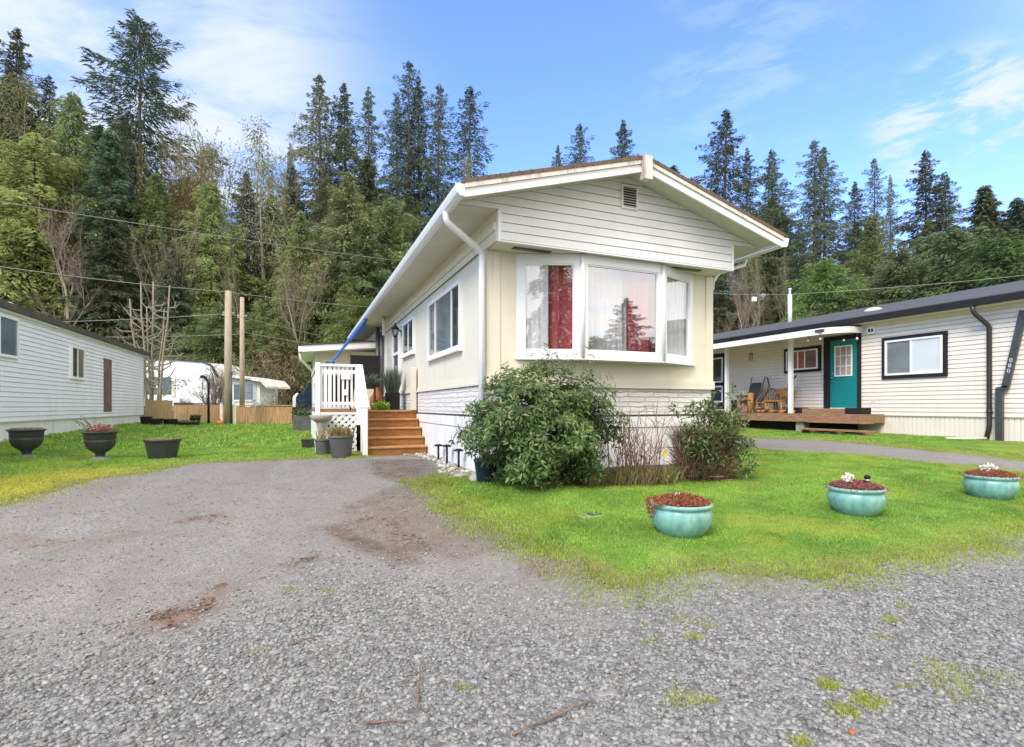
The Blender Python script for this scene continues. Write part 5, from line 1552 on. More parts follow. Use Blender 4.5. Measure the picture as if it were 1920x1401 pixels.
def tub(name, u, v, d, r0, r1, h, mat, label, fill, group=None, n=500):
    q = at_d(u, v, d); p = Vector((q.x, q.y, g(q.x, q.y) + .008))
    T = thing(name, label, 'pot', p, group)
    MB().lathe(p, [(0, 0), (r0 * .96, 0), (r0, .015), (r1 * .95, h * .86), (r1 * .96, h * .88), (r1, h * .89), (r1 * 1.03, h * .99), (r1, h), (r1 * .93, h), (r1 * .9, h * .9)], 32).build('tub', mat, T)
    MB().lathe(p, [(r1 * .91, h * .93), (0, h * .95)], 24).build('soil', M['soil'], T)
    if fill:
        fm, hh, spread, lw = fill
        a = RNG.uniform(0, 2 * PI, n); rr = r1 * .88 * np.sqrt(RNG.uniform(0, 1, n))
        P = np.stack([p.x + rr * np.cos(a), p.y + rr * np.sin(a), np.full(n, p.z + h * .93)], -1)
        D = unit(n) * spread; D[:, 2] = abs(D[:, 2]) + 1
        V, Fa, Fb = blade_cards(P, D, RNG.uniform(.4, 1, n) * hh, np.full(n, lw)); cards_obj('plant', V, [Fa, Fb], M[fm], T)
    return T
tub('plant_tub', 305, 859, 9.0, .20, .275, .36, M['charcoal'], 'squat dark tub with dry stalks, right of the two urns', ('pots_moss', .06, .8, .012), n=700)
tub('plant_pot', 640, 852, 9.5, .17, .222, .39, M['greypot'], 'largest grey pot in front of the white lattice', ('drygrass', .32, .5, .018), n=160)
tub('plant_pot', 606, 851, 9.75, .125, .15, .31, M['greypot'], 'smaller grey pot left of the largest one', ('drygrass', .3, .3, .012), n=50)
tub('plant_pot', 577, 822, 11.2, .11, .14, .22, M['charcoal'], 'small black pot behind the bird bath', ('drygrass', .1, .5, .01), n=30)
for k, (u, v, d, r) in enumerate(((274, 805, 19.8, .2), (293, 806, 19.6, .22), (319, 805, 20.0, .24))):
    tub('nursery_pot', u, v, d, r * .8, r, .26 if k else .32, M['black'], ['low black pot against the corner of the pale blue home', 'low black pot between two others beside the pale blue home', 'low wide black pot farthest from the pale blue home'][k], ('drygrass', .1, .6, .015), 'low black pots by the pale blue home', n=60)
tub('plant_tray', 352, 802, 20.5, .38, .45, .16, M['charcoal'], 'wide dark tray with green shoots on the back lawn', ('bushleaf', .14, .9, .03), n=120)
tub('plant_pot', 366, 796, 21.3, .16, .2, .3, M['black'], 'black pot of dark greenery behind the wide tray', ('shrub', .25, .7, .04), n=120)
tub('blue_pot', 912, 905, 6.55, .12, .16, .31, M['navy'], 'dark blue glazed pot at the corner below the big laurel bush', ('reed', .2, .8, .03), n=30)

# bird bath
q = at_d(603, 826, 10.12); bx, by = q.x, q.y; bz = g(bx, by)
t = thing('bird_bath', 'stained concrete bird bath in front of the white lattice', 'bird bath', (bx, by, bz))
MB().lathe((bx, by, bz), [(0, 0), (.15, 0), (.15, .03), (.11, .06), (.08, .12), (.07, .36), (.08, .56), (.11, .62), (0, .62)], 20).build('pedestal', M['concrete'], t)
MB().lathe((bx, by, bz + .62), [(0, 0), (.11, 0), (.19, .06), (.215, .13), (.205, .14), (.17, .09), (.1, .04), (0, .03)], 28).build('basin', M['concrete'], t)

# grey planter box by the addition
q = at_d(566, 797, 17.5); bx, by = q.x, q.y; bz = g(bx, by)
t = thing('planter_box', 'square grey planter box with low greenery left of the addition', 'planter', (bx, by, bz))
MB().box((bx - .27, by - .27, bz), (bx + .27, by + .27, bz + .55), .01).build('box', M['greypot'], t)
n = 260; P = np.stack([bx + RNG.uniform(-.25, .25, n), by + RNG.uniform(-.25, .25, n), np.full(n, bz + .54)], -1); D = unit(n); D[:, 2] = abs(D[:, 2]) + .5
V, Fc = leaf_cards(P, D, unit(n), RNG.uniform(.08, .25, n), np.full(n, .05)); cards_obj('plant', V, [Fc], M['bushleaf'], t)

# plants and furniture on the porch deck
zd = 1.121
def deckpt(u, x): return x * ray(u)[1] / ray(u)[0]
bx, by = 2.02, 12.3
t = thing('tall_plant_pot', 'tall black pot of grey-green reeds beside the screen door', 'potted plant', (bx, by, zd))
MB().box((bx - .15, by - .15, zd), (bx + .15, by + .15, zd + .40), .01).build('pot', M['black'], t)
n = 520; P = np.stack([bx + RNG.uniform(-.13, .13, n), by + RNG.uniform(-.13, .13, n), np.full(n, zd + .38)], -1); D = unit(n) * .28; D[:, 2] = abs(D[:, 2]) + 1
V, Fa, Fb = blade_cards(P, D, RNG.uniform(.3, .68, n), np.full(n, .016), .05); cards_obj('reeds', V, [Fa, Fb], M['reed'], t)
bx, by = 1.72, 12.6
t = thing('terracotta_chiminea', 'orange terracotta garden stove on the porch deck', 'garden stove', (bx, by, zd))
MB().lathe((bx, by, zd), [(0, 0), (.14, 0), (.17, .1), (.17, .28), (.1, .38), (.07, .5), (.08, .52), (.05, .52), (0, .45)], 20).build('body', M['terracotta'], t)
MB().box((bx - .05, by - .19, zd + .12), (bx + .05, by - .14, zd + .22)).build('mouth', M['dark'], t)
bx, by = 1.66, 11.55
t = thing('lime_plant', 'bright lime green leafy plant at the top of the steps', 'plant', (bx, by, zd))
n = 420; P = np.array([bx, by, zd + .09]) + unit(n) * np.array([.17, .12, .09]) * RNG.uniform(.5, 1, (n, 1)); P[:, 2] = np.maximum(P[:, 2], zd + .01)
V, Fc = leaf_cards(P, unit(n), unit(n), RNG.uniform(.05, .09, n), RNG.uniform(.03, .05, n)); cards_obj('leaves', V, [Fc], M['lime'], t)
bx, by = 1.66, 14.6
t = thing('privacy_screen', 'black fabric privacy screen standing on the porch deck', 'screen', (1.6, by, zd))
MB().box((1.31, by, zd + .55), (2.05, by + .02, zd + 1.46)).build('fabric', M['black'], t)
m = MB()
for x in (1.28, 2.05): m.box((x, by - .01, zd), (x + .03, by + .03, zd + 1.48))
m.build('frame', M['brownblack'], t)
bx, by = 1.48, 12.0
t = thing('metal_stand', 'black iron plant stand behind the stair newel', 'stand', (bx, by, zd))
m = MB()
for (a, b) in ((-.1, -.1), (.1, -.1), (.1, .1), (-.1, .1)): m.tube([(bx + a, by + b, zd), (bx + a, by + b, zd + .55)], .012, 5)
m.box((bx - .13, by - .13, zd + .55), (bx + .13, by + .13, zd + .57)); m.build('stand_frame', M['black'], t)
n = 160; P = np.stack([bx + RNG.uniform(-.1, .1, n), by + RNG.uniform(-.1, .1, n), np.full(n, zd + .57)], -1); D = unit(n); D[:, 2] = abs(D[:, 2]) + .6
V, Fa, Fb = blade_cards(P, D, RNG.uniform(.15, .4, n), np.full(n, .014), .2); cards_obj('plant', V, [Fa, Fb], M['reed'], t)

bx, by = .78, 12.6  # dark object added here so the railing gaps behind read dark
t = thing('added_barbecue', 'black covered barbecue added to darken the gaps of the white porch railing', 'barbecue', (bx, by, zd))
m = MB(); m.prism([(bx - .42, by - .28, zd + .08), (bx + .36, by - .28, zd + .08), (bx + .40, by - .28, zd + .62), (bx + .3, by - .28, zd + .78), (bx - .3, by - .28, zd + .78), (bx - .44, by - .28, zd + .62)], (0, .55, 0)); m.build('cover', M['black'], t, bevel=.04)
for s in (-.36, .3):
    m = MB(); m.tube([(bx + s, by - .2, zd + .05), (bx + s + .03, by - .2, zd + .05)], .05, 12); m.build('wheel', M['tyre'], t)
# blue rolled tarp strung from the eave to the railing
t = thing('rolled_tarp', 'blue rolled tarp strung from the eave down to the porch railing', 'tarp', (.7, 11.2, 2.1))
a = Vector((.60, 11.05, 2.06)); b = Vector((1.68, 14.6, 3.55))
m = MB(); m.tube([a, a.lerp(b, .3), a.lerp(b, .6), b], [.022, .03, .05, .06], 8); m.build('roll', M['bluetarp'], t)
m = MB(); c1, c2 = a.lerp(b, .45), b
m.add([c1, c2, c2 + Vector((.02, .1, -.30)), c1.lerp(c2, .45) + Vector((.02, .05, -.12)), c1 + Vector((.004, .004, -.004)), c2 + Vector((.004, .004, -.004)), c2 + Vector((.03, .11, -.30)), c1.lerp(c2, .45) + Vector((.03, .06, -.12))], [(0, 1, 2, 3), (7, 6, 5, 4), (0, 4, 5, 1), (1, 5, 6, 2), (2, 6, 7, 3), (3, 7, 4, 0)]); m.build('loose_edge', M['bluetarp'], t)

# ------------------------------------------------------------------ front garden bed
def laurel():
    c = Vector((*(ong(1010, 893)[:2]), 0)); d = 6.35
    q = at_d(1016, 890, d); cx, cy_ = q.x, q.y; gz = g(cx, cy_)
    T = thing('laurel_bush', 'large rounded glossy green laurel bush under the bay window', 'bush', (cx, cy_, gz))
    m = MB()
    for k in range(16):
        a = random.uniform(0, 2 * PI); r = random.uniform(.3, .75)
        bent(m, (cx + random.uniform(-.12, .12), cy_ + random.uniform(-.1, .1), gz), (cx + r * math.cos(a), cy_ + r * .7 * math.sin(a), gz + random.uniform(.5, 1.2)), -.05, .012, 6, 5)
    m.build('stems', M['bark'], T)
    n = 3700
    Dn = unit(n); Dn[:, 2] = Dn[:, 2] * .9 + .10
    lob = 1 + .20 * np.sin(Dn[:, 0] * 7 + 1) * np.cos(Dn[:, 2] * 6) + .15 * np.sin(Dn[:, 1] * 11 + Dn[:, 2] * 9)
    rad = RNG.uniform(.5, 1.10, n) ** .6 * lob
    C = np.array([cx, cy_, gz + .70]) + Dn * rad[:, None] * np.array([.88, .60, .77])
    C[:, 2] = np.maximum(C[:, 2], gz + .06 + RNG.uniform(0, .12, n)); C[:, 1] = np.minimum(C[:, 1], HY0 - .06)
    keepm = (np.sin(C[:, 0] * 9 + C[:, 2] * 7) + np.sin(C[:, 2] * 13 - C[:, 0] * 5)) > -1.15; C = C[keepm]; Dn = Dn[keepm]
    # a few shoots above the crown
    sh = []
    for (dx, h) in ((.42, 1.62), (.68, 1.72), (-.1, 1.60), (.2, 1.63), (-.5, 1.35), (.72, 1.80), (-.75, 1.2)):
        for k in range(5): sh.append((cx + dx + random.uniform(-.04, .04), cy_ + random.uniform(-.1, .1), gz + h - k * .09))
    C = np.concatenate([C, np.array(sh)]); Dn = np.concatenate([Dn, np.tile([[0, -.2, 1]], (len(sh), 1))])
    Ps = []; Ds = []; Us = []
    for j in range(7):
        a = 2 * PI * j / 7 + RNG.uniform(-.3, .3, len(C))
        ax = Dn + np.array([0, -.15, .35]) + RNG.normal(0, .25, Dn.shape); ax /= np.linalg.norm(ax, axis=1, keepdims=True)
        r1 = np.cross(ax, np.array([.3, .8, .1])); r1 /= np.linalg.norm(r1, axis=1, keepdims=True); r2 = np.cross(ax, r1)
        dd = r1 * np.cos(a)[:, None] + r2 * np.sin(a)[:, None] + ax * RNG.uniform(-.1, .7, (len(C), 1))
        Ps.append(C + dd * .01); Ds.append(dd); Us.append(ax)
    P = np.concatenate(Ps); D = np.concatenate(Ds); U = np.concatenate(Us); k = RNG.uniform(0, 1, len(P)) < .86
    P, D, U = P[k], D[k], U[k]; n = len(P)
    L = RNG.uniform(.052, .105, n) * np.where(P[:, 2] > gz + 1.1, .8, 1)
    V, Fc = leaf_cards(P, D, U, L, L * RNG.uniform(.27, .37, n), .3, .15)
    me = cards_obj('foliage', V, [Fc], M['rhodo'], T)
laurel()

def twiggy_bush():
    q = at_d(1318, 875, 6.9); cx, cy_ = q.x, q.y; gz = g(cx, cy_)
    T = thing('twiggy_bush', 'half-bare twiggy bush with pale green leaf tips right of the laurel', 'bush', (cx, cy_, gz))
    n = 4200
    a = RNG.uniform(0, 2 * PI, n); r = .48 * np.sqrt(RNG.uniform(0, 1, n))
    P = np.stack([cx + r * np.cos(a) * .9, cy_ + .4 * r * np.sin(a), gz + RNG.uniform(0, .62, n)], -1)
    D = np.stack([np.cos(a) * .5 + .15, np.sin(a) * .4, np.full(n, 1.)], -1) + RNG.normal(0, .62, (n, 3)); D[:, 2] = abs(D[:, 2])
    V, Fa, Fb = blade_cards(P, D, RNG.uniform(.10, .34, n), np.full(n, .007), .02)
    cards_obj('stems', V, [Fa, Fb], M['drytwig'], T)
    n = 3000; Dn = unit(n)
    C = np.array([cx + .22, cy_ - .02, gz + .62]) + Dn * np.array([.46, .32, .44]) * RNG.uniform(.45, 1.05, (n, 1)) ** .6
    C = np.concatenate([C, np.array([cx + .5, cy_ - .05, gz + .34]) + unit(900) * np.array([.30, .25, .28]), np.array([cx + .02, cy_, gz + .9]) + unit(420) * np.array([.27, .2, .17])])
    C[:, 2] = np.maximum(C[:, 2], gz + .08)
    C = np.concatenate([C, np.array([cx - .12, cy_ - .18, gz + .52]) + unit(1100) * np.array([.34, .16, .34]) * RNG.uniform(.5, 1.1, (1100, 1))])
    C[:, 2] = np.maximum(C[:, 2], gz + .08)
    sh = np.array([[cx + dx + .03 * k * s_, cy_ - .05, gz + h + .055 * k] for (dx, h, s_) in ((-.18, .92, -1), (.1, 1.02, .5), (.34, .98, 1), (.62, .72, 1.5), (-.3, .7, -1.5), (.5, .9, 1)) for k in range(6)])
    C = np.concatenate([C, np.repeat(sh, 9, 0) + RNG.normal(0, .02, (len(sh) * 9, 3))])
    keepm = (np.sin(C[:, 0] * 11 + C[:, 2] * 8) + np.sin(C[:, 2] * 15 - C[:, 0] * 6)) > -.75; C = C[keepm]
    n = len(C)
    D = unit(n); D[:, 2] += .4
    V, Fc = leaf_cards(C, D, unit(n) * .4 + np.array([0, 0, 1]), RNG.uniform(.05, .10, n), RNG.uniform(.018, .032, n), .3, .15)
    cards_obj('foliage', V, [Fc], M['bushleaf'], T)
twiggy_bush()

def dry_perennials():
    q = at_d(1195, 885, 6.55); cx, cy_ = q.x, q.y; gz = g(cx, cy_)
    T = thing('dry_perennial', 'dry brown flower stalks between the laurel and the twiggy bush', 'plant', (cx, cy_, gz))
    m = MB(); m2 = []
    for k in range(60):
        x = cx + random.uniform(-.30, .30); y = cy_ + random.uniform(-.12, .2)
        e = Vector((x + random.uniform(-.28, .34), y + random.uniform(-.1, .1), gz + random.uniform(.4, 1.05)))
        m.tube([(x, y, gz), (x + (e.x - x) * .4, y, gz + (e.z - gz) * .55), e], [.006, .005, .003], 4)
        for j in range(3):
            s_ = Vector((x, y, gz)).lerp(e, random.uniform(.4, 1)); m.tube([s_, s_ + Vector((random.uniform(-.16, .16), random.uniform(-.05, .05), random.uniform(.02, .2)))], [.0035, .002], 4)
    m.build('stems', M['drytwig'], T)
    n = 420; P = np.stack([cx + RNG.normal(.02, .2, n), cy_ + RNG.normal(-.02, .1, n), np.full(n, gz)], -1); D = unit(n) * .45; D[:, 2] = abs(D[:, 2]) + 1
    V, Fa, Fb = blade_cards(P, D, RNG.uniform(.15, .42, n), np.full(n, .010), .15); cards_obj('dry_blades', V, [Fa, Fb], M['drytwig'], T)
    n = 1100; P = np.stack([cx + RNG.normal(.05, .25, n), cy_ + RNG.normal(-.05, .08, n), np.full(n, gz + .03)], -1); D = unit(n) * .6; D[:, 2] = abs(D[:, 2]) + 1
    V, Fa, Fb = blade_cards(P, D, RNG.uniform(.10, .34, n), np.full(n, .009), .15); cards_obj('base_grass', V, [Fa, Fb], M['drygreen'], T)
    n = 160; P = np.stack([cx + RNG.normal(.22, .12, n), cy_ + RNG.normal(-.08, .06, n), gz + RNG.uniform(0, .14, n)], -1); D = unit(n); D[:, 2] = abs(D[:, 2])
    V, Fc = leaf_cards(P, D, unit(n), np.full(n, .07), np.full(n, .035)); cards_obj('green_shoots', V, [Fc], M['bushleaf'], T)
dry_perennials()

q = at_d(1244, 850, 6.45); fx, fy = q.x, q.y; fz = g(fx, fy)
t = thing('daffodil', 'single yellow daffodil in front of the white stone band', 'flower', (fx, fy, fz))
m = MB(); m.tube([(fx, fy, fz), (fx + .01, fy, fz + .25), (fx, fy - .01, fz + .42)], .005, 5); m.build('stem', M['reed'], t)
n = 14; P = np.tile([[fx, fy - .02, fz + .44]], (n, 1)); a = np.linspace(0, 2 * PI, n); D = np.stack([np.cos(a), -.4 + 0 * a, np.sin(a)], -1)
V, Fc = leaf_cards(P, D, np.tile([[0, -1., 0]], (n, 1)), np.full(n, .045), np.full(n, .03)); cards_obj('petals', V, [Fc], M['yellow'], t)

# log edging of the bed
for k, (a, b, r) in enumerate((((962, 906), (1052, 917), .072), ((1098, 915), (1240, 903), .068), ((1244, 902), (1368, 888), .068))):
    p, q = ong(*a), ong(*b)
    m = MB(); n = 7; pts = []; rs = []
    for i in range(n):
        c = p.lerp(q, i / (n - 1)); c.z = g(c.x, c.y) + .075 + .008 * math.sin(i * 2.1 + k); pts.append(c); rs.append(r * random.uniform(.88, 1.08))
    m.tube(pts, rs, 10)
    tag(m.build('edging_log', M['log'], None, tuple(p)), ['short edging log lying under the laurel bush', 'edging log between the laurel and the dry stalks', 'edging log in front of the twiggy bush'][k], 'log', 'old logs edging the front bed')
# bed soil
P = P_BED[:-2] + [(6.5, 6.59), (2.4, 6.59)]
m = MB(); m.prism([(x, y, g(x, y) + .03) for x, y in P], (0, 0, .03)); so_ = m.build('garden_bed', M['soil']); tag(so_, kind='structure')

# river rocks along the left wall, stake lights
n = 330
Y = RNG.uniform(6.7, 10.0, n); X = X0 - .05 - RNG.uniform(0, 1, n) * (.30 + .12 * np.sin(Y * 2)); R = RNG.uniform(.016, .042, n)
me = stones(X, Y, G(X, Y) + R * .3, R, M['cobbles'], 'river_rocks', .7, True, True)
tag(link('river_rocks', me), 'pale river rocks heaped along the white skirting', 'rocks', kind='stuff')
for k, (u, v, d, r) in enumerate(((868, 897, 6.9, .12), (893, 899, 6.75, .13))):
    q = at_d(u, v, d); me = stones(np.array([q.x]), np.array([q.y]), np.array([g(q.x, q.y) + .03]), np.array([r]), M['cobbles'], 'flat_rock', .45, True, True)
    me.transform(Matrix.Translation(-Vector((q.x, q.y, g(q.x, q.y))))); o = link('flat_rock', me); o.location = (q.x, q.y, g(q.x, q.y))
    tag(o, ['broad flat pale rock at the near end of the river rocks', 'broad flat pale rock touching the dark blue pot'][k], 'rock')
for k, (u, v, h) in enumerate(((822, 855, .17), (838, 862, .2), (860, 872, .19))):
    xx = X0 - .12; yy = xx * ray(u)[1] / ray(u)[0]; zz = g(xx, yy)
    t = thing('stake_light', ['black stake light nearest the steps against the skirting', 'black stake light in the middle of the three by the skirting', 'black stake light nearest the laurel bush by the skirting'][k], 'stake light', (xx, yy, zz), 'black stake lights in the river rocks')
    MB().tube([(xx, yy, zz), (xx, yy, zz + h + .08)], .018, 6).build('stake', M['black'], t)
    MB().lathe((xx, yy, zz + h + .08), [(0, 0), (.075, .0), (.075, .02), (.03, .035), (0, .036)], 10).build('cap', M['black'], t)

# water-meter lid in the lawn
q = ong(1103, 972); z = g(q.x, q.y) + .035
t = thing('meter_lid', 'grey water meter box with a black lid set in the lawn', 'meter box', (q.x, q.y, z))
MB().box((q.x - .14, q.y - .12, z - .05), (q.x + .14, q.y + .12, z + .004), .008).build('box', M['concrete'], t)
MB().box((q.x - .02, q.y - .09, z + .005), (q.x + .11, q.y + .09, z + .012), .003).build('lid', M['charcoal'], t)
# sticks, a red stone
for k, (a, b, lab) in enumerate((((960, 1388), (1112, 1320), 'long thin brown stick lying on the coarse gravel'), ((780, 1340), (790, 1245), 'short brown stick pointing away on the gravel'), ((680, 1365), (770, 1360), 'short reddish stick lying crosswise on the gravel'), ((540, 1215), (600, 1198), 'slender pale stick at the edge of the packed drive'))):
    p, q = ong(*a), ong(*b); m = MB(); pts = []
    for i in range(6):
        c = p.lerp(q, i / 5); c.z = g(c.x, c.y) + .016 + .004 * math.sin(i * 2 + k); c.x += .006 * math.sin(3 * i); pts.append(c)
    m.tube(pts, [.0045, .0042, .004, .0035, .003, .002], 6)
    if k == 0: m.tube([pts[2], pts[2] + Vector((.10, .03, .012))], [.004, .002], 5)
    tag(m.build('stick', M['log'], None, tuple(p)), lab, 'stick')
q = ong(1597, 1378); me = stones(np.array([0.]), np.array([0.]), np.array([.010]), np.array([.012]), M['terracotta'], 'red_stone', .6, True, True); o = link('red_stone', me); o.location = (q.x, q.y, g(q.x, q.y)); tag(o, 'reddish stone among the grey gravel near the bottom edge', 'stone')
# ------------------------------------------------------------------ back of the lot
def fence(u0, u1, d0, d1, h, mat, label, cat='fence', name='board_fence', rail=True, seed=0):
    p, q = at_d(u0, HV, d0), at_d(u1, HV, d1); p.z = q.z = 0; L = (q - p).length; a = (q - p) / L; n = Vector((a.y, -a.x, 0))
    c = (p + q) / 2; T = thing(name, label, cat, (c.x, c.y, g(c.x, c.y)))
    m = MB(); s = 0; rr = random.Random(seed)
    while s < L:
        w = min(.14, L - s); x = p + a * (s + w / 2); z = g(x.x, x.y)
        wbox(m, p, a, n, s, s + w - .008, z - .1, z + h + rr.uniform(-.02, .02), 0, .018); s += .14
    m.build('boards', mat, T)
    if rail:
        r = MB(); z = g(c.x, c.y); wbox(r, p, a, n, 0, L, z + h + .02, z + h + .06, -.03, .06); r.build('cap_rail', M['brownblack' if rail == 2 else 'wood_fence'], T)
    k = 0
    s = 0
    while s <= L + .01:
        x = p + a * min(s, L - .09); z = g(x.x, x.y); r = MB(); wbox(r, p, a, n, min(s, L - .09), min(s, L - .09) + .09, z - .1, z + h + .04, -.11, -.001); r.build('post', M['wood_fence'], T); s += 2.0
    return T
fence(272, 324, 22.4, 22.4, .98, M['wood_panel'], 'pale plywood panel fence at the corner of the pale blue home', rail=False, name='panel_fence')
fence(326, 424, 24.5, 24.3, .86, M['wood_fence'], 'reddish brown board fence with dark cap below the white trailer', rail=2, seed=2)
fence(436, 548, 23.6, 22.8, .80, M['wood_fence'], 'yellowish low board fence right of the pale pole', seed=3)

def trailer():
    # long white trailer: its long side faces us, top edge curving down at the right end
    d = 29.0
    p, q = at_d(232, HV, d + 1.5), at_d(408, HV, d); p.z = q.z = 0; L = (q - p).length; a = (q - p) / L; n = Vector((a.y, -a.x, 0)); back = -n * 3.0
    gz = g(q.x, q.y); T = thing('white_trailer', 'old white trailer with rounded roof edge behind the brown fence', 'trailer', (p + q) / 2 + Vector((0, 0, gz)))
    prof = [(0, gz + .2), (L, gz + .2), (L, gz + 2.25), (L - .35, gz + 2.85), (L - .9, gz + 3.1), (L * .45, gz + 3.32), (0, gz + 3.3)]
    m = MB(); m.prism([tuple(p + a * s + Vector((0, 0, z))) for s, z in prof], back); m.build('body', M['white_clean'], T)
    r = MB(); top = prof[2:]
    for i in range(len(top) - 1):
        A_, B_ = top[i], top[i + 1]; r.bar(p + a * A_[0] + n * .02 + Vector((0, 0, A_[1] + .03)), p + a * B_[0] + n * .02 + Vector((0, 0, B_[1] + .03)), .12, .07)
    r.build('roof_edge', M['brownblack'], T)
    w = MB(); wbox(w, p, a, n, L * .14, L * .53, gz + 1.32, gz + 2.3, -.01, .03); wd = w.build('window', M['pane_dark'], T)
    w = MB(); wbox(w, p, a, n, L * .36, L * .43, gz + 1.72, gz + 1.95, .03, .04); w.build('curtain_gap', M['white'], wd)
    w = MB(); wbox(w, p, a, n, L * .53, L * .565, gz + 1.2, gz + 2.45, -.01, .05); w.build('pilaster', M['cream2'], T)
trailer()

def small_house():
    d = 27.5
    p, q = at_d(424, HV, d), at_d(487, HV, d - .5); p.z = q.z = 0; L = (q - p).length; a = (q - p) / L; n = Vector((a.y, -a.x, 0))
    gz = g(q.x, q.y); T = thing('small_house', 'small white house with a low curved roof behind the yellowish fence', 'house', (p + q) / 2 + Vector((0, 0, gz)))
    dep = 1.2; e = (a * .12 - n); e.normalize()
    m = MB(); m.prism([tuple(p + Vector((0, 0, gz))), tuple(q + Vector((0, 0, gz))), tuple(q + Vector((0, 0, gz + 2.05))), tuple(p + Vector((0, 0, gz + 2.3)))], e * dep); m.build('wall', M['white_clean'], T)
    r = MB(); o = n * .35
    for (s0, z0, s1, z1) in ((-.1, 2.36, L * .6, 2.22), (L * .6, 2.22, L + .35, 2.04), (L + .35, 2.04, L + .7, 1.72)):
        A_ = p + a * s0 + o; B_ = p + a * s1 + o
        r.prism([(A_.x, A_.y, gz + z0), (B_.x, B_.y, gz + z1), (B_.x, B_.y, gz + z1 + .1), (A_.x, A_.y, gz + z0 + .1)], e * (dep + .4))
    r.build('roof', M['white_old'], T)
    w = MB(); wbox(w, p, a, n, L * .25, L * .82, gz + 1.15, gz + 1.95, -.01, .03); fr = w.build('window', M['pane_blue'], T)
    w = MB(); wbox(w, p, a, n, L * .2, L * .25, gz + 1.1, gz + 2.0, -.01, .05); wbox(w, p, a, n, L * .82, L * .9, gz + 1.1, gz + 2.0, -.01, .05); wbox(w, p, a, n, L * .25, L * .82, gz + 1.05, gz + 1.14, -.01, .06); w.build('frame', M['white'], fr)
small_house()

# lamp post, poles, pumpkin
q = at_d(391, 796, 22.2); px, py = q.x, q.y; pz = g(px, py)
t = thing('garden_lamp_post', 'thin black crook-topped lamp post on the back lawn', 'lamp post', (px, py, pz))
m = MB(); m.tube([(px, py, pz), (px, py, pz + 1.7), (px - .03, py, pz + 1.85), (px - .16, py, pz + 2.05), (px - .24, py, pz + 2.1)], [.05, .045, .04, .06, .03], 8); m.tube([(px, py, pz + 1.02), (px, py, pz + 1.08)], .06, 8); m.build('post', M['black'], t)
m = MB(); m.lathe((px - .25, py, pz + 1.99), [(0, 0), (.08, .02), (.06, .1), (.01, .13)], 10); m.build('lamp', M['black'], t)
POLE = {}
for (nm, u, v, d, top, r, lab) in (('timber_pole', 428, 797, 22.0, 546, .145, 'stout pale timber pole with white boards at its foot'), ('utility_pole', 454, 770, 26.5, 558, .115, 'weathered utility pole behind the yellowish fence')):
    q = at_d(u, HV, d); z = g(q.x, q.y); zt = CAMZ + (HV - top) / F * d
    t = thing(nm, lab, 'pole', (q.x, q.y, z))
    MB().tube([(q.x, q.y, z - .1), (q.x, q.y, (z + zt) / 2), (q.x, q.y, zt)], [r * 1.1, r, r * .86], 14).build('shaft', M['wood_pole'], t)
    POLE[nm] = Vector((q.x, q.y, zt))
    m = MB()
    for k in range(2): m.box((q.x - .22, q.y - .03, zt - .95 - .1 * k), (q.x + .22 - .3 * k, q.y + .03, zt - .88 - .1 * k))
    m.build('bracket', M['wood_pole'], t)
    if nm == 'timber_pole':
        m = MB(); m.tube([(q.x + .12, q.y - .12, zt - 3.4), (q.x + .12, q.y - .12, z)], .04, 6); m.build('conduit', M['darkpost'], t)
        m = MB()
        for s in (-1, 1): m.box((q.x + s * .25 - .05, q.y - .1, z), (q.x + s * .25 + .05, q.y - .06, z + .95))
        m.build('side_board', M['white_old'], t)
q = at_d(412, 797, 21.6); z = g(q.x, q.y)
t = thing('pumpkin', 'orange pumpkin on the back lawn beside the timber pole', 'pumpkin', (q.x, q.y, z))
m = MB(); n = 24; vs = []
for i in range(9):
    ph = PI * i / 8
    for k in range(n):
        th = 2 * PI * k / n; r = .15 * math.sin(ph) * (1 - .09 * abs(math.cos(4 * th)))
        vs.append((q.x + r * math.cos(th), q.y + r * math.sin(th), z + .11 - .11 * math.cos(ph)))
m.add(vs, [(i * n + k, i * n + (k + 1) % n, (i + 1) * n + (k + 1) % n, (i + 1) * n + k) for i in range(8) for k in range(n)], True); m.build('rind', M['pumpkin'], t)
m = MB(); m.tube([(q.x, q.y, z + .21), (q.x + .01, q.y, z + .28)], .018, 6); m.build('stalk', M['log'], t)

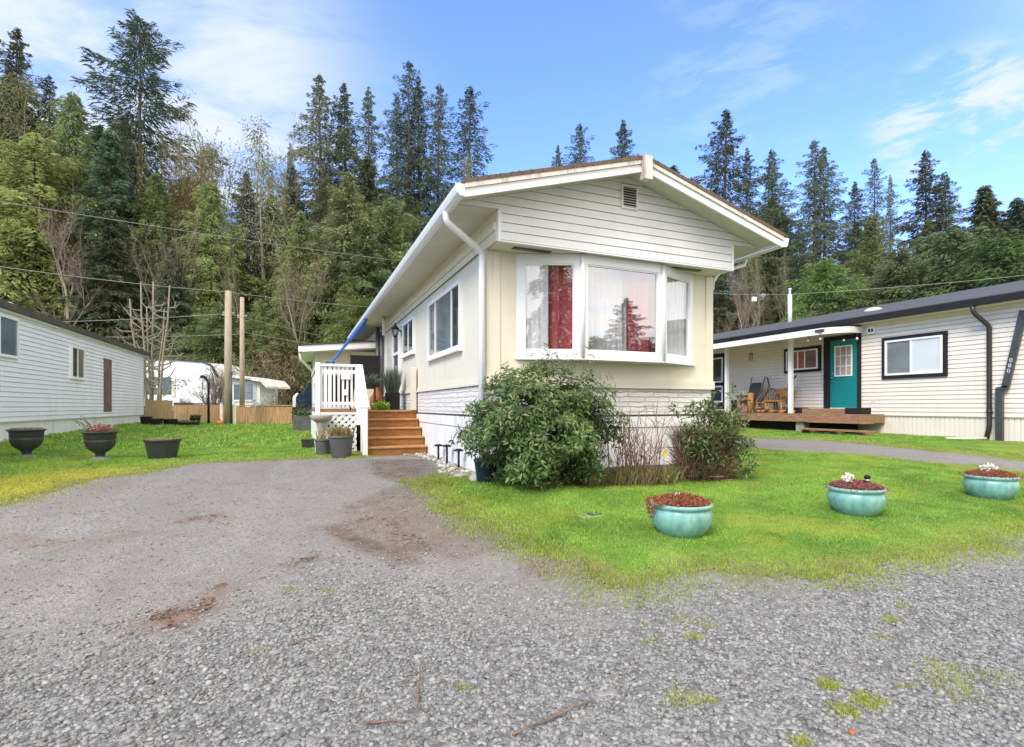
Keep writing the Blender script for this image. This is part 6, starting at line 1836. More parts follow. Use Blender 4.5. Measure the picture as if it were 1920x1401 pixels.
# parked pickup beyond the addition
def pickup():
    d = 27.5; q = at_d(588, HV, d); z = g(q.x, q.y) + .25
    o = Vector((q.x, q.y, z)); T = thing('parked_pickup', 'dark parked pickup with a white front, half hidden behind the addition', 'pickup', (q.x, q.y, z - .25))
    # long axis along +x, nose to the left
    side = [(-.85, .45), (-.98, .55), (-.98, 1.0), (-.80, 1.2), (-.55, 1.25), (-.28, 1.85), (1.5, 1.88), (1.75, 1.3), (3.6, 1.28), (3.65, .5)]
    m = MB(); m.prism([tuple(o + Vector((x, 0, h))) for x, h in side], (0, 1.8, 0)); m.build('body', M['navy'], T, bevel=.05)
    m = MB(); m.prism([tuple(o + Vector((x, -.03, h))) for x, h in ((-1.02, .5), (-1.02, 1.02), (-.84, 1.24), (-.72, 1.24), (-.86, .98), (-.86, .5))], (0, 1.86, 0)); m.build('front_fascia', M['carwhite'], T, bevel=.03)
    m = MB(); m.prism([tuple(o + Vector((x, -.004, h))) for x, h in ((-.44, 1.28), (-.2, 1.78), (1.4, 1.8), (1.58, 1.3))], (0, .003, 0)); m.build('side_window', M['carglass'], T)
    m = MB(); m.prism([tuple(o + Vector((x, -.006, h))) for x, h in ((-.86, .62), (-.78, 1.14), (-.5, 1.2), (3.5, 1.2), (3.5, .6))], (0, .002, 0)); m.build('lower_panel', M['navy'], T)
    for x in (-.1, 2.8):
        c = o + Vector((x, -.05, .18))
        m = MB(); m.tube([c, c + Vector((0, .25, 0))], .40, 20); w = m.build('wheel', M['tyre'], T)
        m = MB(); m.tube([c + Vector((0, -.01, 0)), c + Vector((0, .02, 0))], .22, 16); m.build('rim', M['chrome'], w)
    m = MB(); m.box(o + Vector((-1.0, .1, .75)), o + Vector((-.97, .45, .95))); m.build('headlight', M['chrome'], T)
pickup()

# mast on the tan roof, wires
q = at_d(1480, 600, 0); xm = 16.3; ym = xm * ray(1481)[1] / ray(1481)[0]; dm = xm / ray(1481)[0]
zb_, zt_ = CAMZ + (HV - 606) / F * dm, CAMZ + (HV - 543) / F * dm
t = thing('service_mast', 'white electrical service mast on the charcoal roof', 'mast', (xm, ym, zb_ - .2))
MB().tube([(xm, ym, zb_ - .2), (xm, ym, zt_ - .18), (xm, ym, zt_ - .17), (xm, ym, zt_)], [.075, .07, .035, .03], 10).build('mast_tube', M['white'], t)
MB().lathe((xm, ym, zt_ - .02), [(0, 0), (.06, .01), (.06, .05), (0, .07)], 8).build('mast_cap', M['white'], t)
mastp = Vector((xm, ym, zt_ - .18))

def wire(p, q, sag, label, r=.011, group='overhead wires'):
    p, q = Vector(p), Vector(q); c = p
    m = MB(); n = 24
    m.tube([p + (q - p) * (i / n) - Vector((0, 0, sag * 4 * (i / n) * (1 - i / n))) for i in range(n + 1)], r, 5)
    tag(m.build('overhead_wire', M['wire'], None, tuple(c)), label, 'wire', group)
tp, up_ = POLE['timber_pole'], POLE['utility_pole']
wire(at_d(-260, 335, 13.5), at_d(800, 495, 33), .15, 'highest overhead wire, crossing the trees from the left edge to the white gutter', .012)
wire(at_d(-260, 462, 13.5), tp - Vector((0, 0, .04)), .12, 'overhead wire running from the left edge to the top of the timber pole', .013)
wire(tp - Vector((0, 0, .04)), at_d(760, 580, 31), .1, 'overhead wire from the top of the timber pole towards the cream home', .013)
wire(at_d(90, 604, 26), tp - Vector((0, 0, .95)), .05, 'faint upper wire from the trees to the bracket of the timber pole', .012)
wire(at_d(190, 632, 29), up_ - Vector((0, 0, 1.85)), .05, 'faint lower wire from the trees to the side of the utility pole', .012)
wire(tp - Vector((0, 0, .95)), at_d(600, 629, 30), .03, 'upper wire from the timber pole bracket down to the right', .013)
wire(up_ - Vector((0, 0, 1.75)), at_d(600, 647, 31), .03, 'lower wire from the utility pole down to the right', .013)
wire(at_d(1325, 549, 34), mastp, .05, 'wire from behind the cream home to the white roof mast', .013)
wire(mastp, at_d(2100, 495, 24), .12, 'wire from the white roof mast to the right edge', .010)
for k, (u, v, d, lab) in enumerate(((1414, 561, 30, 'white square insulator box among the trees, left of the mast'), (1430, 556, 29, 'grey round splice on the wire left of the mast'))):
    q = at_d(u, v, d); t = thing('wire_insulator', lab, 'insulator', q)
    if k == 0: MB().box(q - Vector((.12, .08, .14)), q + Vector((.12, .08, .12)), .02).build('insulator_body', M['white'], t)
    else: MB().lathe(q, [(0, -.2), (.08, -.16), (.08, -.05), (.16, 0), (.16, .1), (0, .16)], 10).build('insulator_body', M['concrete'], t)

# ------------------------------------------------------------------ trees
def vary(k): return random.Random(k)

class Tree:
    """prototype of about real size; (trunk mesh, [(crown mesh, name)])"""
    def __init__(s, trunk, crown, H): s.trunk, s.crown, s.H = trunk, crown, H

def trunk_mesh(H, r, mat, wob=.15, seed=0, extra=None):
    rr = vary(seed); m = MB(); n = 12; x = y = 0
    pts = []; rad = []
    for i in range(n + 1):
        f = i / n; pts.append((x, y, f * H - (.6 if i == 0 else 0))); rad.append(max(.03, r * (1 - f) ** .8))
        x += rr.uniform(-wob, wob) * .25; y += rr.uniform(-wob, wob) * .25
    m.tube(pts, rad, 7)
    if extra: extra(m, pts)
    o = m.build('trunk', mat); me = o.data; bpy.data.objects.remove(o)
    return me, pts

def conifer(seed, H, R, n_br, start, mat, dens=1., droop=.35, lift=.25, irregular=.25, bark='bark', L=.34, W=.09, taper=.72, top=.0, dead=8, down=.35, hang=.28):
    rs = np.random.default_rng(seed); rr = vary(seed)
    deadp = []
    def extra(m, pts):
        for k in range(dead):   # bare dead limbs below the crown
            z = H * (.12 + (start + .1) * rr.random()); a = rr.uniform(0, 2 * PI); l = R * rr.uniform(.15, .5)
            m.tube([(0, 0, z), (l * math.cos(a), l * math.sin(a), z + rr.uniform(-.2, .4))], [.04, .015], 4)
    P = []; D = []; LL = []
    branches = []
    for i in range(n_br):
        f = (i + rr.random()) / n_br
        z = H * (start + (1 - start) * f ** .92)
        prof = (1 - f) ** taper + .03 + top * math.exp(-((f - .75) / .15) ** 2)
        if f < .12: prof *= .55 + 3.7 * f
        l = R * prof * rr.uniform(1 - irregular * 1.5, 1 + irregular)
        a = i * 2.399 + rr.uniform(-.5, .5)
        e0 = lift + f * .55 + rr.uniform(-.15, .15)
        branches.append((z, l, a, e0, f))
    def extra2(m, pts):
        extra(m, pts)
        for (z, l, a, e0, f) in branches:
            ps = []
            for k in range(4):
                s = k / 3 * .95; rad = l * s; ps.append((rad * math.cos(a), rad * math.sin(a), z + l * (e0 * s - droop * (1 - .5 * f) * s * s * 1.6)))
            m.tube(ps, [.03 + .02 * l / R, .03, .022, .01], 3, caps=False)
    for (z, l, a, e0, f) in branches:
        nc = max(6, int(88 * dens * (l / R) ** .7) + 8)
        s = rs.uniform(.12, 1.0, nc) ** .8
        c, sn = math.cos(a), math.sin(a)
        rad = l * s; zz = z + l * (e0 * s - droop * (1 - .5 * f) * s * s * 1.6)
        side = rs.choice([-1., 1.], nc)
        lat = rs.uniform(0, .32, nc) * l * (1.15 - s)
        px = rad * c - side * lat * sn; py = rad * sn + side * lat * c
        P.append(np.stack([px, py, zz - lat * .25 - np.abs(rs.normal(0, hang, nc)) * min(1, l / 2)], -1))
        sp = rs.uniform(.25, 1.15, nc) * side
        dd = np.stack([c * np.cos(sp) - sn * np.sin(sp), sn * np.cos(sp) + c * np.sin(sp), rs.uniform(-.45, .15, nc) - down + f * .45], -1)
        D.append(dd); LL.append(rs.uniform(.6, 1.25, nc) * L * (.5 + .5 * (l / R) ** .5))
    nk = int(900 * dens); f = rs.uniform(0, 1, nk) ** 1.2; a = rs.uniform(0, 2 * PI, nk); r_ = R * ((1 - f) ** taper + .02) * rs.uniform(.08, .42, nk)
    P.append(np.stack([r_ * np.cos(a), r_ * np.sin(a), H * (start + .02 + (1 - start) * f) - r_ * .3], -1)); D.append(np.stack([np.cos(a), np.sin(a), rs.uniform(-1.1, -.1, nk)], -1)); LL.append(L * rs.uniform(.7, 1.4, nk))
    # leader
    nl = 26; f = rs.uniform(0, 1, nl); P.append(np.stack([0 * f, 0 * f, H * (.93 + .08 * f)], -1)); a = rs.uniform(0, 2 * PI, nl); D.append(np.stack([np.cos(a) * .6, np.sin(a) * .6, .5 + 0 * a], -1)); LL.append(np.full(nl, L * .45))
    P = np.concatenate(P); D = np.concatenate(D); LL = np.concatenate(LL)
    V, Fa, Fb = blade_cards(P, D, LL, LL * (W / L) * rs.uniform(.7, 1.4, len(LL)), .22)
    tm, pts = trunk_mesh(H, .012 * H, M[bark], .12, seed, extra2)
    return Tree(tm, np_mesh('crown', V, [Fa, Fb], M[mat]), H)

def feathery(seed, H, R, mat, n=40000, bark='barkpale', shape=1.0, L=.21, W=.045, clumps=130):
    """lush cedar or catkin-hung alder: clumps of hanging sprays in a tall uneven crown"""
    rs = np.random.default_rng(seed); rr = vary(seed)
    C = []; S = []
    for k in range(clumps):
        f = rr.random() ** .9; z = H * (.10 + .9 * f)
        prof = (1 - f) ** .62 * shape + .06; a = rr.uniform(0, 2 * PI); r = R * prof * rr.uniform(.3, 1.0) ** .6
        C.append((r * math.cos(a), r * math.sin(a), z)); S.append(R * (.20 + .22 * prof) * rr.uniform(.7, 1.3))
    C = np.array(C); S = np.array(S)
    k = rs.integers(0, clumps, n); off = rs.normal(0, 1, (n, 3)) * np.array([.6, .6, .75])
    P = C[k] + off * S[k][:, None]
    D = off * .5 + rs.normal(0, .5, (n, 3)); D[:, 2] -= .35
    rad = np.hypot(C[k][:, 0], C[k][:, 1])[:, None] + .1
    D[:, :2] += C[k][:, :2] / rad * .5
    LL = L * rs.uniform(.5, 1.3, n)
    P[:, 2] = np.maximum(P[:, 2], .3)
    V, Fa, Fb = blade_cards(P, D, LL, LL * (W / L), .35)
    def extra(m, pts):
        for c in C[::2]: m.tube([(0, 0, max(.5, c[2] - .25 * math.hypot(c[0], c[1]))), (c[0] * .9, c[1] * .9, c[2])], [.05, .015], 4, caps=False)
    tm, pts = trunk_mesh(H * .95, .010 * H, M[bark], .2, seed, extra)
    return Tree(tm, np_mesh('crown', V, [Fa, Fb], M[mat]), H)

def bare(seed, H, R, bark, mat=None, spread=.5, levels=4, fork=.25, nleaf=1500, L=.35, W=.05, stems=1, lean=0., r0=None):
    """leafless tree: limbs, forks and a haze of fine twigs"""
    rr = vary(seed); segs = MB(); tips = []
    def grow(p, d, l, r, lev):
        n = 4; pts = [p]; rad = [r]; q = p; dd = d
        for i in range(n):
            dd = (dd + Vector((rr.gauss(0, .10), rr.gauss(0, .10), .06 if lev else .02))).normalized(); q = q + dd * (l / n); pts.append(q); rad.append(r * (1 - .45 * (i + 1) / n))
            if lev >= 2: tips.append((q, dd, l))
        segs.tube(pts, rad, 6 if lev < 2 else 4 if lev < 3 else 3, caps=False)
        if lev < levels:
            k = rr.choice((2, 3, 3)) if lev else rr.choice((4, 5))
            for j in range(k):
                i = rr.randint(1, n) if lev else rr.randint(2, n); a = rr.uniform(0, 2 * PI); s = rr.uniform(.6, 1.2) * spread
                ax = dd.cross(Vector((math.cos(a), math.sin(a), .2))).normalized()
                nd = (dd + ax * s + Vector((0, 0, .15))).normalized()
                grow(pts[i], nd, l * rr.uniform(.5, .75), rad[i] * .62, lev + 1)
            grow(q, (dd + Vector((rr.gauss(0, .12), rr.gauss(0, .12), .1))).normalized(), l * .7, rad[-1], lev + 1)
    for s in range(stems):
        a = rr.uniform(0, 2 * PI)
        d0 = Vector((lean * math.cos(a) + .02, lean * math.sin(a), 1)).normalized() if stems > 1 else Vector((lean, 0, 1)).normalized()
        grow(Vector((rr.uniform(-.2, .2) * (stems > 1), rr.uniform(-.2, .2) * (stems > 1), -.4)), d0, H * .42, (r0 or .011 * H) * (1 if stems == 1 else .7), 0)
    o = segs.build('trunk', M[bark]); tm = o.data; bpy.data.objects.remove(o)
    zmax = max(v.co.z for v in tm.vertices)
    cm = None
    if nleaf:
        rs = np.random.default_rng(seed); k = rs.integers(0, len(tips), nleaf)
        P = np.array([tuple(t[0]) for t in tips])[k] + rs.normal(0, .12, (nleaf, 3)); D = np.array([tuple(t[1]) for t in tips])[k] + rs.normal(0, .6, (nleaf, 3))
        V, Fa, Fb = blade_cards(P, D, L * rs.uniform(.5, 1.4, nleaf), np.full(nleaf, W), .05); cm = np_mesh('crown', V, [Fa, Fb], M[mat])
    return Tree(tm, cm, zmax)

def shrub(seed, R, Hh, mat, n=4200, L=.18, W=.085):
    rs = np.random.default_rng(seed); cl = 16
    C = rs.normal(0, 1, (cl, 3)) * np.array([.45, .45, .25]) * np.array([R, R, Hh]) + np.array([0, 0, Hh * .5]); k = rs.integers(0, cl, n)
    P = C[k] + rs.normal(0, 1, (n, 3)) * R * .24; P[:, 2] = np.maximum(P[:, 2], .05); D = rs.normal(0, 1, (n, 3)); D[:, 2] += .2
    V, Fc = leaf_cards(P, D, rs.normal(0, 1, (n, 3)) * .5 + np.array([0, 0, 1]), L * rs.uniform(.6, 1.3, n), np.full(n, W))
    m = MB(); rr = vary(seed)
    for q in range(7): m.tube([(0, 0, -.2), (rr.uniform(-.5, .5) * R, rr.uniform(-.5, .5) * R, Hh * rr.uniform(.4, .9))], [.05, .015], 4, caps=False)
    o = m.build('stems', M['bark']); tm = o.data; bpy.data.objects.remove(o)
    return Tree(tm, np_mesh('crown', V, [Fc], M[mat]), Hh)

PROTO = {
    'fir': [conifer(101, 26, 4.9, 190, .14, 'fir', 1.9, .42, .30, .4), conifer(102, 26, 4.4, 195, .10, 'fir', 2.0, .40, .25, .45), conifer(103, 26, 5.2, 165, .18, 'fir', 1.8, .45, .30, .45)],
    'sparse': [conifer(111, 26, 4.3, 140, .24, 'fir', 1.35, .40, .35, .5, dead=26), conifer(112, 26, 4.9, 120, .30, 'firblue', 1.35, .38, .35, .55, dead=26), conifer(113, 26, 3.8, 145, .18, 'fir', 1.35, .4, .3, .5, dead=20)],
    'broadfir': [conifer(121, 24, 6.6, 95, .30, 'firblue', 1.9, .20, .28, .35, L=.6, taper=.62, down=.1)],
    'spruce': [conifer(131, 22, 4.6, 170, .06, 'firblue', 1.9, .50, .30, .2, L=.6, W=.12, taper=.75), conifer(132, 20, 4.4, 160, .05, 'fir', 1.8, .5, .3, .3, L=.6, W=.12, taper=.8)],
    'cedar': [conifer(201, 18, 4.4, 165, .03, 'cedar', 2.3, .58, .28, .32, L=.34, W=.085, taper=.62, down=.6, hang=.4), conifer(202, 17, 3.9, 160, .03, 'evergreen', 2.3, .55, .25, .35, L=.34, W=.085, taper=.6, down=.6, hang=.4),
              conifer(203, 19, 4.6, 170, .03, 'cedar', 2.4, .62, .3, .3, L=.34, W=.085, taper=.7, down=.6, hang=.45), conifer(204, 15, 4.3, 150, .03, 'cedar', 2.5, .5, .3, .4, L=.32, W=.085, taper=.5, down=.5, hang=.5)],
    'alder': [feathery(211, 20, 2.7, 'alder', 4200, 'barkpale', L=.34, W=.06, clumps=60), feathery(212, 19, 3.1, 'alder', 4500, 'barkpale', L=.34, W=.06, clumps=60)],
    'bare': [bare(221, 17, 4, 'barkpale', 'brownleaf', .42, 4, nleaf=2200, L=.5, W=.03), bare(222, 16, 4, 'barkpale', 'brownleaf', .5, 4, nleaf=2200, L=.5, W=.03), bare(223, 19, 4, 'barkpale', 'alder', .3, 4, nleaf=1300, L=.4, W=.05)],
    'mossmaple': [bare(231, 20, 6, 'barkmoss', 'moss', .5, 4, nleaf=4200, L=.42, W=.12, stems=3, lean=.22, r0=.32), bare(232, 19, 6, 'barkmoss', 'moss', .45, 4, nleaf=2200, L=.42, W=.1, stems=3, lean=.18, r0=.28)],
    'shrub': [shrub(301, 2.2, 2.6, 'shrub'), shrub(302, 2.0, 2.2, 'shrub'), shrub(303, 2.6, 3.4, 'cedar', 4200), shrub(304, 2.2, 2.4, 'brownleaf', 3600, .35, .025), shrub(305, 2.4, 2.8, 'fir', 4200)],
    'bushy': [conifer(311, 12, 4.8, 130, .02, 'evergreen', 2.6, .55, .3, .35, L=.30, W=.085, taper=.5, down=.5, hang=.4), conifer(312, 11, 4.6, 125, .02, 'shrub', 2.6, .5, .3, .35, L=.30, W=.085, taper=.5, down=.5, hang=.4)],
}
N_TREES = [0]
def plant(kind, idx, x, y, H, wid, label, group, cat='tree', name=None, z=None):
    pr = PROTO[kind][idx % len(PROTO[kind])]
    nm = name or {'fir': 'fir_tree', 'sparse': 'fir_tree', 'broadfir': 'fir_tree', 'spruce': 'spruce_tree', 'cedar': 'cedar_tree', 'alder': 'alder_tree', 'bare': 'bare_tree', 'mossmaple': 'maple_tree', 'shrub': 'shrub', 'bushy': 'evergreen_tree'}[kind]
    T = thing(nm, label, cat, (x, y, (g(x, y) if z is None else z) - .15), group)
    k = H / pr.H
    w_ = wid * (1.25 if kind in ('fir', 'sparse') else 1); T.scale = (k * w_, k * w_, k); T.rotation_euler = (random.gauss(0, .016), random.gauss(0, .016), random.uniform(0, 2 * PI))
    link('stems' if kind == 'shrub' else 'trunk', pr.trunk, T)
    if pr.crown is not None: link('crown', pr.crown, T)
    N_TREES[0] += 1
    return T

def tree_px(kind, idx, u, vtop, d, wid, label, group):
    dx, dy = ray(u); x, y = dx * d, dy * d; zt = CAMZ + (HV - vtop) / F * d; H = zt - g(x, y) + .15
    return plant(kind, idx, x, y, H, wid, label, group)

GS = 'tall trees standing along the skyline'
SKY = [
    # kind, proto, u, top v, depth, width factor, label
    ('fir', 0, -70, 90, 40, 1.0, 'dark fir cut by the left edge'),
    ('fir', 1, 22, 58, 42, .85, 'tall dark fir whose top stands nearest the left edge'),
    ('sparse', 0, 88, 148, 44, .8, 'thin dark fir just right of the tallest one at the left edge'),
    ('alder', 0, 52, 150, 38, 1.1, 'pale green alder in front of the left-edge firs'),
    ('cedar', 0, 128, 185, 38, .95, 'yellow-green cedar left of the broad open fir'),
    ('broadfir', 0, 258, 40, 46, 1.0, 'broad open fir with wide level branches, tallest on the left skyline'),
    ('spruce', 0, 205, 250, 36, 1.0, 'dense blue-green spruce below the broad open fir'),
    ('mossmaple', 0, 318, 205, 40, .95, 'moss-hung olive brown maple right of the broad open fir'),
    ('mossmaple', 1, 395, 250, 42, .85, 'leaning mossy maple with bare forked limbs'),
    ('bare', 2, 432, 185, 46, .8, 'slim bare tree topping the left skyline beyond the mossy maples'),
    ('alder', 1, 472, 228, 44, 1.0, 'pale catkin-hung alder right of the slim bare tree'),
    ('bare', 2, 512, 205, 50, .55, 'thin bare pole-like tree in the skyline gap left of the fir group'),
    ('sparse', 2, 548, 272, 52, .55, 'small thin fir in the skyline gap'),
    ('fir', 2, 603, 152, 54, .85, 'fir with a rounded dense top, left of the fir group'),
    ('fir', 1, 652, 166, 55, .78, 'narrow dense fir in the middle of the left fir group'),
    ('sparse', 2, 690, 170, 55, .8, 'narrow fir at the right of the left fir group'),
    ('sparse', 0, 744, 190, 56, .62, 'slim fir close beside the tallest central fir'),
    ('sparse', 1, 766, 126, 56, .8, 'tallest fir of the central skyline group'),
    ('sparse', 2, 786, 155, 57, .78, 'fir just right of the tallest central one'),
    ('sparse', 0, 820, 168, 56, .75, 'straight-trunked sparse fir between the central group and the gable'),
    ('sparse', 1, 876, 168, 54, .95, 'open fir with drooping branches nearest the white gutter'),
    ('sparse', 1, 1092, 235, 58, .9, 'fir top showing over the left slope of the cream roof'),
    ('fir', 1, 1052, 275, 60, .6, 'small sparse fir top farthest left above the cream roof'),
    ('fir', 0, 1166, 230, 58, .75, 'fir top showing just left of the cream gable peak'),
    ('fir', 2, 1349, 208, 55, .95, 'tallest fir on the right, beside the right slope of the cream roof'),
    ('sparse', 2, 1400, 280, 56, .75, 'slim fir right of the tallest right-hand fir'),
    ('fir', 1, 1449, 284, 57, .9, 'fir with a full crown behind the right eave'),
    ('sparse', 0, 1528, 266, 58, .95, 'left one of the twin tall firs in the right group'),
    ('fir', 2, 1546, 282, 60, .7, 'right one of the twin tall firs in the right group'),
    ('fir', 0, 1603, 345, 60, .75, 'lower dense fir right of the twin firs'),
    ('sparse', 1, 1641, 300, 62, .72, 'thin layered fir over the white roof vent'),
    ('sparse', 2, 1670, 332, 64, .5, 'narrowest fir on the right skyline'),
    ('fir', 1, 1735, 288, 56, .9, 'fir with a thick round top below the right cloud'),
    ('fir', 0, 1778, 325, 54, .85, 'fir between the thick-topped one and the rounded evergreens'),
    ('spruce', 1, 1845, 350, 46, 1.05, 'broad green spruce above the right home'),
    ('spruce', 0, 1905, 372, 44, 1.05, 'broad spruce at the right edge'),
    ('spruce', 1, 1990, 380, 42, 1.0, 'spruce cut off beyond the right edge'),
    ('fir', 0, 2080, 330, 50, 1.0, 'fir beyond the right edge'),
]
for (k, i, u, v, d, w, lab) in SKY: tree_px(k, i, u, v, d, w, lab, GS)

# trees one can tell apart on the slope
MID = [
    ('bare', 0, 112, 335, 31, 1.15, 'pale bare tree with rusty twigs above the pale blue home'),
    ('bare', 1, 295, 385, 33, 1.0, 'leaning bare brown tree over the utility wires'),
    ('bare', 2, 470, 420, 34, .6, 'straight grey leafless tree right of the utility pole'),
    ('bare', 1, 570, 440, 34, .75, 'leaning leafless tree above the addition roof'),
    ('cedar', 1, 640, 330, 38, 1.2, 'bright yellow-green cedar below the left fir group'),
    ('cedar', 3, 735, 380, 40, 1.1, 'yellow-green cedar nearest the white gutter'),
    ('cedar', 2, 560, 400, 38, 1.1, 'yellow-green cedar below the skyline gap'),
    ('alder', 0, 500, 300, 40, 1.3, 'feathery pale alder below the skyline gap'),
    ('cedar', 0, 405, 350, 38, 1.2, 'light green cedar at the foot of the mossy maples'),
    ('cedar', 2, 285, 330, 37, 1.1, 'light green cedar in front of the moss-hung maple'),
    ('spruce', 1, 205, 400, 33, 1.2, 'dark spruce in the middle of the left slope'),
    ('spruce', 0, 330, 470, 33, 1.0, 'dark green spruce above the white trailer'),
    ('cedar', 3, 60, 260, 35, 1.3, 'light green cedar at the left edge above the blue home'),
    ('cedar', 1, -40, 300, 34, 1.3, 'light green cedar cut by the left edge'),
    ('alder', 1, 810, 420, 44, 1.0, 'pale alder in the sky gap beside the white gutter'),
    ('alder', 0, 890, 300, 48, .6, 'small yellowish tree rising just over the white gutter'),
    ('bare', 0, 1385, 470, 42, .8, 'pale bare alder behind the right eave'),
    ('bare', 2, 1430, 430, 46, .7, 'thin pale alder left of the white mast'),
    ('bare', 2, 1475, 450, 48, .6, 'thin bare trunk just behind the white mast'),
    ('bushy', 0, 1570, 520, 42, 1.0, 'bushy green tree behind the charcoal roof'),
    ('bushy', 0, 1680, 470, 42, 1.2, 'broad bushy evergreen behind the charcoal roof'),
    ('bushy', 0, 1790, 430, 40, 1.3, 'rounded bushy evergreen below the right skyline'),
    ('cedar', 0, 1630, 410, 48, 1.0, 'green cedar below the thin layered fir'),
    ('alder', 1, 1400, 400, 52, .9, 'feathery yellow-green alder below the right firs'),
    ('bushy', 1, 1890, 440, 36, 1.2, 'dark bushy evergreen at the right edge'),
]
for (k, i, u, v, d, w, lab) in MID: tree_px(k, i, u, v, d, w, lab, 'trees on the wooded slope')

# the rest of the wood, filled in below the skyline
def skyline(u):
    return np.interp(u, [-400, 0, 150, 250, 330, 420, 560, 640, 780, 900, 1000, 1100, 1250, 1350, 1500, 1650, 1750, 1850, 2400],
                        [150, 160, 215, 250, 250, 300, 330, 300, 330, 330, 330, 330, 340, 380, 430, 450, 430, 400, 380])
WORD = {'fir': 'dark green fir', 'cedar': 'yellow-green cedar', 'bushy': 'bushy dark evergreen', 'alder': 'pale catkin-hung alder', 'bare': 'leafless brown tree', 'spruce': 'dense dark spruce', 'sparse': 'sparse dark fir'}
rr = vary(5)
def fill(n, u0, u1, d0, d1, kinds, frac, side):
    for q in range(n):
        u = u0 + (u1 - u0) * (q + rr.random()) / n; d = rr.uniform(d0, d1); k = rr.choice(kinds)
        top = HV - (HV - float(skyline(u))) * rr.uniform(*frac)
        dx, dy = ray(u); x, y = dx * d, dy * d
        H = CAMZ + (HV - top) / F * d - g(x, y)
        H = max(3.5, min(H, 24))
        plant(k, rr.randint(0, 5), x, y, H, rr.uniform(.95, 1.35) * (1.25 if H < 9 else 1), f'{WORD[k]} filling the wood on the {side} slope', f'{WORD[k]}s filling the {side} wood')
fill(24, -150, 780, 43, 52, ['cedar', 'cedar', 'alder', 'fir', 'fir', 'spruce'], (.82, 1.05), 'left')
fill(18, -170, 720, 35, 41, ['cedar', 'cedar', 'spruce', 'cedar', 'bushy', 'alder'], (.45, .8), 'left')
fill(17, -180, 720, 31.5, 34.5, ['cedar', 'bushy', 'cedar', 'bushy', 'cedar'], (.24, .48), 'left')
fill(24, 1180, 2150, 50, 62, ['fir', 'cedar', 'fir', 'fir', 'spruce'], (.78, 1.12), 'right')
fill(17, 1480, 2150, 42, 50, ['cedar', 'fir', 'cedar', 'bushy'], (.55, .88), 'right')
fill(9, 1540, 2150, 34, 41, ['bushy', 'cedar', 'cedar'], (.35, .55), 'right')
fill(5, 1320, 1500, 46, 56, ['bare', 'alder', 'sparse', 'cedar'], (.45, .7), 'right')

SW = ['leafy green undergrowth shrub', 'low green undergrowth shrub', 'light green undergrowth shrub', 'brown twiggy undergrowth shrub', 'dark green undergrowth shrub']
def under(n, u0, u1, d0, d1, side):
    for q in range(n):
        u = u0 + (u1 - u0) * (q + rr.random()) / n; d = rr.uniform(d0, d1); dx, dy = ray(u); x, y = dx * d, dy * d; k = rr.choice((0, 0, 1, 2, 3, 4))
        plant('shrub', k, x, y, rr.uniform(2.0, 3.6), rr.uniform(.8, 1.15), f'{SW[k]} at the foot of the {side} wood', f'{SW[k]}s at the foot of the {side} wood', 'shrub')
under(12, -160, 255, 30.5, 33, 'left')
under(8, 505, 720, 31.5, 33, 'left')
under(7, 250, 520, 33.5, 35, 'left')
under(16, 1320, 2150, 38, 46, 'right')
under(18, -160, 720, 34, 40, 'left')

# trees across the road, seen only as reflections in the bay window
for (u, v, d, w, i, lab) in ((1178, 560, 47, 1.0, 0, 'dark conifer across the road behind the viewpoint, mirrored in the bay window'), (1125, 632, 44, 1.6, 1, 'low bushy tree across the road, mirrored at the left of the bay window'), (1215, 640, 46, 1.6, 0, 'low bushy tree across the road, mirrored at the right of the bay window')):
    dx, dy = ray(u); tot = d; x = dx * tot; y = 2 * 6.273 - dy * tot
    H = CAMZ + (HV - v) / F * tot - g(x, y)
    plant('fir' if i == 0 and w == 1.0 else 'bushy', i, x, y, H, w * (1.5 if w == 1.0 else 1), lab, 'trees across the road')
for (x, y, H, i) in ((-4.5, -24, 14, 0), (-10, -23, 15, 1), (-1, -31, 13, 2)):
    plant('cedar', i, x, y, H, 1.1, ['yellow-green cedar across the road, mirrored in the left bay pane', 'tall cedar across the road on the far left', 'cedar across the road beyond the others'][[0, 1, 2].index(i)], 'trees across the road')

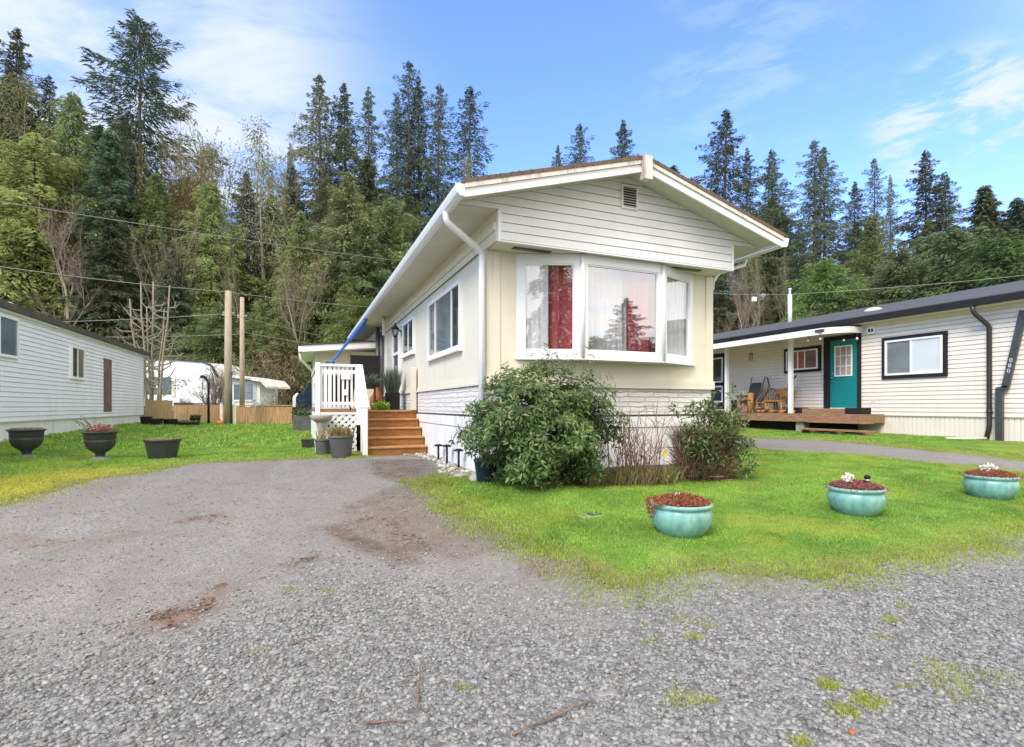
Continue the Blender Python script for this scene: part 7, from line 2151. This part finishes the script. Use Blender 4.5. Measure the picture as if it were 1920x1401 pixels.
# pollarded tree and shrub behind the fence
def pollard():
    q = at_d(285, HV, 25.5); x, y = q.x, q.y; z = g(x, y); rr = vary(77)
    T = thing('pollarded_tree', 'leafless pollarded tree with upright poles beside the white trailer', 'tree', (x, y, z))
    m = MB(); t2 = MB()
    for k, (u, v) in enumerate(((243, 560), (264, 528), (287, 528), (318, 535), (275, 575), (308, 580))):
        tip = at_d(u, v, 25.5 + rr.uniform(-.5, .5)); b = Vector((x + (tip.x - x) * .35, y + (tip.y - y) * .3, z))
        pts = [b.lerp(tip, f) + Vector((rr.uniform(-.06, .06), 0, 0)) for f in (0, .25, .5, .75)] + [tip]
        m.tube(pts, [.075, .06, .05, .04, .028], 7)
        for j in range(12):
            p = b.lerp(tip, rr.uniform(.25, .85)); s = rr.choice((-1, 1)); e = p + Vector((s * rr.uniform(.3, .9), rr.uniform(-.2, .2), rr.uniform(.15, .8))); mid = p.lerp(e, .5) + Vector((s * .1, 0, -.08))
            t2.tube([p, mid, e], [.035, .028, .018], 4, caps=False)
            for jj in range(2): t2.tube([mid.lerp(e, .5 * jj + .2), mid.lerp(e, .5 * jj + .2) + Vector((rr.uniform(-.3, .3), 0, rr.uniform(.2, .5)))], [.012, .006], 3, caps=False)
    m.build('trunk', M['barkpale'], T); t2.build('limbs', M['barkpale'], T)
pollard()
def thorn():
    q = at_d(402, HV, 25.2); x, y = q.x, q.y; z = g(x, y)
    T = thing('fruit_tree', 'small leafless fruit tree with a dense brown twig crown left of the timber pole', 'tree', (x, y, z))
    pr = bare(78, 3.3, 1.2, 'bark', 'brownleaf', .75, 4, nleaf=1500, L=.22, W=.014, r0=.13)
    link('trunk', pr.trunk, T); link('crown', pr.crown, T); T.scale = (3.2 / pr.H,) * 3
thorn()
for k, (u, d, h, i, lab) in enumerate(((352, 27.2, .9, 3, 'brown twiggy bush against the white trailer'), (500, 25, .9, 2, 'small green bush at the yellowish fence'), (520, 24.5, 1.2, 3, 'brown bush sloping down from the small house'))):
    q = at_d(u, HV, d); plant('shrub', i, q.x, q.y, h, .8, lab, None, 'bush', 'bush')
print('TREES', N_TREES[0])
